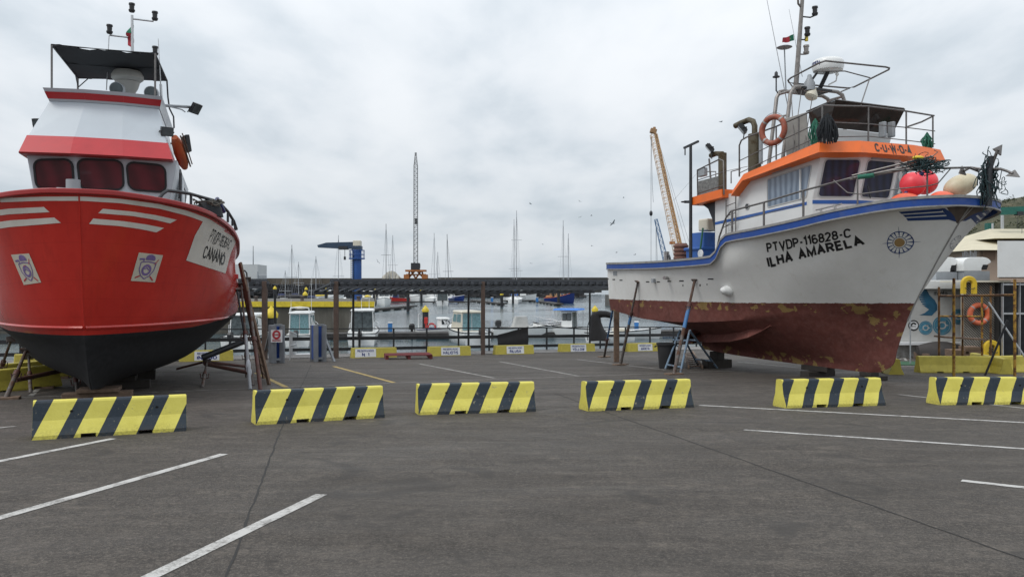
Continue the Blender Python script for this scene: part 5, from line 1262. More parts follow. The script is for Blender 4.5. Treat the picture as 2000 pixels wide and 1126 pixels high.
# front windows
def lwin(p, m=m_curtR):
    q = []
    for a, b in p:
        d = LB.dr(a, b)
        # intersect with the raked, bowed front: facet planes between base and head
        best = None
        for i in range(3):
            A, B, C = s_base[i], s_base[i + 1], s_head[i]; n_ = (B - A).cross(C - A)
            k = (A - LB.eye).dot(n_) / d.dot(n_); P_ = LB.eye + d * k
            f = (P_ - A).dot(B - A) / (B - A).length_squared
            best = P_ if best is None or abs(f - .5) < best_f else best
            if best is P_: best_f = abs(f - .5)
        q.append(best)
    nn = qnorm(q)
    if nn.x > 0: q = [q[1], q[0], q[3], q[2]]
    return window(lb, [p + V((-0.012, 0, 0)) for p in q], m_rubber, m, 0.13, 0.042, proud=0.02)
for p in ([(68, 314), (139, 313), (143, 367), (74, 367)], [(153, 312.5), (237, 315.5), (240, 368.5), (159, 368)], [(249, 318), (321, 325), (322, 373.5), (254, 368.5)]): lwin(p)
mb = MB(); a, b = LB.X(147, 305, 2.95), LB.X(233, 307, 2.95); mb.beam(a, b, 0.04, 0.03); mb.build('strip_lamp', m_grey, lb)
# port side: door, window, drip hoops
yp = s_head[3].y
mb = MB(); mb.path([(3.25, yp - .03, 3.55), (3.15, yp - .05, 4.1), (3.3, yp - .05, 4.2), (3.6, yp - .05, 4.15), (3.62, yp - .04, 3.5), (3.55, yp - .03, 3.4)], 0.02, 6); mb.build('grab_rail', m_blackmetal, lb)
qd = lambda x0, x1, z0, z1: [V((x1, yp - .012, z1)), V((x0, yp - .012, z1)), V((x0, yp - .012, z0)), V((x1, yp - .012, z0))]
dr = MB(); addslab(dr, qd(4.5, 5.2, 2.4, 4.15), 0.03); d_ = dr.build('door', m_wh2, lb, bev=0.01)
qn = qd(4.6, 5.1, 3.3, 4.05)
window(lb, [qn[1], qn[0], qn[3], qn[2]] if qnorm(qn).y > 0 else qn, m_rubber, m_dkglass, 0.06, 0.025)
qn = qd(5.5, 6.4, 3.3, 4.05); window(lb, [qn[1], qn[0], qn[3], qn[2]] if qnorm(qn).y > 0 else qn, m_rubber, m_dkglass, 0.06, 0.025)
# winch on the foredeck
mb = MB(); c = LB.X(143, 372, 2.2); mb.tube(c - V((0, 0, 0.6)), c + V((0, 0, 0.22)), 0.135, n=18); mb.tube(c + V((0, 0.3, 0.02)), c + V((0, -0.36, -0.0)), 0.035); mb.build('anchor_winch', m_grey, lb)
# canopy on posts
m_canvas = M('dark_grey_canvas', (0.032, 0.034, 0.038), 0.9, var=0.18, scale=3, bump=0.2, bscale=12)
zc = 6.86
F0, F1 = LB.Z(101, 88, zc), LB.Z(303, 105, zc + .02); A0, A1 = LB.Z(152, 152, zc - .02), LB.Z(326, 157, zc)
mb = MB(); n = 14; vs = []; fs = []
for i in range(n + 1):
    for j in range(9):
        p = F0.lerp(F1, i / n).lerp(A0.lerp(A1, i / n), j / 8); p = p + V((0, 0, -0.05 * math.sin(math.pi * i / n) * 0.6 + 0.02 * math.sin(j * 2.1 + i)))
        if j in (0, 8): p.z += 0.015 * math.sin(i * 2.4)
        vs += [p, p + V((0, 0, 0.012))]
for i in range(n):
    for j in range(8):
        a, b = (i * 9 + j) * 2, ((i + 1) * 9 + j) * 2; fs += [(a, b, b + 2, a + 2), (a + 1, a + 3, b + 3, b + 1)]
mb.add(vs, fs, 0, True); cn = mb.build('canopy', m_canvas, lb)
mb = MB(); mb.path([F0.lerp(A0, .5) + V((0, 0, -.02)), F0.lerp(A0, .5).lerp(F1.lerp(A1, .5), .5) + V((0, 0, -.05)), F1.lerp(A1, .5) + V((0, 0, -.02))], 0.012); mb.build('batten', m_blackmetal, cn)
mb = MB(); mb.path([F0, F1, A1, A0], 0.024, 8, True); mb.build('canopy_frame', m_blackmetal, lb)
for a, b in ((F0, LB.X(101, 178, F0.x)), (F1, LB.X(305, 186, F1.x)), (A0, LB.X(153, 176, A0.x))):
    b = V((a.x, a.y, zt1 - .05)); mb = MB(); mb.tube(b, a, 0.022); mb.build('canopy_post', m_rail, lb)
mb = MB(); mb.path([A1, LB.X(328, 190, A1.x), LB.X(331, 212, A1.x), LB.X(339, 228, A1.x), LB.X(340, 250, A1.x)], 0.02); mb.build('canopy_post', m_blackmetal, lb)
mb = MB(); mb.path([A0 - V((0, 0, .25)), A0 + (A1 - A0) * .12], 0.014); mb.path([A0 + (F0 - A0) * .1, A0 - V((0, 0, .2))], 0.014); mb.build('canopy_brace', m_blackmetal, lb)
# radar, lamps, mast
c = LB.X(249, 156, 5.2); mb = MB(); mb.lathe([(0.28, -0.05), (0.36, 0.02), (0.36, 0.1), (0.3, 0.2), (0.0, 0.24)], c, None, 28); mb.lathe([(0.16, -.34), (0.24, -.2), (0.28, -.06)], c, None, 20); mb.build('radar_dome', M('aged_white_plastic', (0.42, 0.41, 0.38), 0.5, var=0.1), lb)
for px, py in ((229, 174), (296, 182)):
    c = LB.X(px, py, 4.4); mb = MB(); mb.lathe([(0.15, -.17), (0.16, -.1), (0.16, .15), (0.15, .17), (0, .175)], c, Matrix.Rotation(R(80), 3, 'Y'), 18); o = mb.build('searchlight', m_grey, lb)
    mb = MB(); mb.lathe([(0.14, -.172), (0.0, -.175)], c, Matrix.Rotation(R(80), 3, 'Y'), 18); mb.build('glass', m_greyglass, o)
XM = 5.6
mx = lambda px, py: LB.X(px, py, XM)
mb = MB(); mb.tube(mx(259, 178), mx(258, 30), 0.045, 0.03); mb.build('mast', m_alu, lb)
mb = MB(); mb.path([mx(258.5, 37), mx(300, 42)], 0.022); mb.path([mx(214, 69), mx(250, 73)], 0.022); mb.build('crosstree', m_alu, lb)
for px, py in ((257.5, 24), (302.5, 40), (214, 66), (303, 108)):
    mb = MB(); lamp(mb, mx(px, py), 1.0); mb.build('navigation_light', m_black, lb)
mb = MB(); mb.tube(mx(208, 176), mx(213, 70), 0.012, n=6); mb.build('whip_antenna', m_alu, lb)
mb = MB(); mb.tube(LB.X(315, 188, 4.6), LB.X(309, 76, 4.6), 0.016, 0.008, 6); mb.tube(LB.X(315, 188, 4.6), LB.X(314, 165, 4.6), 0.03, n=8); mb.build('whip_antenna', m_alu, lb)
flag('flag', 'folded green and red flag hanging from the mast of the red boat', [on(LB, mx(260, 45)), on(LB, mx(260.5, 68)), on(LB, mx(261, 95))], [on(LB, mx(257, 48)), on(LB, mx(246, 66)), on(LB, mx(251, 90))], 0.45)
# side lamps, arm with floodlight, liferaft
mb = MB(); a, b = LB.X(318, 206, 4.6), LB.X(372, 209, 4.9); mb.path([a, b], 0.035); mb.path([LB.X(330, 208, 4.6), LB.X(355, 214, 4.8), LB.X(362, 219, 4.8)], 0.015); mb.path([b, LB.X(366, 219, 4.9), LB.X(375, 218, 4.9), LB.X(376, 212, 4.9)], 0.015); mb.build('lamp_arm', m_grey, lb)
flood(lb, LB.X(382, 212, 4.9), (-0.5, -0.75, -0.55), 0.3, 0.26, 0.08, mount=b)
flood(lb, LB.X(365, 281, 5.6), (0.3, -0.95, 0.15), 0.32, 0.42, 0.09, mount=LB.X(352, 287, 5.6))
flood(lb, LB.X(326, 257, 3.2), (-0.9, -0.3, -0.2), 0.26, 0.2, 0.1, mount=LB.X(320, 262, 3.6))
flood(lb, LB.X(72, 243, 4.2), (-0.9, 0.3, -0.3), 0.14, 0.26, 0.1, mount=LB.X(84, 246, 4.2))
ly = lambda px, py, x: on(LB, LB.X(px, py, x))
lr = thing('rescue_float', 'orange rescue float strapped to the port side of the red boat flybridge', 'rescue float', ly(350, 300, 4.6))
ax = (ly(361, 326, 5.3) - ly(341, 268, 4.2)); mbp = [ly(341, 268, 4.2), ly(345, 278, 4.35), ly(351, 297, 4.7), ly(358, 318, 5.1), ly(361, 327, 5.3)]
m_oraft = M('orange_float_plastic', (0.5, 0.11, 0.035), 0.55, var=0.15, dirt=(0.3, 0.15, 0.1), dirta=0.5)
mb = MB(); mb.path(mbp, lambda f: 0.06 + 0.08 * math.sin(math.pi * min(1, max(0, f * .9 + .05))), 14); mb.build('body', m_oraft, lr, True)
mb = MB(); off = V((0.16, -0.05, 0.02))
mb.path([p + off for p in mbp], 0.02); mb.path([p + off * 1.3 + V((0, 0, .05)) for p in mbp], 0.015)
for p in mbp[1:4]: mb.path([p - off * 1.0, p + off * .6], 0.02)
mb.build('rack', m_wood, lr, True)
# port bow rail with ropes and the dark hawser heap
def gp2(px, py): # rail above the port gunwale
    x = pchip([305, 330, 370, 400, 430, 445, 457, 463], [0.75, 1.0, 1.6, 2.2, 3.0, 3.7, 4.6, 5.6])(px); return LB.X(px, py, x)
mb = MB(); mb.path([gp2(310, 388), gp2(318, 378), gp2(327, 372), gp2(345, 374), gp2(370, 378), gp2(395, 385), gp2(417, 391), gp2(430, 397), gp2(445, 413), gp2(457, 432), gp2(462, 447)], 0.035); mb.build('bow_rail', m_blackmetal, lb)
for px, a, b in ((373, 380, 404), (428, 398, 421), (445, 416, 434), (454, 430, 441), (459, 437, 450)):
    mb = MB(); mb.tube(gp2(px, b), gp2(px, a), 0.028); mb.build('rail_post', m_blackmetal, lb)
tangle('rope_tangle', 'grey and brown hoses coiled on the port rail of the red boat', on(LB, gp2(402, 397)), (0.4, 0.35, 0.13), M('brown_hose', (0.07, 0.065, 0.055), 0.7, var=0.4), 12, 21, (0.014, 0.022), 'hose coil')
mb = MB(); p = on(LB, gp2(408, 414)); mb.lathe([(0.3, -.1), (0.26, .1), (0.15, .24), (0.0, .29)], p, None, 18); tag(mb.build('covered_heap', m_ropedark), 'black covered heap behind the port rail of the red boat', 'covered heap')
mb = MB(); mb.path([on(LB, gp2(424, 388)), on(LB, gp2(431, 402)), on(LB, gp2(437, 413))], 0.05, 8); tag(mb.build('rope_fender', m_navy), 'dark blue roll hung over the port rail of the red boat', 'fender')
# hull side fittings near the ladder
mb = MB(); p = LB.H(463, 540); mb.box(p, (0.3, 0.1, 0.12)); mb.build('hull_bracket', m_redw, lb, bev=0.02)
# ------------------------------------------------------------------ props and blocks under the red boat
PL = 'steel props holding the red boat'
def sh(label, top, foot, r=0.05, mats=None, **k): return shore('boat_prop', label, top, foot, r * .78, mats or (m_rust, m_rust), k.pop('split', 0.5), PL, **k)
sh('rusty red steel prop, outermost beside the ladder, foot by the white line', ly(464, 568, 7.0) if False else at(482, 545, 20.6), G(509, 762) , 0.06, (m_rustred, m_rust), split=0.42, plate=False)
sh('dark steel prop leaning on the red port side next to the ladder', at(463, 566, 20.3), G(494, 752), 0.05, (m_rust, m_blackmetal), plate=False)
sh('steel prop with white rag tied near its foot beside the ladder', at(471, 556, 20.8), G(489, 760), 0.05, (m_grey, m_rust), plate=False)
sh('rusty prop behind the ladder with its foot near the yellow line', at(474, 560, 22.3), G(506, 724), 0.05, (m_rustred, m_rustred), plate=False)
sh('slender dark post standing upright under the port quarter of the red boat', at(479, 652, 22.5), G(481, 736), 0.045, (m_rust, m_rust), plate=False, hull_plate=False)
m_rag = M('white_rag', (0.6, 0.62, 0.66), 0.8); mb = MB(); f_ = G(489, 760).lerp(at(471, 556, 20.8), 0.2); mb.ball(f_, (0.06, 0.06, 0.17)); mb.ball(f_ + V((.04, 0, -.14)), (0.04, 0.04, 0.1)); tag(mb.build('rag', m_rag), 'white rag tied round a prop beside the red boat', 'rag')
sh('rusty prop at the starboard bilge of the red boat, cut by the left photo edge', at(22, 662, 18.2), G(-9, 752), 0.055)
sh('thick rusty prop leaning left from the starboard bilge with its foot by the bay line', at(51, 684, 17.0), G(11, 779), 0.06)
sh('upright dark prop under the starboard bilge, left of the white bay line', at(56, 696, 18.5), G(60, 768), 0.05, plate=False)
sh('rusty prop standing on the white bay line under the red boat', at(88, 698, 19.5), G(82, 758), 0.05)
sh('prop with a wooden foot board standing behind the white bay line', at(118, 710, 22.0), G(114, 738), 0.05)
sh('thin prop beside the keel on the starboard side of the red boat', at(145, 718, 17.6), G(151, 768), 0.045, plate=False)
sh('thin post under the port bilge of the red boat with braces', at(404, 706, 20.5), G(395, 757), 0.05, plate=False)
BR = 'brace poles under the red boat'
for a, b, r, lab in ((at(30, 742, 16.6), at(136, 720, 18.2), 0.05, 'rusty brace pole lying across the starboard props of the red boat'), (at(400, 710, 20.4), at(490, 728, 20.4), 0.05, 'rusty brace pole running from the port post to the ladder, upper one'), (at(403, 706, 20.6), at(487, 716, 21.2), 0.04, 'rusty brace pole running from the port post to the ladder, lower one'), (at(395, 698, 20.3), at(482, 664, 20.9), 0.08, 'thick dark beam rising from the port post to the props'), (at(345, 720, 20.6), at(396, 707, 20.6), 0.03, 'thin brace pole from the keel blocks to the port post')):
    mb = MB(); mb.tube(a, b, r, n=10); tag(mb.build('brace_pole', m_rustred if r < .06 else m_blackmetal), lab, 'brace pole', BR)
BK2 = 'keel blocks under the red boat'
for i, (X_, w_, lab) in enumerate(((2.3, 1.3, 'timber keel block under the fore end of the red boat keel'), (4.6, 1.6, 'timber keel block under the middle of the red boat'), (7.5, 1.4, 'timber keel block under the after part of the red boat'))):
    p = LB.mw @ V((X_, 0, 0)); zg = gz(p); h_ = -0.53 - zg; mb = MB()
    mb.box((0, 0, h_ * 0.3), (0.3, w_, h_ * 0.6), LB.rz); mb.box((0, 0.05, h_ * 0.8), (0.6, w_ * .6, h_ * 0.4 - 0.01), LB.rz)
    mb.v = [q + V((p.x, p.y, zg)) for q in mb.v]; tag(mb.build('keel_block', m_wood if i == 0 else m_timber_d, bev=0.012), lab, 'keel block', BK2)
# long ladder against the port side
ld = thing('wooden_ladder', 'long weathered ladder leaning on the port side of the red boat', 'ladder', G(522, 750))
f0, f1 = G(516, 738), G(526, 751); tpt = at(469, 514, 20.9); t2_ = tpt + V((0.14, -0.42, 0)) * 0.9
for a, b in ((f0, tpt), (f1, t2_)):
    mb = MB(); mb.beam(a, b, 0.05, 0.11); mb.build('rail', m_wood, ld, True)
for i in range(13):
    f = (i + 0.7) / 13.5; mb = MB(); mb.tube(f0.lerp(tpt, f), f1.lerp(t2_, f), 0.02); mb.build('rung', m_wood, ld, True)
mb = MB(); mb.path([at(471, 530, 21), at(478, 528, 21), at(482, 533, 21), at(483, 560, 21)], 0.02); tag(mb.build('hose', m_rubber), 'thin black hose looped over the head of the long ladder', 'hose')
# ================================================================== quay deck, railing, pergolas, gate
def tq(px, n):      # position along the quay seen at photo column px
    k = (px - HX) / F_PX; a = Q0 + QN * n
    return (k * a.y - a.x) / (QD.x - k * QD.y)
t = NT('grey_deck_boards')
gn = t.n('ShaderNodeNewGeometry')
mpn = t.n('ShaderNodeMapping'); t.l(gn.outputs['Position'], mpn.inputs[0]); mpn.inputs['Rotation'].default_value = (0, 0, -math.atan2(QD.y, QD.x))
sx = t.n('ShaderNodeSeparateXYZ'); t.l(mpn.outputs[0], sx.inputs[0])
fr = t.math('FRACT', t.math('DIVIDE', sx.outputs[0], 0.145)); gap = t.math('LESS_THAN', fr, 0.09)
idn = t.n('ShaderNodeTexWhiteNoise'); idn.noise_dimensions = '1D'; t.l(t.math('FLOOR', t.math('DIVIDE', sx.outputs[0], 0.145)), idn.inputs['W'])
k = t.noise(5, 6, 0.6, vec=mpn.outputs[0], stretch=(4, .5, 1))
cc = t.mix(idn.outputs[0], (0.17, 0.16, 0.155), (0.27, 0.26, 0.25)); cc = t.mix(t.math('MULTIPLY', t.ramp(k, .4, .7), .4), cc, (0.13, 0.12, 0.11))
t.col(t.mix(gap, cc, (0.02, 0.02, 0.02))); t.rough(0.8)
m_boards = t.mat
mb = MB(); ns = 0.02, 3.35; ta, tb = -40, 45
c = [Q(ta, ns[0], .03), Q(tb, ns[0], .03), Q(tb, ns[1], .03), Q(ta, ns[1], .03)]
for p in c[2:]: p.z = gz(Q(0)) * 0 + p.z
mb.loft([[p - V((0, 0, .14)) for p in c], c], True); struct(mb.build('deck', m_boards, loc=(0, 0, 0)))
mb = MB()
for i in range(18):
    p = Q(-36 + i * 4.4, 3.1); mb.tube(V((p.x, p.y, -5)), p - V((0, 0, .1)), 0.14)
struct(mb.build('deck_footings', m_quay, loc=(0, 0, 0)))
m_fence = M('black_fence_paint', (0.016, 0.017, 0.019), 0.5, var=0.3)
fz = lambda t_, n, h: Q(t_, n, h + .03)
rl = thing('quay_railing', 'black three bar railing along the edge of the boarded quay', 'railing', Q(tq(830, 3.2), 3.2))
t0, t1 = tq(-260, 3.2), tq(1480, 3.2)
for h, w, hh in ((1.18, .05, .05), (0.72, .05, .16), (0.22, .05, .14)):
    mb = MB(); mb.beam(fz(t0, 3.2, h), fz(t1, 3.2, h), w, hh); mb.build('rail', m_fence, rl, True)
n = int((t1 - t0) / 1.72); o0 = tq(834, 3.2) - 1.72 * int((tq(834, 3.2) - t0) / 1.72)
for i in range(n + 1):
    tt = o0 + 1.72 * i
    if tq(555, 3.2) < tt < tq(622, 3.2): continue
    mb = MB(); mb.box(fz(tt, 3.24, .6), (0.07, 0.07, 1.2), math.atan2(QD.y, QD.x)); mb.build('post', m_fence, rl, True)
m_tarp = M('black_tarpaulin', (0.022, 0.021, 0.023), 0.65, var=0.3, bump=0.3, bscale=5)
mb = MB(); ta, tb = tq(972, 3.1), tq(1032, 3.1); n = 14; vs = []
for i in range(n + 1):
    for j in range(7):
        f = i / n; top = .82 + .42 * f; h = 0.02 + (top - .02) * j / 6
        p = fz(ta + (tb - ta) * f, 3.1 + .03 * math.sin(j * 1.7) + .015 * math.sin(i * 1.1), h); vs += [p, p + QN * .012]
fs = []
for i in range(n):
    for j in range(6):
        a, b = (i * 7 + j) * 2, ((i + 1) * 7 + j) * 2; fs += [(a, b, b + 2, a + 2), (a + 1, a + 3, b + 3, b + 1)]
mb.add(vs, fs, 0, True); tag(mb.build('tarpaulin', m_tarp), 'black tarpaulin tied to the quay railing behind the RILUSA block', 'tarpaulin')
# reserved berth blocks
RBK = 'yellow reserved berth blocks along the quay'
def reserved(pxc, pyb, name, lab, L=2.05, w1=.46, off=0.0):
    g = G(pxc, pyb); ang = math.atan2(QD.y, QD.x)
    r = thing('reserved_block', lab, 'parking block', g, ang, RBK)
    r.rotation_euler[1] = math.atan(SLOPE * QD.y)
    mb = MB(); mb.loft([[V((a * L / 2, b * .2, -.01)) for a, b in ((-1, -1), (1, -1), (1, 1), (-1, 1))], [V((a * (L / 2 - .02), b * .15, .42)) for a, b in ((-1, -1), (1, -1), (1, 1), (-1, 1))]], True)
    mb.build('block', m_ybar, r, bev=0.03)
    s_ = MB(); x0, x1 = off - .46, off + .46; fy = lambda z: -(.2 - .05 * z / .42) - .006
    s_.hexa([(x0, fy(.04), .04), (x1, fy(.04), .04), (x1, fy(.04) + .02, .04), (x0, fy(.04) + .02, .04), (x0, fy(.39), .39), (x1, fy(.39), .39), (x1, fy(.39) + .02, .39), (x0, fy(.39) + .02, .39)])
    sg = s_.build('sign_plate', m_sign, r)
    tx = MB(); qd = lambda a, b, z0, z1: [V((a, fy(z1), z1)), V((b, fy(z1), z1)), V((b, fy(z0), z0)), V((a, fy(z0), z0))]
    flat_text(tx, 'RESERVADO', qd(off - .36, off + .36, .26, .35), .004, .18); tx.build('lettering', m_txtblue, sg)
    tx = MB(); flat_text(tx, name, qd(off - w1 * .8, off + w1 * .8, .08, .22), .004, .22); tx.build('lettering', m_txtblue, sg)
reserved(403, 704.5, 'INDIGO', 'yellow reserved berth block right behind the bow of the red boat', 2.0)
reserved(730, 697.5, 'N. 1', 'yellow reserved berth block with the N. 1 sign left of the red pallet', 2.0, .2, -.42)
reserved(877, 694, 'HALIOTIS', 'yellow reserved berth block with the HALIOTIS sign')
reserved(1003, 691, 'RILUSA', 'yellow reserved berth block with the RILUSA sign', 2.05, .38)
reserved(1126, 687, 'YELLOW', 'yellow reserved berth block with the YELLOW sign', 2.05, .44)
reserved(1256, 685.5, 'MANTA', 'yellow reserved berth block with the MANTA sign near the black bin', 2.05, .34)
reserved(92, 714, 'YELLOW', 'yellow reserved berth block glimpsed left of the red boat keel', 2.0, .44, .3)
# red pallet
pr = thing('pallet', 'red wooden pallet lying left of the HALIOTIS block', 'pallet', G(797, 700), math.atan2(QD.y, QD.x) - .25)
m_redwood = M('red_painted_timber', (0.14, 0.022, 0.025), 0.8, var=0.35, scale=8)
for i in range(7):
    mb = MB(); mb.box((0, -.5 + i / 6, .19), (1.9, .11, .03)); mb.build('board', m_redwood, pr)
for x in (-.9, 0, .9):
    mb = MB(); mb.box((x, 0, .1), (.12, 1.05, .15)); mb.build('bearer', m_redwood, pr)
# pergolas
m_perg = M('dark_grey_pergola_paint', (0.062, 0.068, 0.078), 0.6, var=0.25, dirt=(0.02, 0.02, 0.02), dirta=0.6)
m_post = M('brown_timber_post', (0.085, 0.057, 0.045), 0.8, var=0.25, scale=8)
def pergola(label, ta, tb, fposts, rposts, base):
    r = thing('pergola', label, 'pergola', base); NF, NR, ZF_, ZR_ = -.3, 3.0, 1.80, 1.22
    P_ = lambda t_, n, z: V((Q(t_, n).x, Q(t_, n).y, z))
    for h, w in ((0, .09), (-.3, .1)):
        mb = MB(); mb.beam(P_(ta, NF, ZF_ + h), P_(tb, NF, ZF_ + h), .09, w); mb.build('front_beam', m_perg, r, True)
    mb = MB(); mb.beam(P_(ta, NF + .35, ZF_ - .12), P_(tb, NF + .35, ZF_ - .12), .03, .34); mb.build('fascia', m_perg, r, True)
    mb = MB(); mb.beam(P_(ta, NR, ZR_), P_(tb, NR, ZR_), .1, .16); mb.build('rear_beam', m_perg, r, True)
    mb = MB(); k = int((tb - ta) / .4)
    for i in range(k + 1):
        q = ta + (tb - ta) * i / k; mb.beam(P_(q, NF - .1, ZF_ - .13), P_(q + .12, NR + .15, ZR_ + .1), .16, .06)
    for i in range(k + 1):
        q = ta + (tb - ta) * i / k; mb.box(P_(q, NF, ZF_ - .15), (.12, .12, .2), math.atan2(QD.y, QD.x))
    mb.build('roof_slats', m_perg, r, True)
    for q in fposts:
        g = Q(q, NF); mb = MB(); mb.beam(g - V((0, 0, .02)), P_(q, NF, ZF_ - .05), .19, .19); mb.build('timber_post', m_post, r, True, bev=.01)
    for q in rposts:
        g = Q(q, NR); mb = MB(); mb.tube(g, P_(q, NR, ZR_), .055); mb.build('steel_post', m_fence, r, True)
pergola('long dark grey slatted pergola on brown posts beside the gangway gate', tq(655, -.3) - .15, tq(1230, -.3), [tq(656.5, -.3), tq(943.5, -.3), tq(1203, -.3)], [tq(690, 3.0), tq(915, 3.0), tq(1152, 3.0)], Q(tq(900, 0), 0))
pergola('shorter slatted pergola behind the props of the red boat', tq(120, -.3), tq(517, -.3) + .1, [tq(330, -.3), tq(517, -.3)], [tq(300, 3.0), tq(537, 3.0)], Q(tq(400, 0), 0))
# gangway gate
m_gate = M('grey_gate_steel', (0.2, 0.215, 0.235), 0.5, metal=.2, var=.15); m_gateb = M('blue_gate_panel', (0.02, 0.06, 0.24), 0.5, var=.15)
def gate_side(label, pa, pb, brace, flip):
    a, b = G(*pa), G(*pb); r = thing('gate_pillar', label, 'gate pillar', (a + b) / 2); up = V((0, 0, 1.42)); bk = QN * .55
    for p in (a, b, a + bk, b + bk):
        p = V(p); p.z = gz(p); mb = MB(); mb.beam(p, p + up, .17, .13); mb.build('post', m_gate, r, True, bev=.01)
    mb = MB(); addslab(mb, [a + up, b + up, b, a] if False else [a + bk * .5 + up * .98, b + bk * .5 + up * .98, b + bk * .5 + up * .1, a + bk * .5 + up * .1], .04); mb.build('panel', m_gateb, r, True)
    e = b if flip else a; mb = MB(); addslab(mb, [e + up * .98, e + bk + up * .98, e + bk + up * .06, e + up * .06], .05); mb.build('side_panel', m_gateb, r, True)
    for h in (.1, 1.0): mb = MB(); mb.beam(a + up * h, b + up * h, .08, .08); mb.build('crossbar', m_gate, r, True)
    mb = MB(); mb.beam(G(*brace), (b if not flip else a) + bk + up * .95, .09, .06); mb.build('brace', m_gate, r, True)
    return r, a, b, up
gl = gate_side('grey and blue gate pillar carrying the small white sign, left of the gangway', (535, 709), (551, 708.5), (515, 700), True)
gr = gate_side('grey and blue gate pillar right of the gangway with a slanting brace', (617, 706.5), (633, 706), (653, 706), False)
a, b = at(529, 644, gl[1].y - .12), at(551, 644, gl[1].y - .12); h_ = V((0, 0, -.46))
sg = thing('notice_sign', 'small white notice with a red oval mark on the left gate pillar', 'sign', (a + b) / 2 + h_)
mb = MB(); addslab(mb, [a, b, b + h_, a + h_], .03); pl_ = mb.build('plate', m_sign, sg, True)
qd = [a, b, b + h_, a + h_]; nn = qnorm(qd)
def on_q(mb, tt, off=.006): mb.add([bil(qd, u, v) + nn * off for u, v in tt[0]], tt[1])
mb = MB(); on_q(mb, ([(.5 + (p[0] - .5) * .85, .62 + (p[1] - .5) * .85) for p in disc2d(.24, .44, 24)[0]], disc2d(.24, .44, 24)[1])); on_q(mb, ([(.2, .58), (.8, .58), (.8, .68), (.2, .68)], [(0, 1, 2, 3)]), .009); mb.build('oval_mark', m_redprint, sg, True)
mb = MB()
for i in range(2): on_q(mb, ([(.12, .2 - .1 * i), (.88, .2 - .1 * i), (.88, .25 - .1 * i), (.12, .25 - .1 * i)], [(0, 1, 2, 3)]))
mb.build('text_lines', m_redprint, sg, True)
gw = thing('gangway', 'aluminium gangway with handrails sloping down to the pontoon', 'gangway', G(590, 703))
g0, g1 = G(566, 703), G(612, 702); far = QN * 15 + QD * 3.5
e0, e1 = g0 + far, g1 + far
for p in (e0, e1): p.z = WATER_Z + .55
mb = MB(); mb.loft([[g0, g1, e1, e0], [p - V((0, 0, .12)) for p in (g0, g1, e1, e0)]], True); mb.build('walkway', m_alu, gw, True)
for p, q in ((g0, e0), (g1, e1)):
    mb = MB(); hr = V((0, 0, 1.15)); mb.path([p + hr, q + hr], .035); mb.path([p + hr * .5, q + hr * .5], .022)
    for i in range(9): f = i / 8; mb.path([p.lerp(q, f), p.lerp(q, f) + hr], .024)
    mb.build('handrail', m_alu, gw, True)
# dark covered outboard on the deck
cv = thing('covered_outboard', 'outboard motor under a black cover standing on the quay by the YELLOW block', 'outboard motor', at(1168, 664, 42))
D = 42; mb = MB()
prof = [(at(1170, 665, D), .62, .3), (at(1169, 652, D), .6, .3), (at(1166, 640, D), .42, .26), (at(1164, 628, D), .34, .24), (at(1163, 618, D), .33, .22), (at(1164, 612, D), .26, .18)]
secs = []
for p, rx, ry_ in prof: secs.append([p + V((rx * .82 * math.cos(q), ry_ * math.sin(q), .02 * math.sin(3 * q))) for q in [2 * math.pi * i / 14 for i in range(14)]])
mb.loft(secs, True, 0, True); mb.build('cover', m_tarp, cv, True)
mb = MB(); mb.path([at(1160, 616, D), at(1172, 613, D), at(1182, 613, D), at(1196, 616, D)], lambda f: .2 - .06 * abs(f - .4), 10); mb.build('tiller_cover', m_tarp, cv, True)
mb = MB(); mb.path([at(1197, 616, D), at(1193, 630, D), at(1186, 657, D)], .02); mb.path([at(1153, 618, D), at(1147, 640, D), at(1148, 664, D)], .02); mb.build('stand', m_fence, cv, True)
# plain yellow jersey barriers
YB = 'plain yellow concrete barriers'
yb0 = thing('yellow_barrier', '', 'barrier'); jersey(m_ybar).build('block', m_ybar, yb0)
for i, (px, py, ang, lab) in enumerate(((1870, 728, 178, 'plain yellow barrier lying broadside behind the rusty scaffold'), (1742, 728, 78, 'plain yellow barrier end on, right of the white boat keel'), (1944, 727, 84, 'plain yellow barrier end on under the lower horseshoe buoy'), (1992, 727, 12, 'plain yellow barrier below the glass front, cut by the right photo edge'), (8, 764, 64, 'nearer plain yellow barrier at the left photo edge behind the props'), (60, 742, 66, 'farther plain yellow barrier at the left, behind the rusty props'))):
    p = G(px, py) + V((0, .3, 0)); p.z = gz(p) - .01
    o = yb0 if i == 0 else dup(yb0, p); o.location = p; o.rotation_euler = (0, 0, R(ang)); tag(o, lab, 'barrier', YB)
# ================================================================== harbour: pier, piles, pontoons, boats, cranes, breakwater
t = NT('stained_pier_concrete'); x, y, z = t.xyz()
k = t.noise(.6, 7, .65, stretch=(1, 1, .25)); k2 = t.noise(1.4, 6, .7, stretch=(2, 2, .12))
cc = t.mix(t.ramp(k, .35, .7), (0.075, 0.068, 0.055), (0.15, 0.14, 0.118)); cc = t.mix(t.math('MULTIPLY', t.ramp(k2, .58, .75), .6), cc, (0.3, 0.29, 0.27))
cc = t.mix(t.ramp(z, .2, 1.1, .85, 0), cc, (0.012, 0.013, 0.011)); t.col(cc); t.rough(.85); m_pier = t.mat
D1 = 74.0
xa, xb = at(-400, 0, D1).x, at(731, 0, D1).x; zt = at(0, 589, D1).z
xk = at(729, 0, D1 + 18).x; mb = MB(); pq = [V((xa, D1, 0)), V((xb, D1, 0)), V((xk, D1 + 18, 0)), V((xa, D1 + 18, 0))]
mb.loft([[V((p.x, p.y, WATER_Z - .8)) for p in pq], [V((p.x, p.y, zt)) for p in pq]], True); struct(mb.build('pier', m_pier))
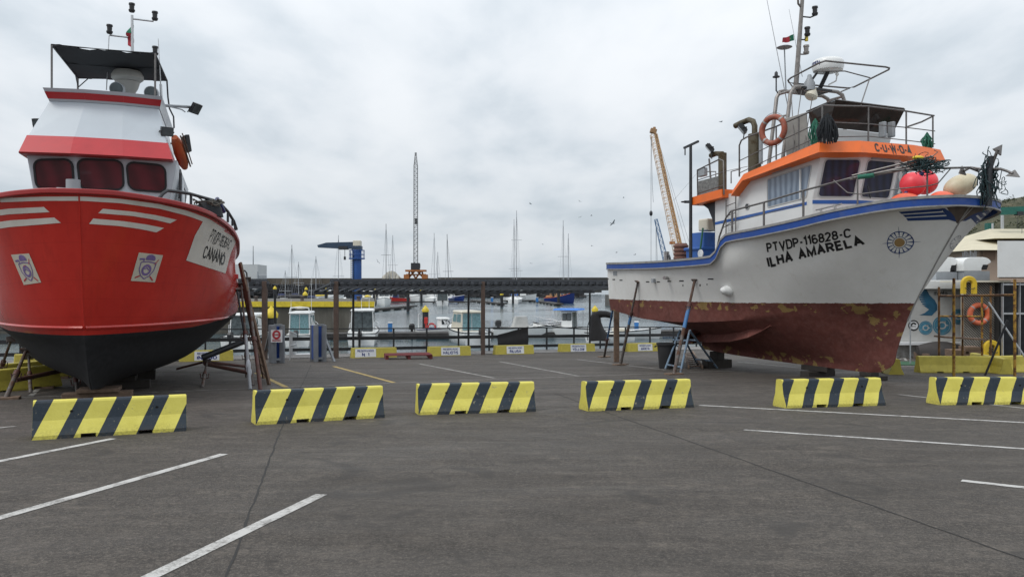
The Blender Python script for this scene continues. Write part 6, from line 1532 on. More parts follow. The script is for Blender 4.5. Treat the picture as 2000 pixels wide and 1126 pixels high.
mb = MB(); mb.box(((xa + xb) / 2, D1 - .1, zt - .22), (xb - xa + .1, .3, .5)); o = mb.build('pier_edge_beam', m_yellow); struct(o)
for px in (500, 590, 655, 700):
    mb = MB(); p = at(px, 588, D1 + 3); mb.lathe([(.22, 0), (.16, .1), (.16, .35), (.26, .45), (0, .5)], (p.x, p.y, zt)); tag(mb.build('bollard', m_rust), {500: 'rusty bollard on the pier behind the left pergola post', 590: 'rusty bollard on the pier above the teal curtained boat', 655: 'rusty bollard on the pier behind the first pergola post', 700: 'rusty bollard on the pier at the foot of the blue crane'}[px], 'bollard', 'bollards on the pier')
# piles
PG = 'black piles with yellow caps'
m_pile = M('black_pile', (0.02, 0.021, 0.024), 0.55, var=.3, scale=2)
def pile(px, pyt, d, r, lab, cap=True):
    zt_ = at(px, pyt, d).z; p = at(px, 556, d); p.z = WATER_Z
    root = thing('mooring_pile', lab, 'pile', p, 0, PG)
    top = zt_ - WATER_Z - r * 1.9
    mb = MB(); mb.lathe([(r, -1.5), (r, top)], (0, 0, 0), None, 20); mb.build('shaft', m_pile, root)
    mb = MB(); mb.lathe([(r * 1.15, top - r * .25), (r * 1.2, top + r * .5), (r * .7, top + r * 1.2), (r * .2, top + r * 1.7), (r * .16, top + r * 1.9), (0, top + r * 1.92)], (0, 0, 0), None, 20); mb.build('cap', m_yellow, root)
for a in ((831, 596, 76, .29, 'thick black pile with yellow cap behind the red life ring post'), (1162, 596, 80, .29, 'black pile with yellow cap behind the covered outboard'), (530, 597, 60, .42, 'large black pile with yellow cap behind the left pergola post'),
          (797, 568, 138, .27, 'black pile with yellow cap at the end of the middle pontoon'), (823, 562, 190, .3, 'black pile with yellow cap right of the middle pontoon pile, by white boats'), (733, 563, 190, .28, 'distant yellow capped pile at the end of the yellow pier'),
          (980, 570, 165, .3, 'black pile with yellow cap at the outer end of the short far pontoon'), (1002, 566, 195, .3, 'black pile with yellow cap in front of the distant white fishing boat'), (1091, 564, 178, .33, 'black pile with yellow cap beside the distant blue fishing boat'),
          (537, 558, 150, .3, 'distant yellow capped pile right of the left pergola roof'), (598, 560, 170, .3, 'distant yellow capped pile, upper one over the covered boats'), (596, 568, 112, .3, 'yellow pile cap just above the pier, lower one by the covered boats'), (637, 562, 160, .3, 'distant yellow capped pile above the yellow sailing boat')):
    pile(*a)
# pontoons
m_pont = M('dark_pontoon_timber', (0.045, 0.042, 0.04), .8, var=.4, scale=3); m_float = M('pale_float', (0.42, 0.42, 0.4), .7, var=.2)
PN = 'floating pontoons'
def pontoon(lab, pa, pb, w, da=None, db=None):
    a, b = W(*pa), W(*pb); a.z = b.z = 0; d = (b - a); L = d.length; ang = math.atan2(d.y, d.x); c = (a + b) / 2; c.z = WATER_Z
    r = thing('pontoon', lab, 'pontoon', c, ang, PN)
    mb = MB(); mb.box((0, 0, .38), (L, w, .3)); mb.build('walkway', m_pont, r)
    k = max(2, int(L / 5.5))
    for i in range(k):
        mb = MB(); mb.box((-L / 2 + (i + .5) * L / k, 0, .05), (1.6, w * .92, .38)); mb.build('float', m_float, r)
pontoon('long dark pontoon just beyond the quay railing where the small boats lie', (560, 663), (1330, 656), 2.2)
pontoon('middle pontoon running right from the end of the yellow pier', (722, 609), (806, 601), 2.0)
pontoon('far pontoon in front of the white boats, left part', (728, 593), (925, 592), 2.2)
pontoon('far pontoon, short outer part by the yellow capped pile', (925, 589), (982, 596), 2.0)
pontoon('far pontoon behind the white fishing boat', (982, 590), (1060, 589), 2.0)
pontoon('far pontoon reaching the blue fishing boat', (1045, 589), (1092, 597), 2.0)
# power pedestals and the red life ring post
for px, pyt, pyb, lab in ((762, 629, 655, 'blue service pedestal on the pontoon left of the red life ring post'), (1110, 626, 650, 'blue service pedestal in front of the blue roofed boat'), (1243, 627, 650, 'blue service pedestal on the pontoon under the white boat stern'), (961, 580, 590, 'distant blue service pedestal on the far pontoon, left one'), (1049, 580, 590, 'distant blue service pedestal near the blue fishing boat')):
    d = 69 if pyb > 600 else 190; a, b = at(px, pyb, d), at(px, pyt, d); r = .17 if d < 100 else .3
    a.z = WATER_Z + .5; root = thing('service_pedestal', lab, 'service pedestal', a, 0, 'blue service pedestals')
    mb = MB(); mb.box((0, 0, (b.z - a.z) * .45), (r * 2, r * 2, (b.z - a.z) * .9)); mb.build('column', M('pedestal_blue', (0.03, 0.17, 0.45), .5), root, bev=.02)
    mb = MB(); mb.box((0, 0, (b.z - a.z) * .95), (r * 2.2, r * 2.2, (b.z - a.z) * .1)); mb.build('lamp_cap', m_sign, root, bev=.02)
p = at(832, 662, 70); p.z = WATER_Z + .5; st = thing('life_ring_post', 'red life ring post with a red box on the pontoon', 'life ring post', p)
mb = MB(); mb.box((0, 0, .5), (.12, .12, 1.0)); mb.build('post', m_red, st)
mb = MB(); mb.box((0, 0, .95), (.3, .22, .55)); mb.build('box', m_red, st, bev=.03)
rot = Matrix.Rotation(R(90), 3, 'X'); lifebuoy('lifebuoy', 'red life ring hanging beside the red post on the pontoon', at(843, 639, 69.8), rot, M('red_ring', (0.35, 0.02, 0.025), .6), .33, .08)
# ---- small boats
def boat_hull(L, B, H, r, mat, bow=1.35, stripe=None, bottom=None):
    secs = []; n = 13
    for i in range(n):
        f = i / (n - 1); b = B / 2 * (.88 + .12 * math.sin(min(1, f / .45) * math.pi / 2)) * (1 - max(0, (f - .45) / .55) ** 2.3)
        b = max(b, .015); zg = H * (.9 + (bow - .9) * f ** 2); x = f * L; rk = .1 * L * max(0, f - .6)
        secs.append([V((x + rk, b, zg)), V((x + rk * .6, b * (.97 - .1 * f), H * .5)), V((x, b * (.9 - .25 * f), .0)), V((x - rk * .5, b * .5, -.3)), V((x - rk * .5, -b * .5, -.3)), V((x, -b * (.9 - .25 * f), .0)), V((x + rk * .6, -b * (.97 - .1 * f), H * .5)), V((x + rk, -b, zg))])
    mb = MB(); mb.loft(secs, True, 0, True); h = mb.build('hull', mat, r)
    for p in h.data.polygons:
        if len(p.vertices) > 4: p.use_smooth = False
    dk = [[V((s[0].x, s[0].y * .93, s[0].z - .1)), V((s[-1].x, s[-1].y * .93, s[-1].z - .1))] for s in secs]
    ring = [s[0] for s in secs] + [s[-1] for s in reversed(secs)]
    mb = MB(); mb.path(ring, .04, 6, True); mb.build('rub_rail', stripe or m_rubber, h)
    return h, secs
def cabin(r, x0, x1, w, z0, h, mat, glass, rake=.25, aft=True, roof=.12, side=True, name='cabin'):
    """box cabin with raked front at x1, doors at the back x0"""
    lo = [V((x0, w / 2, z0)), V((x1, w / 2, z0)), V((x1, -w / 2, z0)), V((x0, -w / 2, z0))]
    hi = [V((x0 + .03, w / 2 * .92, z0 + h)), V((x1 - rake, w / 2 * .88, z0 + h)), V((x1 - rake, -w / 2 * .88, z0 + h)), V((x0 + .03, -w / 2 * .92, z0 + h))]
    mb = MB(); mb.loft([lo, hi], True); c = mb.build(name, mat, r, bev=.03)
    mb = MB(); ov = .14; mb.loft([[V((p.x + (ov if p.x > (x0 + x1) / 2 else -ov), p.y * 1.08, z0 + h + .005)) for p in hi], [V((p.x + (ov * .4 if p.x > (x0 + x1) / 2 else -ov * .6), p.y * .98, z0 + h + roof)) for p in hi]], True); mb.build('roof', mat, c, bev=.04)
    def wp(a, b, u0, u1, v0, v1):
        qd = [hi[a], hi[b], lo[b], lo[a]]; q = [bil(qd, u0, v1), bil(qd, u1, v1), bil(qd, u1, v0), bil(qd, u0, v0)]
        ctr = V(((x0 + x1) / 2, 0, z0 + h / 2))
        if qnorm(q).dot(q[0] - ctr) < 0: q = [q[1], q[0], q[3], q[2]]
        window(r, q, m_rubber if glass is not m_teal else m_whf, glass, .06, .03)
    if aft: wp(0, 3, .06, .485, .1, .94); wp(0, 3, .515, .94, .1, .94)
    wp(1, 2, .06, .48, .5, .92); wp(1, 2, .52, .94, .5, .92)
    if side:
        for a, b in ((0, 1), (3, 2)): wp(a, b, .08, .5, .5, .9); wp(a, b, .56, .9, .5, .88)
    return c
def rails(r, secs, h=.45, f0=.45, mat=None):
    for sg in (0, -1):
        pts = [s[sg] for s in secs if s[0].x >= f0 * secs[-1][0].x]
        mb = MB(); mb.path([pts[0]] + [p + V((-.05, 0, h)) for p in pts[1:]], .022, 6)
        for p in pts[1::2]: mb.path([p, p + V((-.05, 0, h))], .018, 5)
        mb.build('bow_rail', m_alu, r)
def outboard(r, x, y, z, mat=None, s=1.0):
    mb = MB(); mb.loft([[V((x + a * .28 * s, y + b * .17 * s, z)) for a, b in ((-1, -.7), (.6, -1), (.6, 1), (-1, .7))], [V((x + a * .3 * s, y + b * .19 * s, z + .35 * s)) for a, b in ((-1, -.8), (.6, -1), (.6, 1), (-1, .8))], [V((x + a * .2 * s, y + b * .13 * s, z + .5 * s)) for a, b in ((-1, -.8), (.6, -1), (.6, 1), (-1, .8))]], True)
    o = mb.build('outboard', mat or m_black, r, bev=.04)
    mb = MB(); mb.box((x - .05, y, z - .35 * s), (.2 * s, .14 * s, .75 * s)); mb.build('leg', mat or m_black, o, bev=.02)
def antenna(r, p, h, m=None):
    mb = MB(); mb.tube(p, V(p) + V((0, 0, h)), .02, .008, 6); mb.build('antenna', m or m_gel, r)
SB = 'small boats on the near pontoon'; FB = 'boats across the harbour'
def sboat(lab, px, py, hd, L, B, H, grp, mat=None, d=None, **k):
    p = W(px, py); u = V((math.cos(R(hd)), math.sin(R(hd)), 0)); p = p - u * L / 2
    r = thing(k.pop('name', 'cabin_boat'), lab, k.pop('cat', 'boat'), p, R(hd), grp); h, s = boat_hull(L, B, H, r, mat or m_gel, **k); return r, s
# near boats (sterns towards the quay)
r, s = sboat('white cabin boat with teal curtained doors and black outboard seen from astern', 594, 671, 95, 6.0, 2.1, .95, SB)
cabin(r, 1.0, 3.6, 1.62, .75, 1.7, m_gel, m_teal); rails(r, s); outboard(r, -.25, .05, .75); antenna(r, (1.2, -.85, 2.6), 2.6); antenna(r, (1.4, .7, 2.6), .9)
mb = MB(); mb.path([(1.0, .72, 2.55), (1.05, .68, 2.85), (1.05, 0, 2.92), (1.05, -.68, 2.85), (1.0, -.72, 2.55)], .05); mb.build('targa_hoop', m_gel, r); mb = MB(); mb.ball((1.3, 0, 2.85), (.35, .42, .1)); mb.build('folded_cover', m_cream, r)
r, s = sboat('white cabin boat seen through the props and ladder of the red boat', 492, 676, 88, 6.2, 2.6, 1.0, SB)
cabin(r, 1.3, 3.8, 2.0, .8, 1.6, m_gel, m_greyglass); rails(r, s); outboard(r, -.25, .3, .75)
mb = MB(); mb.path([(1.2, 1.0, .9), (1.25, 1.0, 1.7), (1.9, 1.0, 1.7)], .03); mb.path([(1.2, -1.0, .9), (1.25, -1.0, 1.7), (1.9, -1.0, 1.7)], .03); mb.build('cockpit_rail', m_alu, r)
r, s = sboat('white cabin boat with dark grey doors left of the blue pedestal', 711, 668, 97, 6.6, 2.4, 1.0, SB)
cabin(r, 1.1, 3.9, 1.8, .85, 1.75, m_gel, m_greyglass); rails(r, s); outboard(r, -.2, .1, .55); antenna(r, (1.6, -.5, 2.7), 1.4); antenna(r, (1.8, .1, 2.7), .9)
mb = MB(); mb.path([(1.5, -.9, 2.7), (1.3, -1.0, 3.6), (1.0, -1.05, 4.5)], .025); mb.build('outrigger', m_cream, r)
r, s = sboat('white pilothouse boat with green tinted windows behind the HALIOTIS block', 908, 668, 112, 6.2, 2.5, 1.05, SB)
cabin(r, 1.4, 4.2, 1.75, .9, 1.55, m_cream, m_teal, rake=.5); rails(r, s); outboard(r, -.25, -.2, .8)
r, s = sboat('white and navy open boat behind the green windowed pilothouse boat', 866, 657, 20, 5.2, 2.0, .8, SB, stripe=m_navy)
cabin(r, 2.2, 3.4, 1.4, .7, .9, m_gel, m_dkglass, rake=.5, aft=False); mb = MB(); mb.path([(.5, .7, .7), (.5, .7, 2.0), (.5, .1, 2.05), (.5, -.5, 2.4)], .03); mb.build('rod_frame', m_gel, r); outboard(r, -.2, 0, .7)
r, s = sboat('white open boat with covered grey console behind the tarpaulin', 1035, 659, 8, 6.6, 2.3, .95, SB)
mb = MB(); mb.loft([[V((2.4 + a * .75, b * .6, .8)) for a, b in ((-1, -1), (1, -1), (1, 1), (-1, 1))], [V((2.5 + a * .5, b * .5, 1.85)) for a, b in ((-1, -1), (1, -1), (1, 1), (-1, 1))]], True); mb.build('covered_console', M('pale_grey_cover', (0.4, 0.4, 0.385), .8), r, bev=.1); outboard(r, .6, .2, 1.0, s=1.1); rails(r, s, .2)
r, s = sboat('white boat with bright blue roof and grey windscreen', 1105, 659, 160, 5.6, 2.2, .95, SB)
cabin(r, 2.0, 3.0, 1.6, .8, 1.5, m_gel, m_greyglass, rake=.05, roof=.05)
mb = MB(); mb.loft([[V((2.5 + a * 1.15, b * 1.15, 2.42)) for a, b in ((-1, -1), (1, -1), (1, 1), (-1, 1))], [V((2.5 + a * 1.05, b * 1.05, 2.55)) for a, b in ((-1, -1), (1, -1), (1, 1), (-1, 1))]], True); mb.build('blue_roof', M('bright_blue_canvas', (0.05, 0.2, 0.6), .7), r, bev=.02)
for a, b in ((1.5, .95), (1.5, -.95), (3.5, .95), (3.5, -.95)): mb = MB(); mb.tube((a, b, .8), (a, b, 2.45), .025, n=6); mb.build('roof_post', m_alu, r)
rails(r, s, .55)
r, s = sboat('small white dinghy with raised bow beside the covered outboard', 1153, 657, 175, 4.2, 1.7, .7, SB, name='dinghy'); outboard(r, -.2, 0, .55)
r, s = sboat('low white skiff under the stern of the white boat', 1228, 661, 8, 5.4, 1.9, .7, SB, name='skiff'); outboard(r, -.2, 0, .6); mb = MB(); mb.box((2, 0, .75), (1.2, 1.4, .3)); mb.build('seat_locker', m_cream, r, bev=.05)
r, s = sboat('half hidden white skiff under the props at the white boat stern', 1190, 668, 190, 3.8, 1.6, .6, SB, name='skiff'); mb = MB(); mb.box((1.6, 0, .62), (.5, 1.3, .12)); mb.build('thwart', m_cream, r)
# far boats
r, s = sboat('distant white cabin boat with yellow foredeck covers by the pier end', 718, 592, -80, 7.0, 3.4, 1.2, FB); cabin(r, 1.2, 4.0, 2.6, 1.0, 2.0, m_gel, m_dkglass, rake=.4); rails(r, s, .6)
mb = MB(); mb.ball((5.2, 0, 1.7), (.9, .8, .4)); mb.build('yellow_cover', m_yellow, r)
r, s = sboat('distant white cabin boat seen bow on, left of the red boat', 750, 597, -78, 7.0, 3.2, 1.4, FB); cabin(r, 1.0, 4.2, 2.5, 1.2, 1.9, m_gel, m_dkglass, rake=.5); rails(r, s, .6)
r, s = sboat('distant red open boat between two white cabin boats', 776, 590, 172, 6.5, 2.3, 1.2, FB, mat=m_red); cabin(r, 3.0, 4.4, 1.5, 1.0, 1.3, m_navy, m_dkglass, rake=.2, aft=False)
r, s = sboat('distant grey and white motor boat right of the thick far pile', 808, 589, -60, 7.0, 2.7, 1.3, FB); cabin(r, 1.2, 4.2, 2.2, 1.1, 2.0, m_gel, m_greyglass); rails(r, s, .5)
r, s = sboat('distant sleek white motor yacht in profile', 842, 588, 170, 10.5, 3.2, 1.6, FB, name='motor_yacht'); cabin(r, 2.8, 6.8, 2.4, 1.4, 1.2, m_gel, m_dkglass, rake=1.4); rails(r, s, .5)
r, s = sboat('distant white cabin boat with tall striped doors in front of the motor yacht', 863, 595.5, 98, 6.8, 3.0, 1.2, FB); cabin(r, .9, 3.8, 2.6, .9, 2.3, m_gel, m_greyglass); outboard(r, -.3, 0, .8)
r, s = sboat('distant white boat with royal blue side, rightmost of the white cluster', 886, 588, 10, 5.6, 2.3, 1.3, FB, mat=M('royal_blue_hull', (0.015, 0.04, 0.2), .3), stripe=m_gel); cabin(r, 1.4, 3.4, 1.8, 1.1, 1.0, m_gel, m_dkglass, rake=.6)
r, s = sboat('distant white fishing boat with blue canopy at the far pontoon', 1014, 588.5, 8, 9.0, 3.0, 1.4, FB, name='fishing_boat', bow=1.6); cabin(r, 4.6, 6.4, 2.0, 1.3, 1.9, m_gel, m_dkglass); mb = MB(); mb.box((3.2, 0, 2.4), (1.8, 1.8, 1.6)); mb.build('blue_canopy', m_blue, r, bev=.1); antenna(r, (5.4, 0, 3.2), 3, m_grey); rails(r, s, .6)
r, s = sboat('distant blue fishing boat with orange masts and gear', 1092, 592, -12, 7.2, 2.8, 1.5, FB, mat=M('trawler_blue', (0.012, 0.03, 0.15), .35), name='fishing_boat', bow=1.9, stripe=m_orange); m_tan = M('tan_paint', (0.42, 0.25, 0.13), .6)
cabin(r, 2.6, 4.3, 1.8, 1.3, 1.6, m_tan, m_dkglass)
for a, b in ((1.4, .8), (1.4, -.8), (4.8, 0)): mb = MB(); mb.tube((a, b, 1.2), (a + .1, b, 3.6), .09, n=8); mb.build('mast', m_tan, r)
mb = MB(); mb.box((1.1, 0, 1.6), (1.6, 1.8, .7)); mb.build('net_heap', M('orange_net', (0.4, 0.18, 0.08), .9, var=.4, scale=5), r, bev=.25)
# sailing boats: hulls end on behind the pontoons, masts over the pergola
m_maste = M('mast_alloy', (0.34, 0.35, 0.37), .5, metal=.2); m_mastd = M('dark_mast', (0.06, 0.065, 0.075), .5)
SG = 'sailing boats moored across the harbour'
def yacht(px, top, d, lab, spr, dark=False, lean=0, hd=80, hull=True, mz=0):
    p = at(px, 556, d); p.z = WATER_Z; r = thing('sailing_boat', lab, 'sailing boat', p, R(hd), SG); zt_ = at(px, top, d).z - WATER_Z; mm = m_mastd if dark else m_maste
    secs = boat_hull(9.5, 3.0, 1.1, r, m_gel if not dark else m_navy)[1]
    for h in r.children:
        for v in h.data.vertices: v.co.x -= 5.2
    ll = V((0, lean * zt_ / 10, 0)); q = .055 * d / 150 + .02
    mb = MB(); mb.tube((0, 0, .9), V((0, 0, zt_)) + ll, q, q * .7, 7); m_ = mb.build('mast', mm, r)
    for f in spr:
        mb = MB(); c = V((0, 0, zt_ * f)) + ll * f; mb.tube(c + V((0, -1.25 - .4 * (1 - f), 0)), c + V((0, 1.25 + .4 * (1 - f), 0)), .045, n=5); mb.build('spreader', mm, m_)
    mb = MB(); tp = V((0, 0, zt_ * .97)) + ll
    for e in ((4.6, 0, 1.3), (-4.3, 0, 1.1), (0, 1.35, 1.1), (0, -1.35, 1.1)): mb.path([tp, V(e)], .018, 4)
    mb.build('rigging', m_grey, r)
    mb = MB(); mb.tube((0, 0, 2.2), (-3.6, 0, 2.3), .07, n=6); mb.ball((-1.9, 0, 2.42), (1.8, .14, .16)); mb.build('boom', m_navy if not dark else m_tarp, r)
    mb = MB(); mb.loft([[V((a, b, 1.0)) for a, b in ((-1.5, -.9), (2.2, -.6), (2.2, .6), (-1.5, .9))], [V((a, b, 1.5)) for a, b in ((-1.3, -.7), (1.6, -.45), (1.6, .45), (-1.3, .7))]], True); mb.build('coachroof', m_gel, r, bev=.1)
for a in ((570, 478, 190, 'sailing boat with dark mast above the dark covered boats', (.45,), True), (583, 511, 190, 'sailing boat with shorter pale mast and red sail cover low on it', (.5,)), (557, 528, 185, 'sailing boat with the shortest mast, left of the dark one', (.4,)), (617, 500, 150, 'sailing boat with white mast left of the first pergola post', (.35,)),
          (661, 459, 195, 'sailing boat whose mast passes behind the blue crane arm', (.4,)), (754, 437, 215, 'sailing boat with dark mast right of the blue crane, the taller of two', (.6,), True), (767, 459, 215, 'sailing boat with thin mast close beside the taller dark one', (.55,)), (848, 455, 220, 'sailing boat with white mast right of the tall lattice crane', (.4,)), (855, 492, 225, 'sailing boat with a thin short mast beside the white one', (.3,)), (877, 457, 215, 'sailing boat with dark mast leaning slightly left', (.45,), True, .3),
          (1009, 411, 200, 'sailing boat with the tallest mast in the middle of the harbour', (.35, .68)), (1004, 428, 215, 'sailing boat with thin mast half behind the tallest one', (.4,)), (1100, 430, 205, 'sailing boat with tall white mast above the blue fishing boat', (.2, .56)), (1110, 456, 205, 'sailing boat with shorter mast right of the tall white one', (.3,))):
    yacht(*a)
# covered boats beyond the pier
for px, py, mt, ln, lab in ((575, 594, m_tarp, 9.0, 'long dark covered boat beyond the pier'), (640, 590, m_yellow, 8.0, 'white boat with yellow side cover beyond the pier')):
    r, s = sboat(lab, px, py, 4, ln, 2.8, 1.75, FB, mat=m_tarp if mt is m_tarp else m_gel, name='covered_boat')
    mb = MB(); mb.ball((ln * .45, 0, 1.75), (ln * .42, 1.35, .55)); mb.build('cover', mt, r)
r, s = sboat('white cabin boat beyond the pier, left of the first pergola post', 646, 594, 10, 5.5, 2.6, 1.7, FB); cabin(r, 2.2, 4.2, 2.0, 1.5, 1.8, m_gel, m_dkglass)
# ---- blue jib crane on the pier
m_craneb = M('crane_blue', (0.015, 0.075, 0.27), .45, var=.15, dirt=(.1, .08, .07), dirta=.4, scale=.6); m_craned = M('crane_dark_blue', (0.025, 0.05, 0.09), .5, var=.2)
dC = 84; cr = thing('jib_crane', 'blue pedestal jib crane with its arm pointing left on the pier', 'crane', at(697, 556, dC) * 1)
cr.location.z = zt; MW[cr.name] = Matrix.Translation(cr.location)
mb = MB(); mb.tube((at(697, 556, dC).x, dC, zt), at(697, 486, dC), .5, n=20); mb.build('column', m_craneb, cr, True)
mb = MB(); mb.box(at(697.5, 484, dC), (1.0, 1.0, .45)); mb.build('slew_ring', m_craned, cr, True, bev=.05)
mb = MB(); mb.box(at(698, 477, dC), (.78, .9, .8)); mb.build('machine_house', m_cream, cr, True, bev=.05)
mb = MB(); y_ = lambda px, py: at(px, py, dC - .3)
mb.prism([y_(693, 472), y_(693, 486), y_(660, 485), y_(621, 483), y_(619.5, 478.5), y_(637, 473.5)], (0, .6, 0)); mb.build('jib', m_craned, cr, True)
mb = MB(); mb.box(at(671, 484, dC), (.95, .8, .35)); tl = mb.build('trolley', m_blackmetal, cr, True)
mb = MB(); mb.path([at(673.5, 485, dC), at(673.5, 502, dC)], .03); mb.box(at(673.5, 504, dC), (.2, .2, .35)); mb.build('hook', m_blackmetal, cr, True)
mb = MB(); mb.lathe([(.85, 0), (.85, .12), (0.4, .12)], at(697, 506, dC), None, 20)
for h in (.5, .95): mb.torus(at(697, 506, dC) + V((0, 0, h)), 0.8, .03, None, 24, 5)
for i in range(8): a = i * math.pi / 4; c = at(697, 506, dC) + V((.8 * math.cos(a), .8 * math.sin(a), 0)); mb.path([c, c + V((0, 0, .95))], .03)
mb.build('platform', m_craneb, cr, True)
mb = MB()
for px in (685.5, 690): mb.path([(at(px, 556, dC - .5).x, dC - .5, zt), at(px, 492, dC - .5)], .035)
for i in range(12): mb.path([at(685.5, 545 - i * 4.4, dC - .5), at(690, 545 - i * 4.4, dC - .5)], .025)
mb.build('ladder', m_craned, cr, True)
# ---- lattice cranes
def lattice(mb, a, b, wa, wb, n, r, r2=None, side=V((1, 0, 0))):
    a, b = V(a), V(b); d = (b - a).normalized(); x = (side - d * side.dot(d)).normalized(); y = d.cross(x); r2 = r2 or r * .6
    c = lambda f, i, j: a.lerp(b, f) + (x * i + y * j) * (wa + (wb - wa) * f) / 2
    for i in (-1, 1):
        for j in (-1, 1): mb.path([c(0, i, j), c(1, i, j)], r, 5)
    for k in range(n):
        f0, f1 = k / n, (k + 1) / n; s_ = 1 if k % 2 else -1
        for j in (-1, 1): mb.path([c(f0, -s_, j), c(f1, s_, j)], r2, 4); mb.path([c(f0, j, -s_), c(f1, j, s_)], r2, 4); mb.path([c(f1, -1, j), c(f1, 1, j)], r2, 4)
DB = 300.0
zbw = at(0, 543, DB).z
tc_ = thing('lattice_crane', 'tall grey lattice crane on an orange trestle base on the breakwater', 'crane', V((at(812, 0, DB).x, DB, zbw)))
P3 = lambda px, py: at(px, py, DB)
m_lat = M('lattice_grey', (0.24, 0.245, 0.25), .6, var=.2); m_trest = M('trestle_orange', (0.36, 0.13, 0.035), .6, var=.3)
mb = MB(); lattice(mb, P3(812, 516), P3(812, 322), 1.45, 1.35, 46, .10, .045); mb.build('mast', m_lat, tc_, True)
mb = MB(); lattice(mb, P3(812, 322), P3(812, 301), 1.2, .5, 6, .10, .05); mb.box(P3(812, 300), (.7, .7, .8)); mb.build('mast_head', m_lat, tc_, True)
mb = MB(); mb.box(P3(813, 432), (1.0, 1.0, 2.2)); mb.build('cable_block', m_blackmetal, tc_, True)
mb = MB(); mb.box(P3(811.5, 520), (3.2, 3, 2.6)); mb.box(P3(818, 519), (1.0, 2, 1.6)); mb.build('cab', m_blackmetal, tc_, True, bev=.1)
mb = MB(); mb.box(P3(812.5, 528.5), (7.6, 5, .7))
for a, b in ((797, 800), (797, 810), (828, 815), (828, 824), (812, 803), (812, 822)): mb.path([P3(a, 543.5), P3(b, 529)], .35, 6)
mb.path([P3(793, 536), P3(832, 536)], .3, 6); mb.box(P3(795, 540), (2, 4, 1.6)); mb.box(P3(830, 540), (2, 4, 1.6)); mb.build('trestle', m_trest, tc_, True)
DY = 150.0; mq = MB(); c0 = at(1338, 556, DY)
mq.box((21 + 45, DY + 8, -1.9), (90, 40, 2.6)); struct(mq.build('far_quay', m_quay))
yc = thing('lattice_crane', 'yellow lattice boom crane rising behind the white boat stern', 'crane', V((c0.x + 3, DY, -.6)))
m_boom = M('boom_yellow', (0.56, 0.36, 0.19), .55, var=.2); P4 = lambda px, py: at(px, py, DY)
mb = MB(); lattice(mb, P4(1331, 520), P4(1276, 262), 1.7, 1.1, 44, .05, .026); mb.build('boom', m_boom, yc, True)
mb = MB(); lattice(mb, P4(1337, 520), P4(1281, 262), .5, .4, 40, .10, .045); mb.build('inner_boom', m_boom, yc, True)
mb = MB(); mb.box(P4(1276, 256), (1.2, .9, .9), Matrix.Rotation(R(15), 3, 'Y')); mb.box(P4(1278, 251), (.5, .5, .6)); mb.build('boom_head', M('boom_head_brown', (0.3, 0.17, 0.08), .6), yc, True, bev=.1)
mb = MB(); mb.path([P4(1271.5, 258), P4(1271.5, 413)], .035, 5); mb.path([P4(1272, 258), P4(1274, 360), P4(1276, 395)], .03, 5); mb.lathe([(.05, -.5), (.3, -.2), (.3, .3), (.05, .6)], P4(1271.5, 417), None, 10); mb.path([P4(1271.5, 421), P4(1271.5, 512)], .035, 5); mb.build('hoist_cable', m_blackmetal, yc, True)
mb = MB()
for a, b in ((1282, 1360), (1281, 1352)): mb.path([P4(a, 262), P4(b, 520)], .03, 4)
mb.path([P4(1364, 335), P4(1315, 392)], .025, 4); mb.build('pendants', m_grey, yc, True)
mb = MB(); mb.box(P4(1313, 474), (.9, 1, .5)); mb.build('floodlight_box', m_trest, yc, True)
mb = MB(); b0c = V((c0.x + 3, DY, -.6)); mb.box(b0c + V((0, 0, .7)), (7, 4, 1.3)); mb.box(b0c + V((1.5, 0, 2.6)), (4.5, 3, 2.4)); mb.build('carrier', m_yellow, yc, True, bev=.1)
DZ = 210.0; bc = thing('lattice_crane', 'small blue lattice boom crane left of the yellow boom', 'crane', at(1300, 575, DZ)); P5 = lambda px, py: at(px, py, DZ)
mb = MB(); lattice(mb, P5(1303, 520), P5(1281, 428), 1.3, .7, 16, .08, .04); mb.build('boom', M('boom_blue', (0.13, 0.22, 0.36), .6), bc, True)
mb = MB(); mb.path([P5(1281, 428), P5(1281.5, 510)], .06, 4); mb.path([P5(1281, 428), P5(1284, 512)], .05, 4); mb.build('hoist_cable', m_grey, bc, True)
mb = MB(); mb.box(P5(1304, 545), (6, 4, 6)); mb.build('carrier', m_blue, bc, True, bev=.1)
# ---- breakwater
t = NT('breakwater_concrete'); k = t.noise(.25, 7, .7); k2 = t.noise(.12, 4, .6, stretch=(1, 1, 6)); x, y, z = t.xyz()
jn = t.math('LESS_THAN', t.math('FRACT', t.math('DIVIDE', x, 9.0)), .02)
cc = t.mix(t.ramp(k, .3, .7), (0.062, 0.052, 0.04), (0.135, 0.118, 0.095)); cc = t.mix(t.math('MULTIPLY', t.ramp(k2, .6, .68), .5), cc, (0.24, 0.23, 0.215)); cc = t.mix(t.math('MULTIPLY', jn, .6), cc, (0.03, 0.027, 0.022)); t.col(cc); t.rough(.9)
xl, xr = at(-300, 0, DB).x, at(912, 0, DB).x; zq = at(0, 558, DB).z
bw = thing('breakwater', 'long brown concrete breakwater wall closing the harbour', 'breakwater', V(((xl + xr) / 2, DB, zq)))
mb = MB(); mb.box(((xl + xr) / 2, DB + 2, (zbw + zq) / 2 - 1), (xr - xl, 4, zbw - zq + 2)); mb.build('parapet', t.mat, bw, True)
mb = MB(); mb.box(((xl + xr) / 2, DB - 2.5, zq - 1.5), (xr - xl, 6, 3)); mb.build('road_ledge', t.mat, bw, True)
mb = MB(); mb.beam((xl, DB - 5.3, zq + .15), (at(657, 0, DB).x, DB - 5.3, zq + .15), .3, .3); mb.build('ledge_rail', m_sign, bw, True)
D9 = 390.0; x2 = at(1290, 0, D9).x; z9 = at(0, 541.5, D9).z
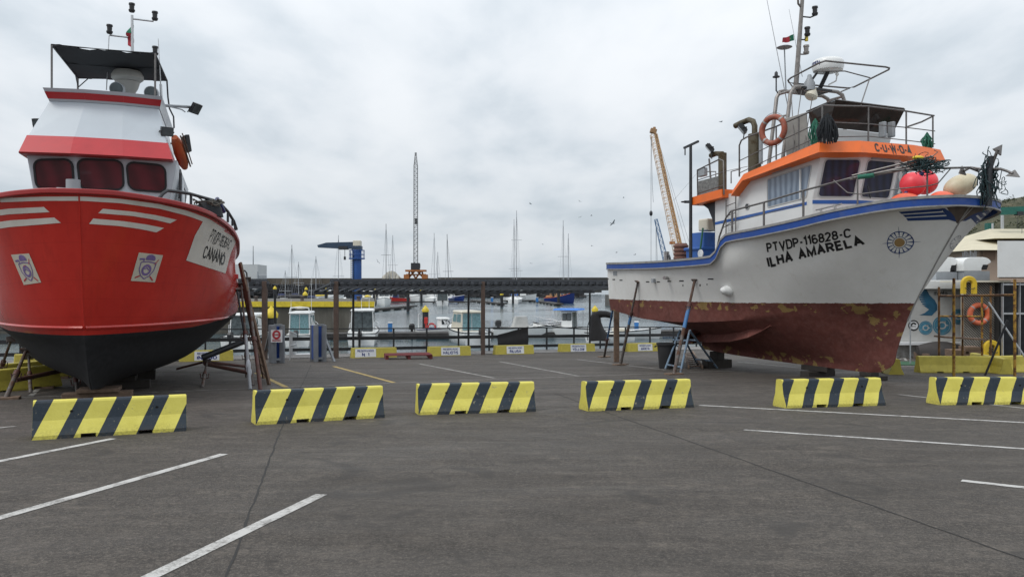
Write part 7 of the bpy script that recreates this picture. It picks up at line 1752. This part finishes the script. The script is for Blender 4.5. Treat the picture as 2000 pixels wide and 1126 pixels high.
b2 = thing('breakwater', 'lower and darker breakwater arm farther out to the right', 'breakwater', V(((xr + x2) / 2, D9, 0))); t2m = M('far_breakwater_concrete', (0.05, 0.048, 0.045), .9, var=.3, scale=.2)
mb = MB(); mb.box(((xr + x2) / 2, D9 + 3, z9 - 3.2), (x2 - xr + 40, 5, 6.4)); mb.build('parapet', t2m, b2, True)
mb = MB(); mb.box(((xr + x2) / 2 - 10, D9 - 4, -.6), (x2 - xr - 40, 8, 3.0)); mb.build('road_ledge', t2m, b2, True)
m_rock = M('dark_basalt_rock', (0.028, 0.028, 0.03), .9, var=.5, scale=.7)
rd = random.Random(5); mb = MB()
def rock(p, s_):
    vs = []
    for i in range(8): vs.append(V(p) + V(((i & 1) - .5 + rd.uniform(-.22, .22), ((i >> 1) & 1) - .5 + rd.uniform(-.22, .22), ((i >> 2) & 1) - .5 + rd.uniform(-.22, .22))) * s_)
    mb.add(vs, [(0, 2, 3, 1), (4, 5, 7, 6), (0, 1, 5, 4), (1, 3, 7, 5), (3, 2, 6, 7), (2, 0, 4, 6)])
for i in range(2200):
    f = rd.random(); x_ = rd.uniform(at(400, 0, 290).x, at(1135, 0, 290).x); rock((x_, DB - 6 - f * 9, zq - .5 - f * 4.6 + rd.uniform(-.3, .3)), rd.uniform(1.2, 2.5))
tag(mb.build('rock_armour', m_rock), 'heaped dark rocks along the foot of the breakwater', 'rocks', None, 'stuff')
# white silo tents, low shed
dm = thing('aggregate_heap', 'pale heap of pointed concrete blocks on the breakwater left of the tall crane', 'heap', P3(765, 543))
mb = MB(); rd2 = random.Random(3)
for i in range(26):
    f = rd2.uniform(-1, 1); h_ = (1 - f * f) * 15 + 1; c = P3(763 + f * 18, 544); mb.lathe([(1.0, 0), (.8, h_ * .1), (.1, h_ * .19)], c + V((0, rd2.uniform(0, 3), 0)), None, 6)
mb.build('blocks', M('pale_concrete_blocks', (0.4, 0.38, 0.33), .85, var=.25, scale=.8), dm, True)
wb = thing('harbour_shed', 'pale grey flat roofed shed on the breakwater beside the red boat', 'building', at(495, 545, 255)); P6 = lambda px, py, q=0: at(px, py, 255 + q)
mb = MB(); a, b, c_ = P6(440, 516), P6(503, 516), P6(521, 518.5, 8); lo_ = lambda p: V((p.x, p.y, zq - 1))
mb.loft([[lo_(p) for p in (a, b, c_, P6(520, 519, 28), P6(440, 519, 28))], [a, b, c_, c_ + V((P6(520, 0, 28).x - c_.x, 20, 0)), V((P6(440, 0, 28).x, 283, a.z))]], True); mb.build('wall', M('pale_render', (0.5, 0.51, 0.51), .7, var=.06, scale=.3), wb, True)
mb = MB()
for i in range(7): mb.path([P6(505 + i * 2.4, 544, -1), P6(505 + i * 2.4, 538, -1)], .12, 4)
for h in (538, 541): mb.path([P6(503, h, -1), P6(521, h, -1)], .12, 4)
mb.path([P6(503.5, 544, -1), P6(503.5, 530, -1)], .2, 4); mb.build('railing', m_grey, wb, True)
mb = MB(); mb.tube(P6(494.5, 516), P6(494.5, 480), .14, .08, 6); mb.build('aerial', m_mastd, wb, True)
# ---- gulls
m_gull = M('gull_grey', (0.3, 0.32, 0.34), .8); GG = 'gulls in the sky'
g0 = thing('gull', '', 'gull'); mb = MB(); mb.ball((0, 0, 0), (.26, .075, .075), None, 12, 8); mb.ball((.26, 0, .03), .055, None, 8, 6); mb.prism([(-.24, .03, 0), (-.42, .09, .01), (-.42, -.09, .01), (-.24, -.03, 0)], (0, 0, .015)); mb.prism([(.3, .012, .02), (.37, 0, .015), (.3, -.012, .02)], (0, 0, .015)); mb.build('body', m_gull, g0)
for sg in (1, -1):
    mb = MB(); a = [V((.12, .05 * sg, .02)), V((.16, .35 * sg, .16)), V((.0, .72 * sg, .1)), V((-.1, .74 * sg, .09)), V((-.04, .34 * sg, .13)), V((-.12, .05 * sg, .02))]; mb.prism(a, (0, 0, .015)); mb.build('wing', m_gull, g0)
for i, (px, py, d, hd, ro, lab) in enumerate(((1197, 436, 105, 20, -.5, 'largest dark gull left of the yellow crane boom'), (1036, 398, 170, 160, .3, 'gull right above the tallest mast, highest of the middle ones'), (1132, 393, 190, 40, .5, 'pale gull over the two right masts, uppermost'), (1133, 424, 190, 100, -.4, 'gull just below the uppermost one by the right masts'), (1155, 421, 200, 190, .2, 'gull between the right masts and the large dark gull'), (1060, 477, 210, 10, .2, 'gull between the two mast groups'), (1156, 480, 210, 170, .1, 'gull low over the stern of the white boat'), (1037, 514, 220, 60, .3, 'lowest gull right of the tallest mast'), (738, 511, 150, 80, .9, 'gull between the blue crane and the dark masts'), (1408, 238, 120, 15, .1, 'gull high left of the big exhaust pipe'), (1204, 493, 180, 200, .1, 'gull low beside the blue rail of the white boat stern'), (1240, 497, 180, 20, -.2, 'gull low between the stern and the blue crane'), (1218, 386, 200, 170, .1, 'faint gull left of the hoist cable'))):
    o = g0 if i == 0 else dup(g0, (0, 0, 0)); o.location = at(px, py, d); o.rotation_euler = (ro, 0, R(hd)); o.scale = (1,) * 3 if i == 0 else (.8,) * 3; tag(o, lab, 'gull', GG)
# ================================================================== right side: shop front, scaffold, hill
D2 = 34.0; A2 = lambda px, py, q=0.0: at(px, py, D2 + q)
zg2 = lambda p: gz(p)
mw = thing('dive_centre', 'white dive centre building with a blue manta ray mural and round badges', 'building', A2(1825, 700))
t = NT('mural_wall'); k = t.noise(1.4, 7, .7); x, y, z = t.xyz(); cc = t.mix(t.ramp(k, .35, .7), (0.40, 0.40, 0.385), (0.52, 0.52, 0.505)); cc = t.mix(t.math('MULTIPLY', t.ramp(z, .0, .7, 1, 0), t.ramp(t.noise(5, 6, .7), .35, .65)), cc, (0.13, 0.11, 0.09)); t.col(cc); t.rough(.7); m_mural = t.mat
x0, x1 = A2(1735, 0).x, A2(1884, 0).x
def bx(mb, xa, xb, ya, yb, za, zb): return mb.box(((xa + xb) / 2, (ya + yb) / 2, (za + zb) / 2), (xb - xa, yb - ya, zb - za))
zt2 = A2(0, 562).z; zr2 = A2(0, 547).z
mb = MB(); bx(mb, x0, x1, D2, D2 + 7, -1.9, zt2); mb.build('wall', m_mural, mw, True)
mb = MB(); bx(mb, x0 - .1, x1 + .05, D2 - .25, D2 + 7, zt2 - .05, zr2); mb.build('parapet', m_white, mw, True, bev=.03)
mb = MB(); bx(mb, x0, x1, D2 - .4, D2 - .02, A2(0, 672).z, A2(0, 667).z); mb.build('plinth_rail', m_sign, mw, True)
m_mblue = M('mural_blue', (0.025, 0.11, 0.19), .6, var=.3, scale=3); m_mteal = M('mural_pale_blue', (0.06, 0.2, 0.29), .6, var=.35, scale=3)
wq = lambda px, py, o=.006: at(px, py, D2 - o)
mb = MB(); pts = [(1800.7, 563.7), (1810, 565), (1815, 575), (1826, 586), (1830.5, 595), (1830.6, 605), (1820, 616), (1795.4, 615), (1806, 611), (1814.6, 604), (1803, 596), (1797, 586), (1793.3, 575.4)]
mb.prism([wq(*p) for p in pts], (0, .004, 0)); mb.build('manta_mural', m_mblue, mw, True)
mb = MB()
for i in range(6): mb.prism([wq(1793 + i * 1.6, 572 + i * 4.6, .012), wq(1804 + i * 1.2, 575 + i * 4.2, .012), wq(1793 + i * 1.6, 573.4 + i * 4.6, .012)], (0, .003, 0))
mb.build('mural_feathers', m_mural, mw, True)
def badge(px, py, r, m, ring):
    mb = MB(); c = wq(px, py); rr = r / F_PX * D2
    for a, b, mt, o in ((0, .82, 0, .006), (.86, 1.0, 0, .008)):
        v, f = disc2d(a, b, 32, (0, 0)); mb.add([V((c.x + p[0] * rr, D2 - o, c.z + p[1] * rr)) for p in v], f)
    b_ = mb.build('badge', m if not ring else m_txt, mw, True)
    mb = MB(); v, f = disc2d(0 if ring else .3, .8 if ring else .45, 28, (0, 0)); mb.add([V((c.x + p[0] * rr, D2 - .011, c.z + p[1] * rr * (.9))) for p in v], f)
    for q in range(5): mb.box((c.x + math.cos(q * 1.3) * rr * .5, D2 - .012, c.z + math.sin(q * 1.9) * rr * .4), (rr * .3, .002, rr * .1))
    o = mb.build('badge_print', m_mural if not ring else m_sign, mw, True); o.parent = b_
    if ring:
        mb = MB(); v, f = disc2d(.25, .55, 20, (0, 0), 20, 200); mb.add([V((c.x + p[0] * rr, D2 - .014, c.z + p[1] * rr)) for p in v], f); mb.box((c.x, D2 - .014, c.z - rr * .2), (rr * .8, .002, rr * .1)); o = mb.build('badge_print', m_txt, mw, True); o.parent = b_
badge(1784.3, 635, 10.5, m_mblue, True); badge(1807.8, 639.8, 13.5, m_mteal, False); badge(1840, 635, 18.5, m_mteal, False); badge(1872, 618, 15, m_mteal, False)
mb = MB(); flat_text(mb, 'manta', [wq(1824, 566), wq(1850, 566), wq(1850, 577), wq(1824, 577)], .003, .13); mb.build('wall_lettering', m_txt, mw, True)
# roof cowls
CG = 'white roof cowls of the dive centre'
def cowl(px0, px1, y0, y1, d, lab):
    p0, p1 = at(px0, y1, d), at(px1, y1, d); h = at(px0, y0, d).z - p0.z; r = thing('roof_cowl', lab, 'roof cowl', (p0 + p1) / 2, 0, CG)
    w = p1.x - p0.x; poly = [V((p0.x, d, p0.z)), V((p0.x, d, p0.z + h * .5))] + [V((p0.x + w * .3 - w * .3 * math.cos(a), d, p0.z + h * .5 + h * .5 * math.sin(a))) for a in [i * math.pi / 16 for i in range(1, 9)]] + [V((p0.x + w * .68 + w * .32 * math.sin(a), d, p0.z + h * .62 + h * .38 * math.cos(a))) for a in [i * math.pi / 14 for i in range(0, 8)]] + [V((p0.x + w * .86, d, p0.z + h * .45)), V((p0.x + w * .72, d, p0.z + h * .45)), V((p0.x + w * .66, d, p0.z + h * .2)), V((p0.x + w * .66, d, p0.z))]
    mb = MB(); mb.prism(poly, (0, 1.3, 0)); mb.build('hood', m_white, r, True, bev=.02)
    mb = MB(); mb.prism([V((p0.x + w * .9, d - .004, p0.z + h * .44)), V((p0.x + w * .7, d - .004, p0.z + h * .44)), V((p0.x + w * .66, d - .004, p0.z + h * .1)), V((p0.x + w * .84, d - .004, p0.z + h * .1))], (0, 1.1, 0)); mb.build('opening', m_slot, r, True)
    mb = MB(); mb.box(((p0.x + p1.x) / 2, d + .6, zr2 - .05 + (p0.z - zr2) / 2), (w * .9, 1.2, max(.15, p0.z - zr2 + .1))); mb.build('base', m_grey, r, True)
cowl(1881, 1936, 502, 529, 36, 'right white roof cowl, above the lattice screen')
cowl(1826, 1872, 502, 531, 36.5, 'left white roof cowl, partly behind the bow of the white boat')
# lattice screen
t = NT('diagonal_lattice'); x, y, z = t.xyz()
f1 = t.math('FRACT', t.math('DIVIDE', t.math('ADD', x, z), .105)); f2 = t.math('FRACT', t.math('DIVIDE', t.math('SUBTRACT', x, z), .105))
sl = t.math('LESS_THAN', f1, .52); sl2 = t.math('MULTIPLY', t.math('LESS_THAN', f2, .2), .35)
k = t.noise(3, 5, .6); cc = t.mix(t.ramp(k, .3, .7), (0.20, 0.185, 0.16), (0.3, 0.28, 0.25)); t.col(t.mix(t.math('MAXIMUM', sl, sl2), (0.03, 0.028, 0.024), cc)); t.rough(.8); t.bump(sl, .6, .012)
ls = thing('lattice_screen', 'tall diagonal lattice screen with the orange ring hanging on it', 'screen', at(1918, 700, 32))
P32 = lambda px, py, q=0.: at(px, py, 32 + q)
zb3 = gz(P32(1918, 700)) - .02
mb = MB(); bx(mb, P32(1881, 0).x, P32(1956, 0).x, 32, 32.06, zb3, P32(0, 578).z); bx(mb, P32(1879, 0).x, P32(1962, 0).x, 31.95, 32.01, P32(0, 576).z, P32(0, 551).z); mb.build('slat_panel', t.mat, ls, True)
mb = MB()
for px in (1880, 1957): bx(mb, P32(px - 1.2, 0).x, P32(px + 1.2, 0).x, 31.94, 32.08, zb3, P32(0, 551).z)
bx(mb, P32(1875, 0).x, P32(1962, 0).x, 31.6, 33.5, P32(0, 551).z, P32(0, 547.5).z); mb.build('frame', m_cream, ls, True)
# horseshoe lifebuoys and orange ring
m_horse = M('yellow_horseshoe_foam', (0.62, 0.42, 0.02), .6, var=.12, dirt=(.3, .2, .05), dirta=.3)
def horseshoe(px, py, d, s_, lab):
    c = at(px, py, d); r = thing('horseshoe_buoy', lab, 'horseshoe buoy', c, 0, 'yellow horseshoe buoys on the lattice'); mb = MB(); pts = [(-.215 * s_, -.34 * s_)] + [(.215 * s_ * -math.cos(a), .215 * s_ * math.sin(a) + .06 * s_) for a in [i * math.pi / 12 for i in range(13)]] + [(.215 * s_, -.34 * s_)]
    secs = []
    for i, (a, b) in enumerate(pts):
        p = pts[max(0, i - 1)]; q = pts[min(len(pts) - 1, i + 1)]; tx, tz = q[0] - p[0], q[1] - p[1]; l = math.hypot(tx, tz); nx, nz = -tz / l, tx / l; w = .1 * s_
        secs.append([V((a + nx * u * w, v * .075, b + nz * u * w)) for u, v in ((-1, -.6), (-.7, -1), (.7, -1), (1, -.6), (1, .6), (.7, 1), (-.7, 1), (-1, .6))])
    mb.loft(secs, True, 0, False); mb.build('foam', m_horse, r, bev=.01)
    mb = MB(); mb.path([V((-.2 * s_, -.085, -.1 * s_)), V((0, -.1, -.16 * s_)), V((.2 * s_, -.085, -.1 * s_))], .012); mb.build('strap', m_blackmetal, r)
horseshoe(1892, 557, 31.45, 1.0, 'yellow horseshoe buoy at the top left of the lattice screen'); horseshoe(1936, 682, 31.7, 1.02, 'yellow horseshoe buoy low on the lattice screen')
lifebuoy('lifebuoy', 'orange lifebuoy hanging in the middle of the lattice screen', at(1912, 613, 31.8), Matrix.Rotation(R(90), 3, 'X'), M('bright_orange_ring', (0.62, 0.13, 0.05), .5, var=.12, dirt=(.5, .35, .3), dirta=.4), .36, .105)
# glass front with white frames, white box above
gf = thing('glass_front', 'dark glazed shop front with thin white frames at the right photo edge', 'shop front', at(1985, 712, 31.5)); P31 = lambda px, py: at(px, py, 31.5)
m_shopglass = M('shop_glass', (0.02, 0.023, 0.027), .08, var=.3)
zb4 = gz(P31(1985, 710))
mb = MB(); bx(mb, P31(1957, 0).x, P31(2120, 0).x, 31.6, 31.66, zb4, P31(0, 552).z); mb.build('pane', m_shopglass, gf, True)
mb = MB()
for py in (555, 612, 709):
    z_ = P31(0, py).z; bx(mb, P31(1958, 0).x, P31(2120, 0).x, 31.5, 31.6, z_ - .035, z_ + .035)
for px in (1959, 1992, 2040, 2100): bx(mb, P31(px - .8, 0).x, P31(px + .8, 0).x, 31.48, 31.6, zb4, P31(0, 552).z)
mb.build('frame', m_alu, gf, True)
mb = MB(); bx(mb, P31(1957, 0).x, P31(2120, 0).x, 31.7, 36, zb4 - .3, P31(0, 551).z); mb.build('interior', M('dark_interior', (0.03, 0.03, 0.03), .9), gf, True)
wbx = thing('white_kiosk', 'white boxy upper structure with an arched opening over the glass front', 'kiosk', P31(1980, 540)); mb = MB(); kq = [at(1948, 0, 31.2), at(2130, 0, 31.2), at(2130, 0, 36), at(1951, 0, 36)]; mb.loft([[V((p.x, p.y, P31(0, 541).z)) for p in kq], [V((p.x, p.y, P31(0, 471).z)) for p in kq]], True); mb.build('wall', m_white, wbx, True, bev=.02)
mb = MB(); q = [P31(1996, 483 + .0), P31(2016, 483), P31(2016, 500), P31(1996, 500)]; pts = rounded([V((p.x, 31.19, p.z)) for p in q], .15); mb.prism(pts, (0, -.02, 0)); mb.build('arched_opening', m_dkglass, wbx, True)
mb = MB(); bx(mb, P31(1993, 0).x, P31(2020, 0).x, 31.1, 31.2, P31(0, 503).z, P31(0, 500.5).z); mb.build('sill', m_sign, wbx, True)
# scaffold rack
m_scaf = rustmat('rusty_yellow_scaffold', (0.42, 0.24, 0.03), (0.12, 0.05, 0.025), .55, 7)
m_scafr = rustmat('rusty_brown_scaffold', (0.2, 0.1, 0.03), (0.07, 0.035, 0.022), .6, 7)
sc_ = thing('scaffold_frame', 'rusty yellow scaffold frame standing behind the last striped barrier', 'scaffold', at(1900, 735, 23)); PF = lambda px, py: at(px, py, 22.6); PB = lambda px, py: at(px, py, 24.6)
for px, yt, f, m in ((1863, 543, PF, m_scaf), (1982, 545, PF, m_scaf), (1834, 560, PB, m_scafr), (1880, 575, PB, m_scafr), (1918, 578, PB, m_scaf), (1935, 558, PB, m_scafr)):
    top = f(px, yt); bot = V((top.x, top.y, gz(top))); mb = MB(); mb.tube(bot, top, .034 if f is PB else .04, n=10); mb.build('upright', m, sc_, True)
for a, b, f, m in (((1836, 578), (1980, 575), PF, m_scafr), ((1833, 617), (1918, 617.5), PB, m_scaf), ((1834, 705), (1918, 706), PB, m_scaf), ((1830, 724), (1936, 724), PB, m_scafr), ((1881, 577), (1935, 577), PB, m_scaf)):
    mb = MB(); mb.tube(f(*a), f(*b), .026, n=8); mb.build('crossbar', m, sc_, True)
for px in (1863, 1982):
    mb = MB(); mb.tube(PF(px, 577), PB(px - (28 if px < 1900 else 47), 577), .026); mb.build('crossbar', m_scafr, sc_, True)
mb = MB(); mb.beam(PB(1834, 657), PB(1918, 662), .6, .05); mb.build('plank', m_wood, sc_, True)
mb = MB(); mb.tube(PF(1968, 625), V((PF(1936, 700).x, 22.9, gz((0, 22.9)))), .03); tag(mb.build('leaning_pole', m_blackmetal), 'dark pole leaning left against the scaffold', 'pole', 'poles leaning on the scaffold')
mb = MB(); mb.tube(PB(1931, 590), V((PB(1974, 700).x, 23.4, gz((0, 23.4)))), .03); tag(mb.build('leaning_pole', m_grey), 'grey pole leaning right against the scaffold', 'pole', 'poles leaning on the scaffold')
for px, py, w, h, lab in ((1868, 683, .62, .5, 'brown wooden crate on the ground left of the other crate'), (1893, 682, .55, .62, 'brown wooden crate with boards in front of the lattice screen')):
    r = thing('wooden_crate', lab, 'crate', at(px, 700, 30), 0, 'crates by the lattice'); r.location.z = gz(r.location); MW[r.name] = Matrix.Translation(r.location)
    mb = MB(); mb.box((0, 0, h / 2), (w, .5, h)); mb.build('box', m_wood, r, bev=.01)
    for i in range(4): mb = MB(); mb.box((0, -.262, .08 + i * (h - .16) / 3), (w + .02, .02, .1)); mb.build('board', M('crate_board', (0.13, 0.085, 0.05), .85, var=.3), r)
hl = thing('upturned_dinghy', 'dark upturned dinghy lying at the foot of the mural', 'dinghy', at(1840, 690, 32.6)); mb = MB(); secs = []
for i in range(9):
    f = i / 8; w = .5 * math.sin(math.pi * (f * .8 + .12)); secs.append([at(1792 + f * 92, 690, 32.6) + V((0, w * math.cos(a), -.05 + .55 * math.sin(a) * (.5 + w))) for a in [math.pi * q / 8 for q in range(9)]])
for s_ in secs:
    for p in s_: p.z = p.z - secs[0][0].z + gz(p) + .25
mb.loft(secs, True, 0, True); mb.build('shell', M('dinghy_hull_dark', (0.035, 0.03, 0.028), .7, var=.3), hl, True)
mb = MB()
for px in (1800, 1875): q = at(px, 690, 32.6); q.z = gz(q) + .13; mb.box(q, (.2, .9, .26))
mb.build('chock', m_wood, hl, True)
# ground marks at the right
m_mat = M('green_mat', (0.02, 0.08, 0.035), .95, var=.3, scale=20)
mb = MB(); q = [G(1748, 706), G(1788, 706), G(1790, 713), G(1746, 713)]
mb.loft([[p + V((0, 0, .002)) for p in q], [p + V((0, 0, .02)) for p in q]], True); tag(mb.build('floor_mat', m_mat), 'green mat on the ground by the end-on yellow barrier', 'mat')
for a, b in (((1748, 690), (1830, 704)), ((1752, 702), (1815, 688)), ((1748, 715), (1806, 714)), ((1760, 690), (1770, 704))): line(a, b, .1, m_linef)
mb = MB(); mb.tube(V((at(1778, 0, 29).x, 29, gz((0, 29)))), at(1778, 600, 29), .025); tag(mb.build('thin_pole', m_grey), 'thin grey pole standing before the mural just right of the stem', 'pole')
# buildings and hill behind
PH = lambda px, py: at(px, py, 62)
hb = thing('beige_building', 'beige building with a stepped hipped roof behind the white kiosk', 'building', PH(1960, 560)); m_beige = M('beige_wall', (0.46, 0.34, 0.26), .8, var=.06); m_broof = M('cream_roof', (0.54, 0.49, 0.36), .75, var=.1, scale=.6)
mb = MB(); bx(mb, PH(1912, 0).x, PH(2200, 0).x, 62, 74, -3, PH(0, 487).z); mb.build('wall', m_beige, hb, True)
def hip(mb, px0, px1, yb, yt, d0, d1, fr):
    a, b = at(px0, yb, d0), at(px1, yb, d0); c, e = V((b.x, d1, b.z)), V((a.x, d1, a.z)); zt_ = at(px0, yt, d0).z; m0 = a.lerp(b, fr); m1 = a.lerp(b, 1 - fr); dm_ = (d0 + d1) / 2
    r0, r1 = V((m0.x, dm_, zt_)), V((m1.x, dm_, zt_)); mb.add([a, b, c, e, r0, r1], [(0, 1, 5, 4), (1, 2, 5), (2, 3, 4, 5), (3, 0, 4), (3, 2, 1, 0)])
mb = MB(); hip(mb, 1900, 2230, 488, 455, 61, 75, .3); mb.build('roof', m_broof, hb, True)
mb = MB(); hip(mb, 1944, 2180, 465, 440, 64, 72, .2); mb.build('upper_roof', m_broof, hb, True)
mb = MB(); mb.box(PH(1928, 497) + V((0, -.2, 0)), (1.0, .1, .8)); mb.build('shutter', M('brown_shutter', (0.2, 0.13, 0.09), .7), hb, True)
pn = thing('panel_stack', 'stack of grey wire fence panels on the roof behind the cowls', 'panel stack', at(1890, 530, 39)); m_wire = M('galvanised_wire', (0.22, 0.23, 0.24), .5, metal=.4, var=.3)
mb = MB()
for i in range(30): xx = 1838 + i * 2.35; mb.path([at(xx, 534, 39 + (i % 3) * .12), at(xx + (i % 5 - 2) * .3, 489 + (0 if xx > 1880 else 14) + (i % 4) * 1.5, 39 + (i % 3) * .12)], .02, 4)
for h in (500, 512, 524): mb.path([at(1838, h + 6, 39.1), at(1906, h, 39.1)], .02, 4)
mb.build('wires', m_wire, pn, True)
for px, yt, lab in ((1957.6, 418, 'taller pale pole rising behind the beige roof'), (1938.6, 436, 'shorter pale pole left of the taller one behind the cowls')):
    p = at(px, yt, 70); mb = MB(); mb.tube(V((p.x, 70, -3.2)), p, .13 if px > 1950 else .09, n=8); tag(mb.build('light_pole', m_alu), lab, 'pole', 'pale poles behind the roofs')
gb = thing('travel_lift', 'green steel beam of a travel lift crossing above the roofs', 'boat lift', at(2000, 560, 66)); m_green = M('lift_green', (0.012, 0.11, 0.085), .5, var=.2)
mb = MB(); mb.beam(at(1940, 413, 66), at(2150, 405, 66), .7, .62); mb.build('beam', m_green, gb, True)
mb = MB(); p = at(2130, 410, 66); mb.beam(V((p.x, 66, -3)), p, .6, .6); q_ = p + V((0, 14, 0)); mb.beam(V((q_.x, q_.y, -3)), q_, .6, .6); mb.build('leg', m_green, gb, True)
mb = MB(); mb.box(at(1990, 417, 65.8), (.5, .5, .3)); mb.path([at(1988, 418, 66), at(1988, 447, 66)], .02, 4); mb.path([at(1996, 418, 66), at(1996, 470, 66)], .02, 4); mb.build('hoist', m_blackmetal, gb, True)
# hill
t = NT('scrub_hillside'); gn = t.n('ShaderNodeNewGeometry'); pos = gn.outputs['Position']
k = t.noise(.12, 8, .7, vec=pos); k2 = t.noise(.5, 8, .75, vec=pos); k3 = t.noise(.04, 4, .5, vec=pos)
cc = t.mix(t.ramp(k2, .35, .65), (0.03, 0.036, 0.014), (0.085, 0.082, 0.038)); cc = t.mix(t.ramp(k, .5, .66), cc, (0.125, 0.105, 0.062)); cc = t.mix(t.ramp(k3, .52, .62), cc, (0.05, 0.05, 0.026)); t.col(cc); t.rough(.95); t.bump(k2, 1.0, .8)
mb = MB(); NX, NY = 70, 30; vs = []
rg = pchip([1500, 1700, 1790, 1870, 1938, 2000, 2100, 2300, 2700], [545, 530, 500, 425, 392, 378, 366, 352, 345])
import mathutils.noise as mn
for j in range(NY + 1):
    d = 110 + j * 6.0
    for i in range(NX + 1):
        px = 1500 + i * 18; zt_ = 1.6 + (556 - rg(px)) / F_PX * 230; f = min(1, (d - 110) / 120.0); x_ = (px - HX) / F_PX * d
        h = -3.5 + (zt_ + 3.5) * (f ** .8 if f < 1 else 1) * (1 if d < 235 else 1 - (d - 235) / 260)
        h += mn.fractal(V((x_ * .05, d * .05, 1.3)), 1.0, 2.0, 5) * 1.6 * f
        vs.append(V((x_, d, h)))
fs = [(j * (NX + 1) + i, j * (NX + 1) + i + 1, (j + 1) * (NX + 1) + i + 1, (j + 1) * (NX + 1) + i) for j in range(NY) for i in range(NX)]
mb.add(vs, fs, 0, True); struct(mb.build('hill', t.mat, loc=(0, 0, 0)))
rd = random.Random(9); mb = MB(); m_scrub = M('scrub_leaves', (0.028, 0.038, 0.014), .95, var=.5, scale=1.0)
for q in range(700):
    i = rd.randrange(NX // 4, NX // 2 + 12); j = rd.randrange(2, 22); p = vs[j * (NX + 1) + i]; s_ = rd.uniform(.4, 1.1)
    c = p + V((rd.uniform(-2, 2), rd.uniform(-2, 2), s_ * .2))
    for w in range(14):
        a = V((rd.gauss(0, 1), rd.gauss(0, 1), rd.gauss(0, .7))).normalized() * s_ * rd.uniform(.5, 1.0); b = V((rd.gauss(0, 1), rd.gauss(0, 1), rd.gauss(0, 1))).normalized() * s_ * .45; e = a.cross(b).normalized() * s_ * .4
        mb.add([c + a, c + a + b, c + a + e], [(0, 1, 2)])
tag(mb.build('scrub', m_scrub), 'low dark scrub scattered over the hillside', 'scrub', None, 'stuff')
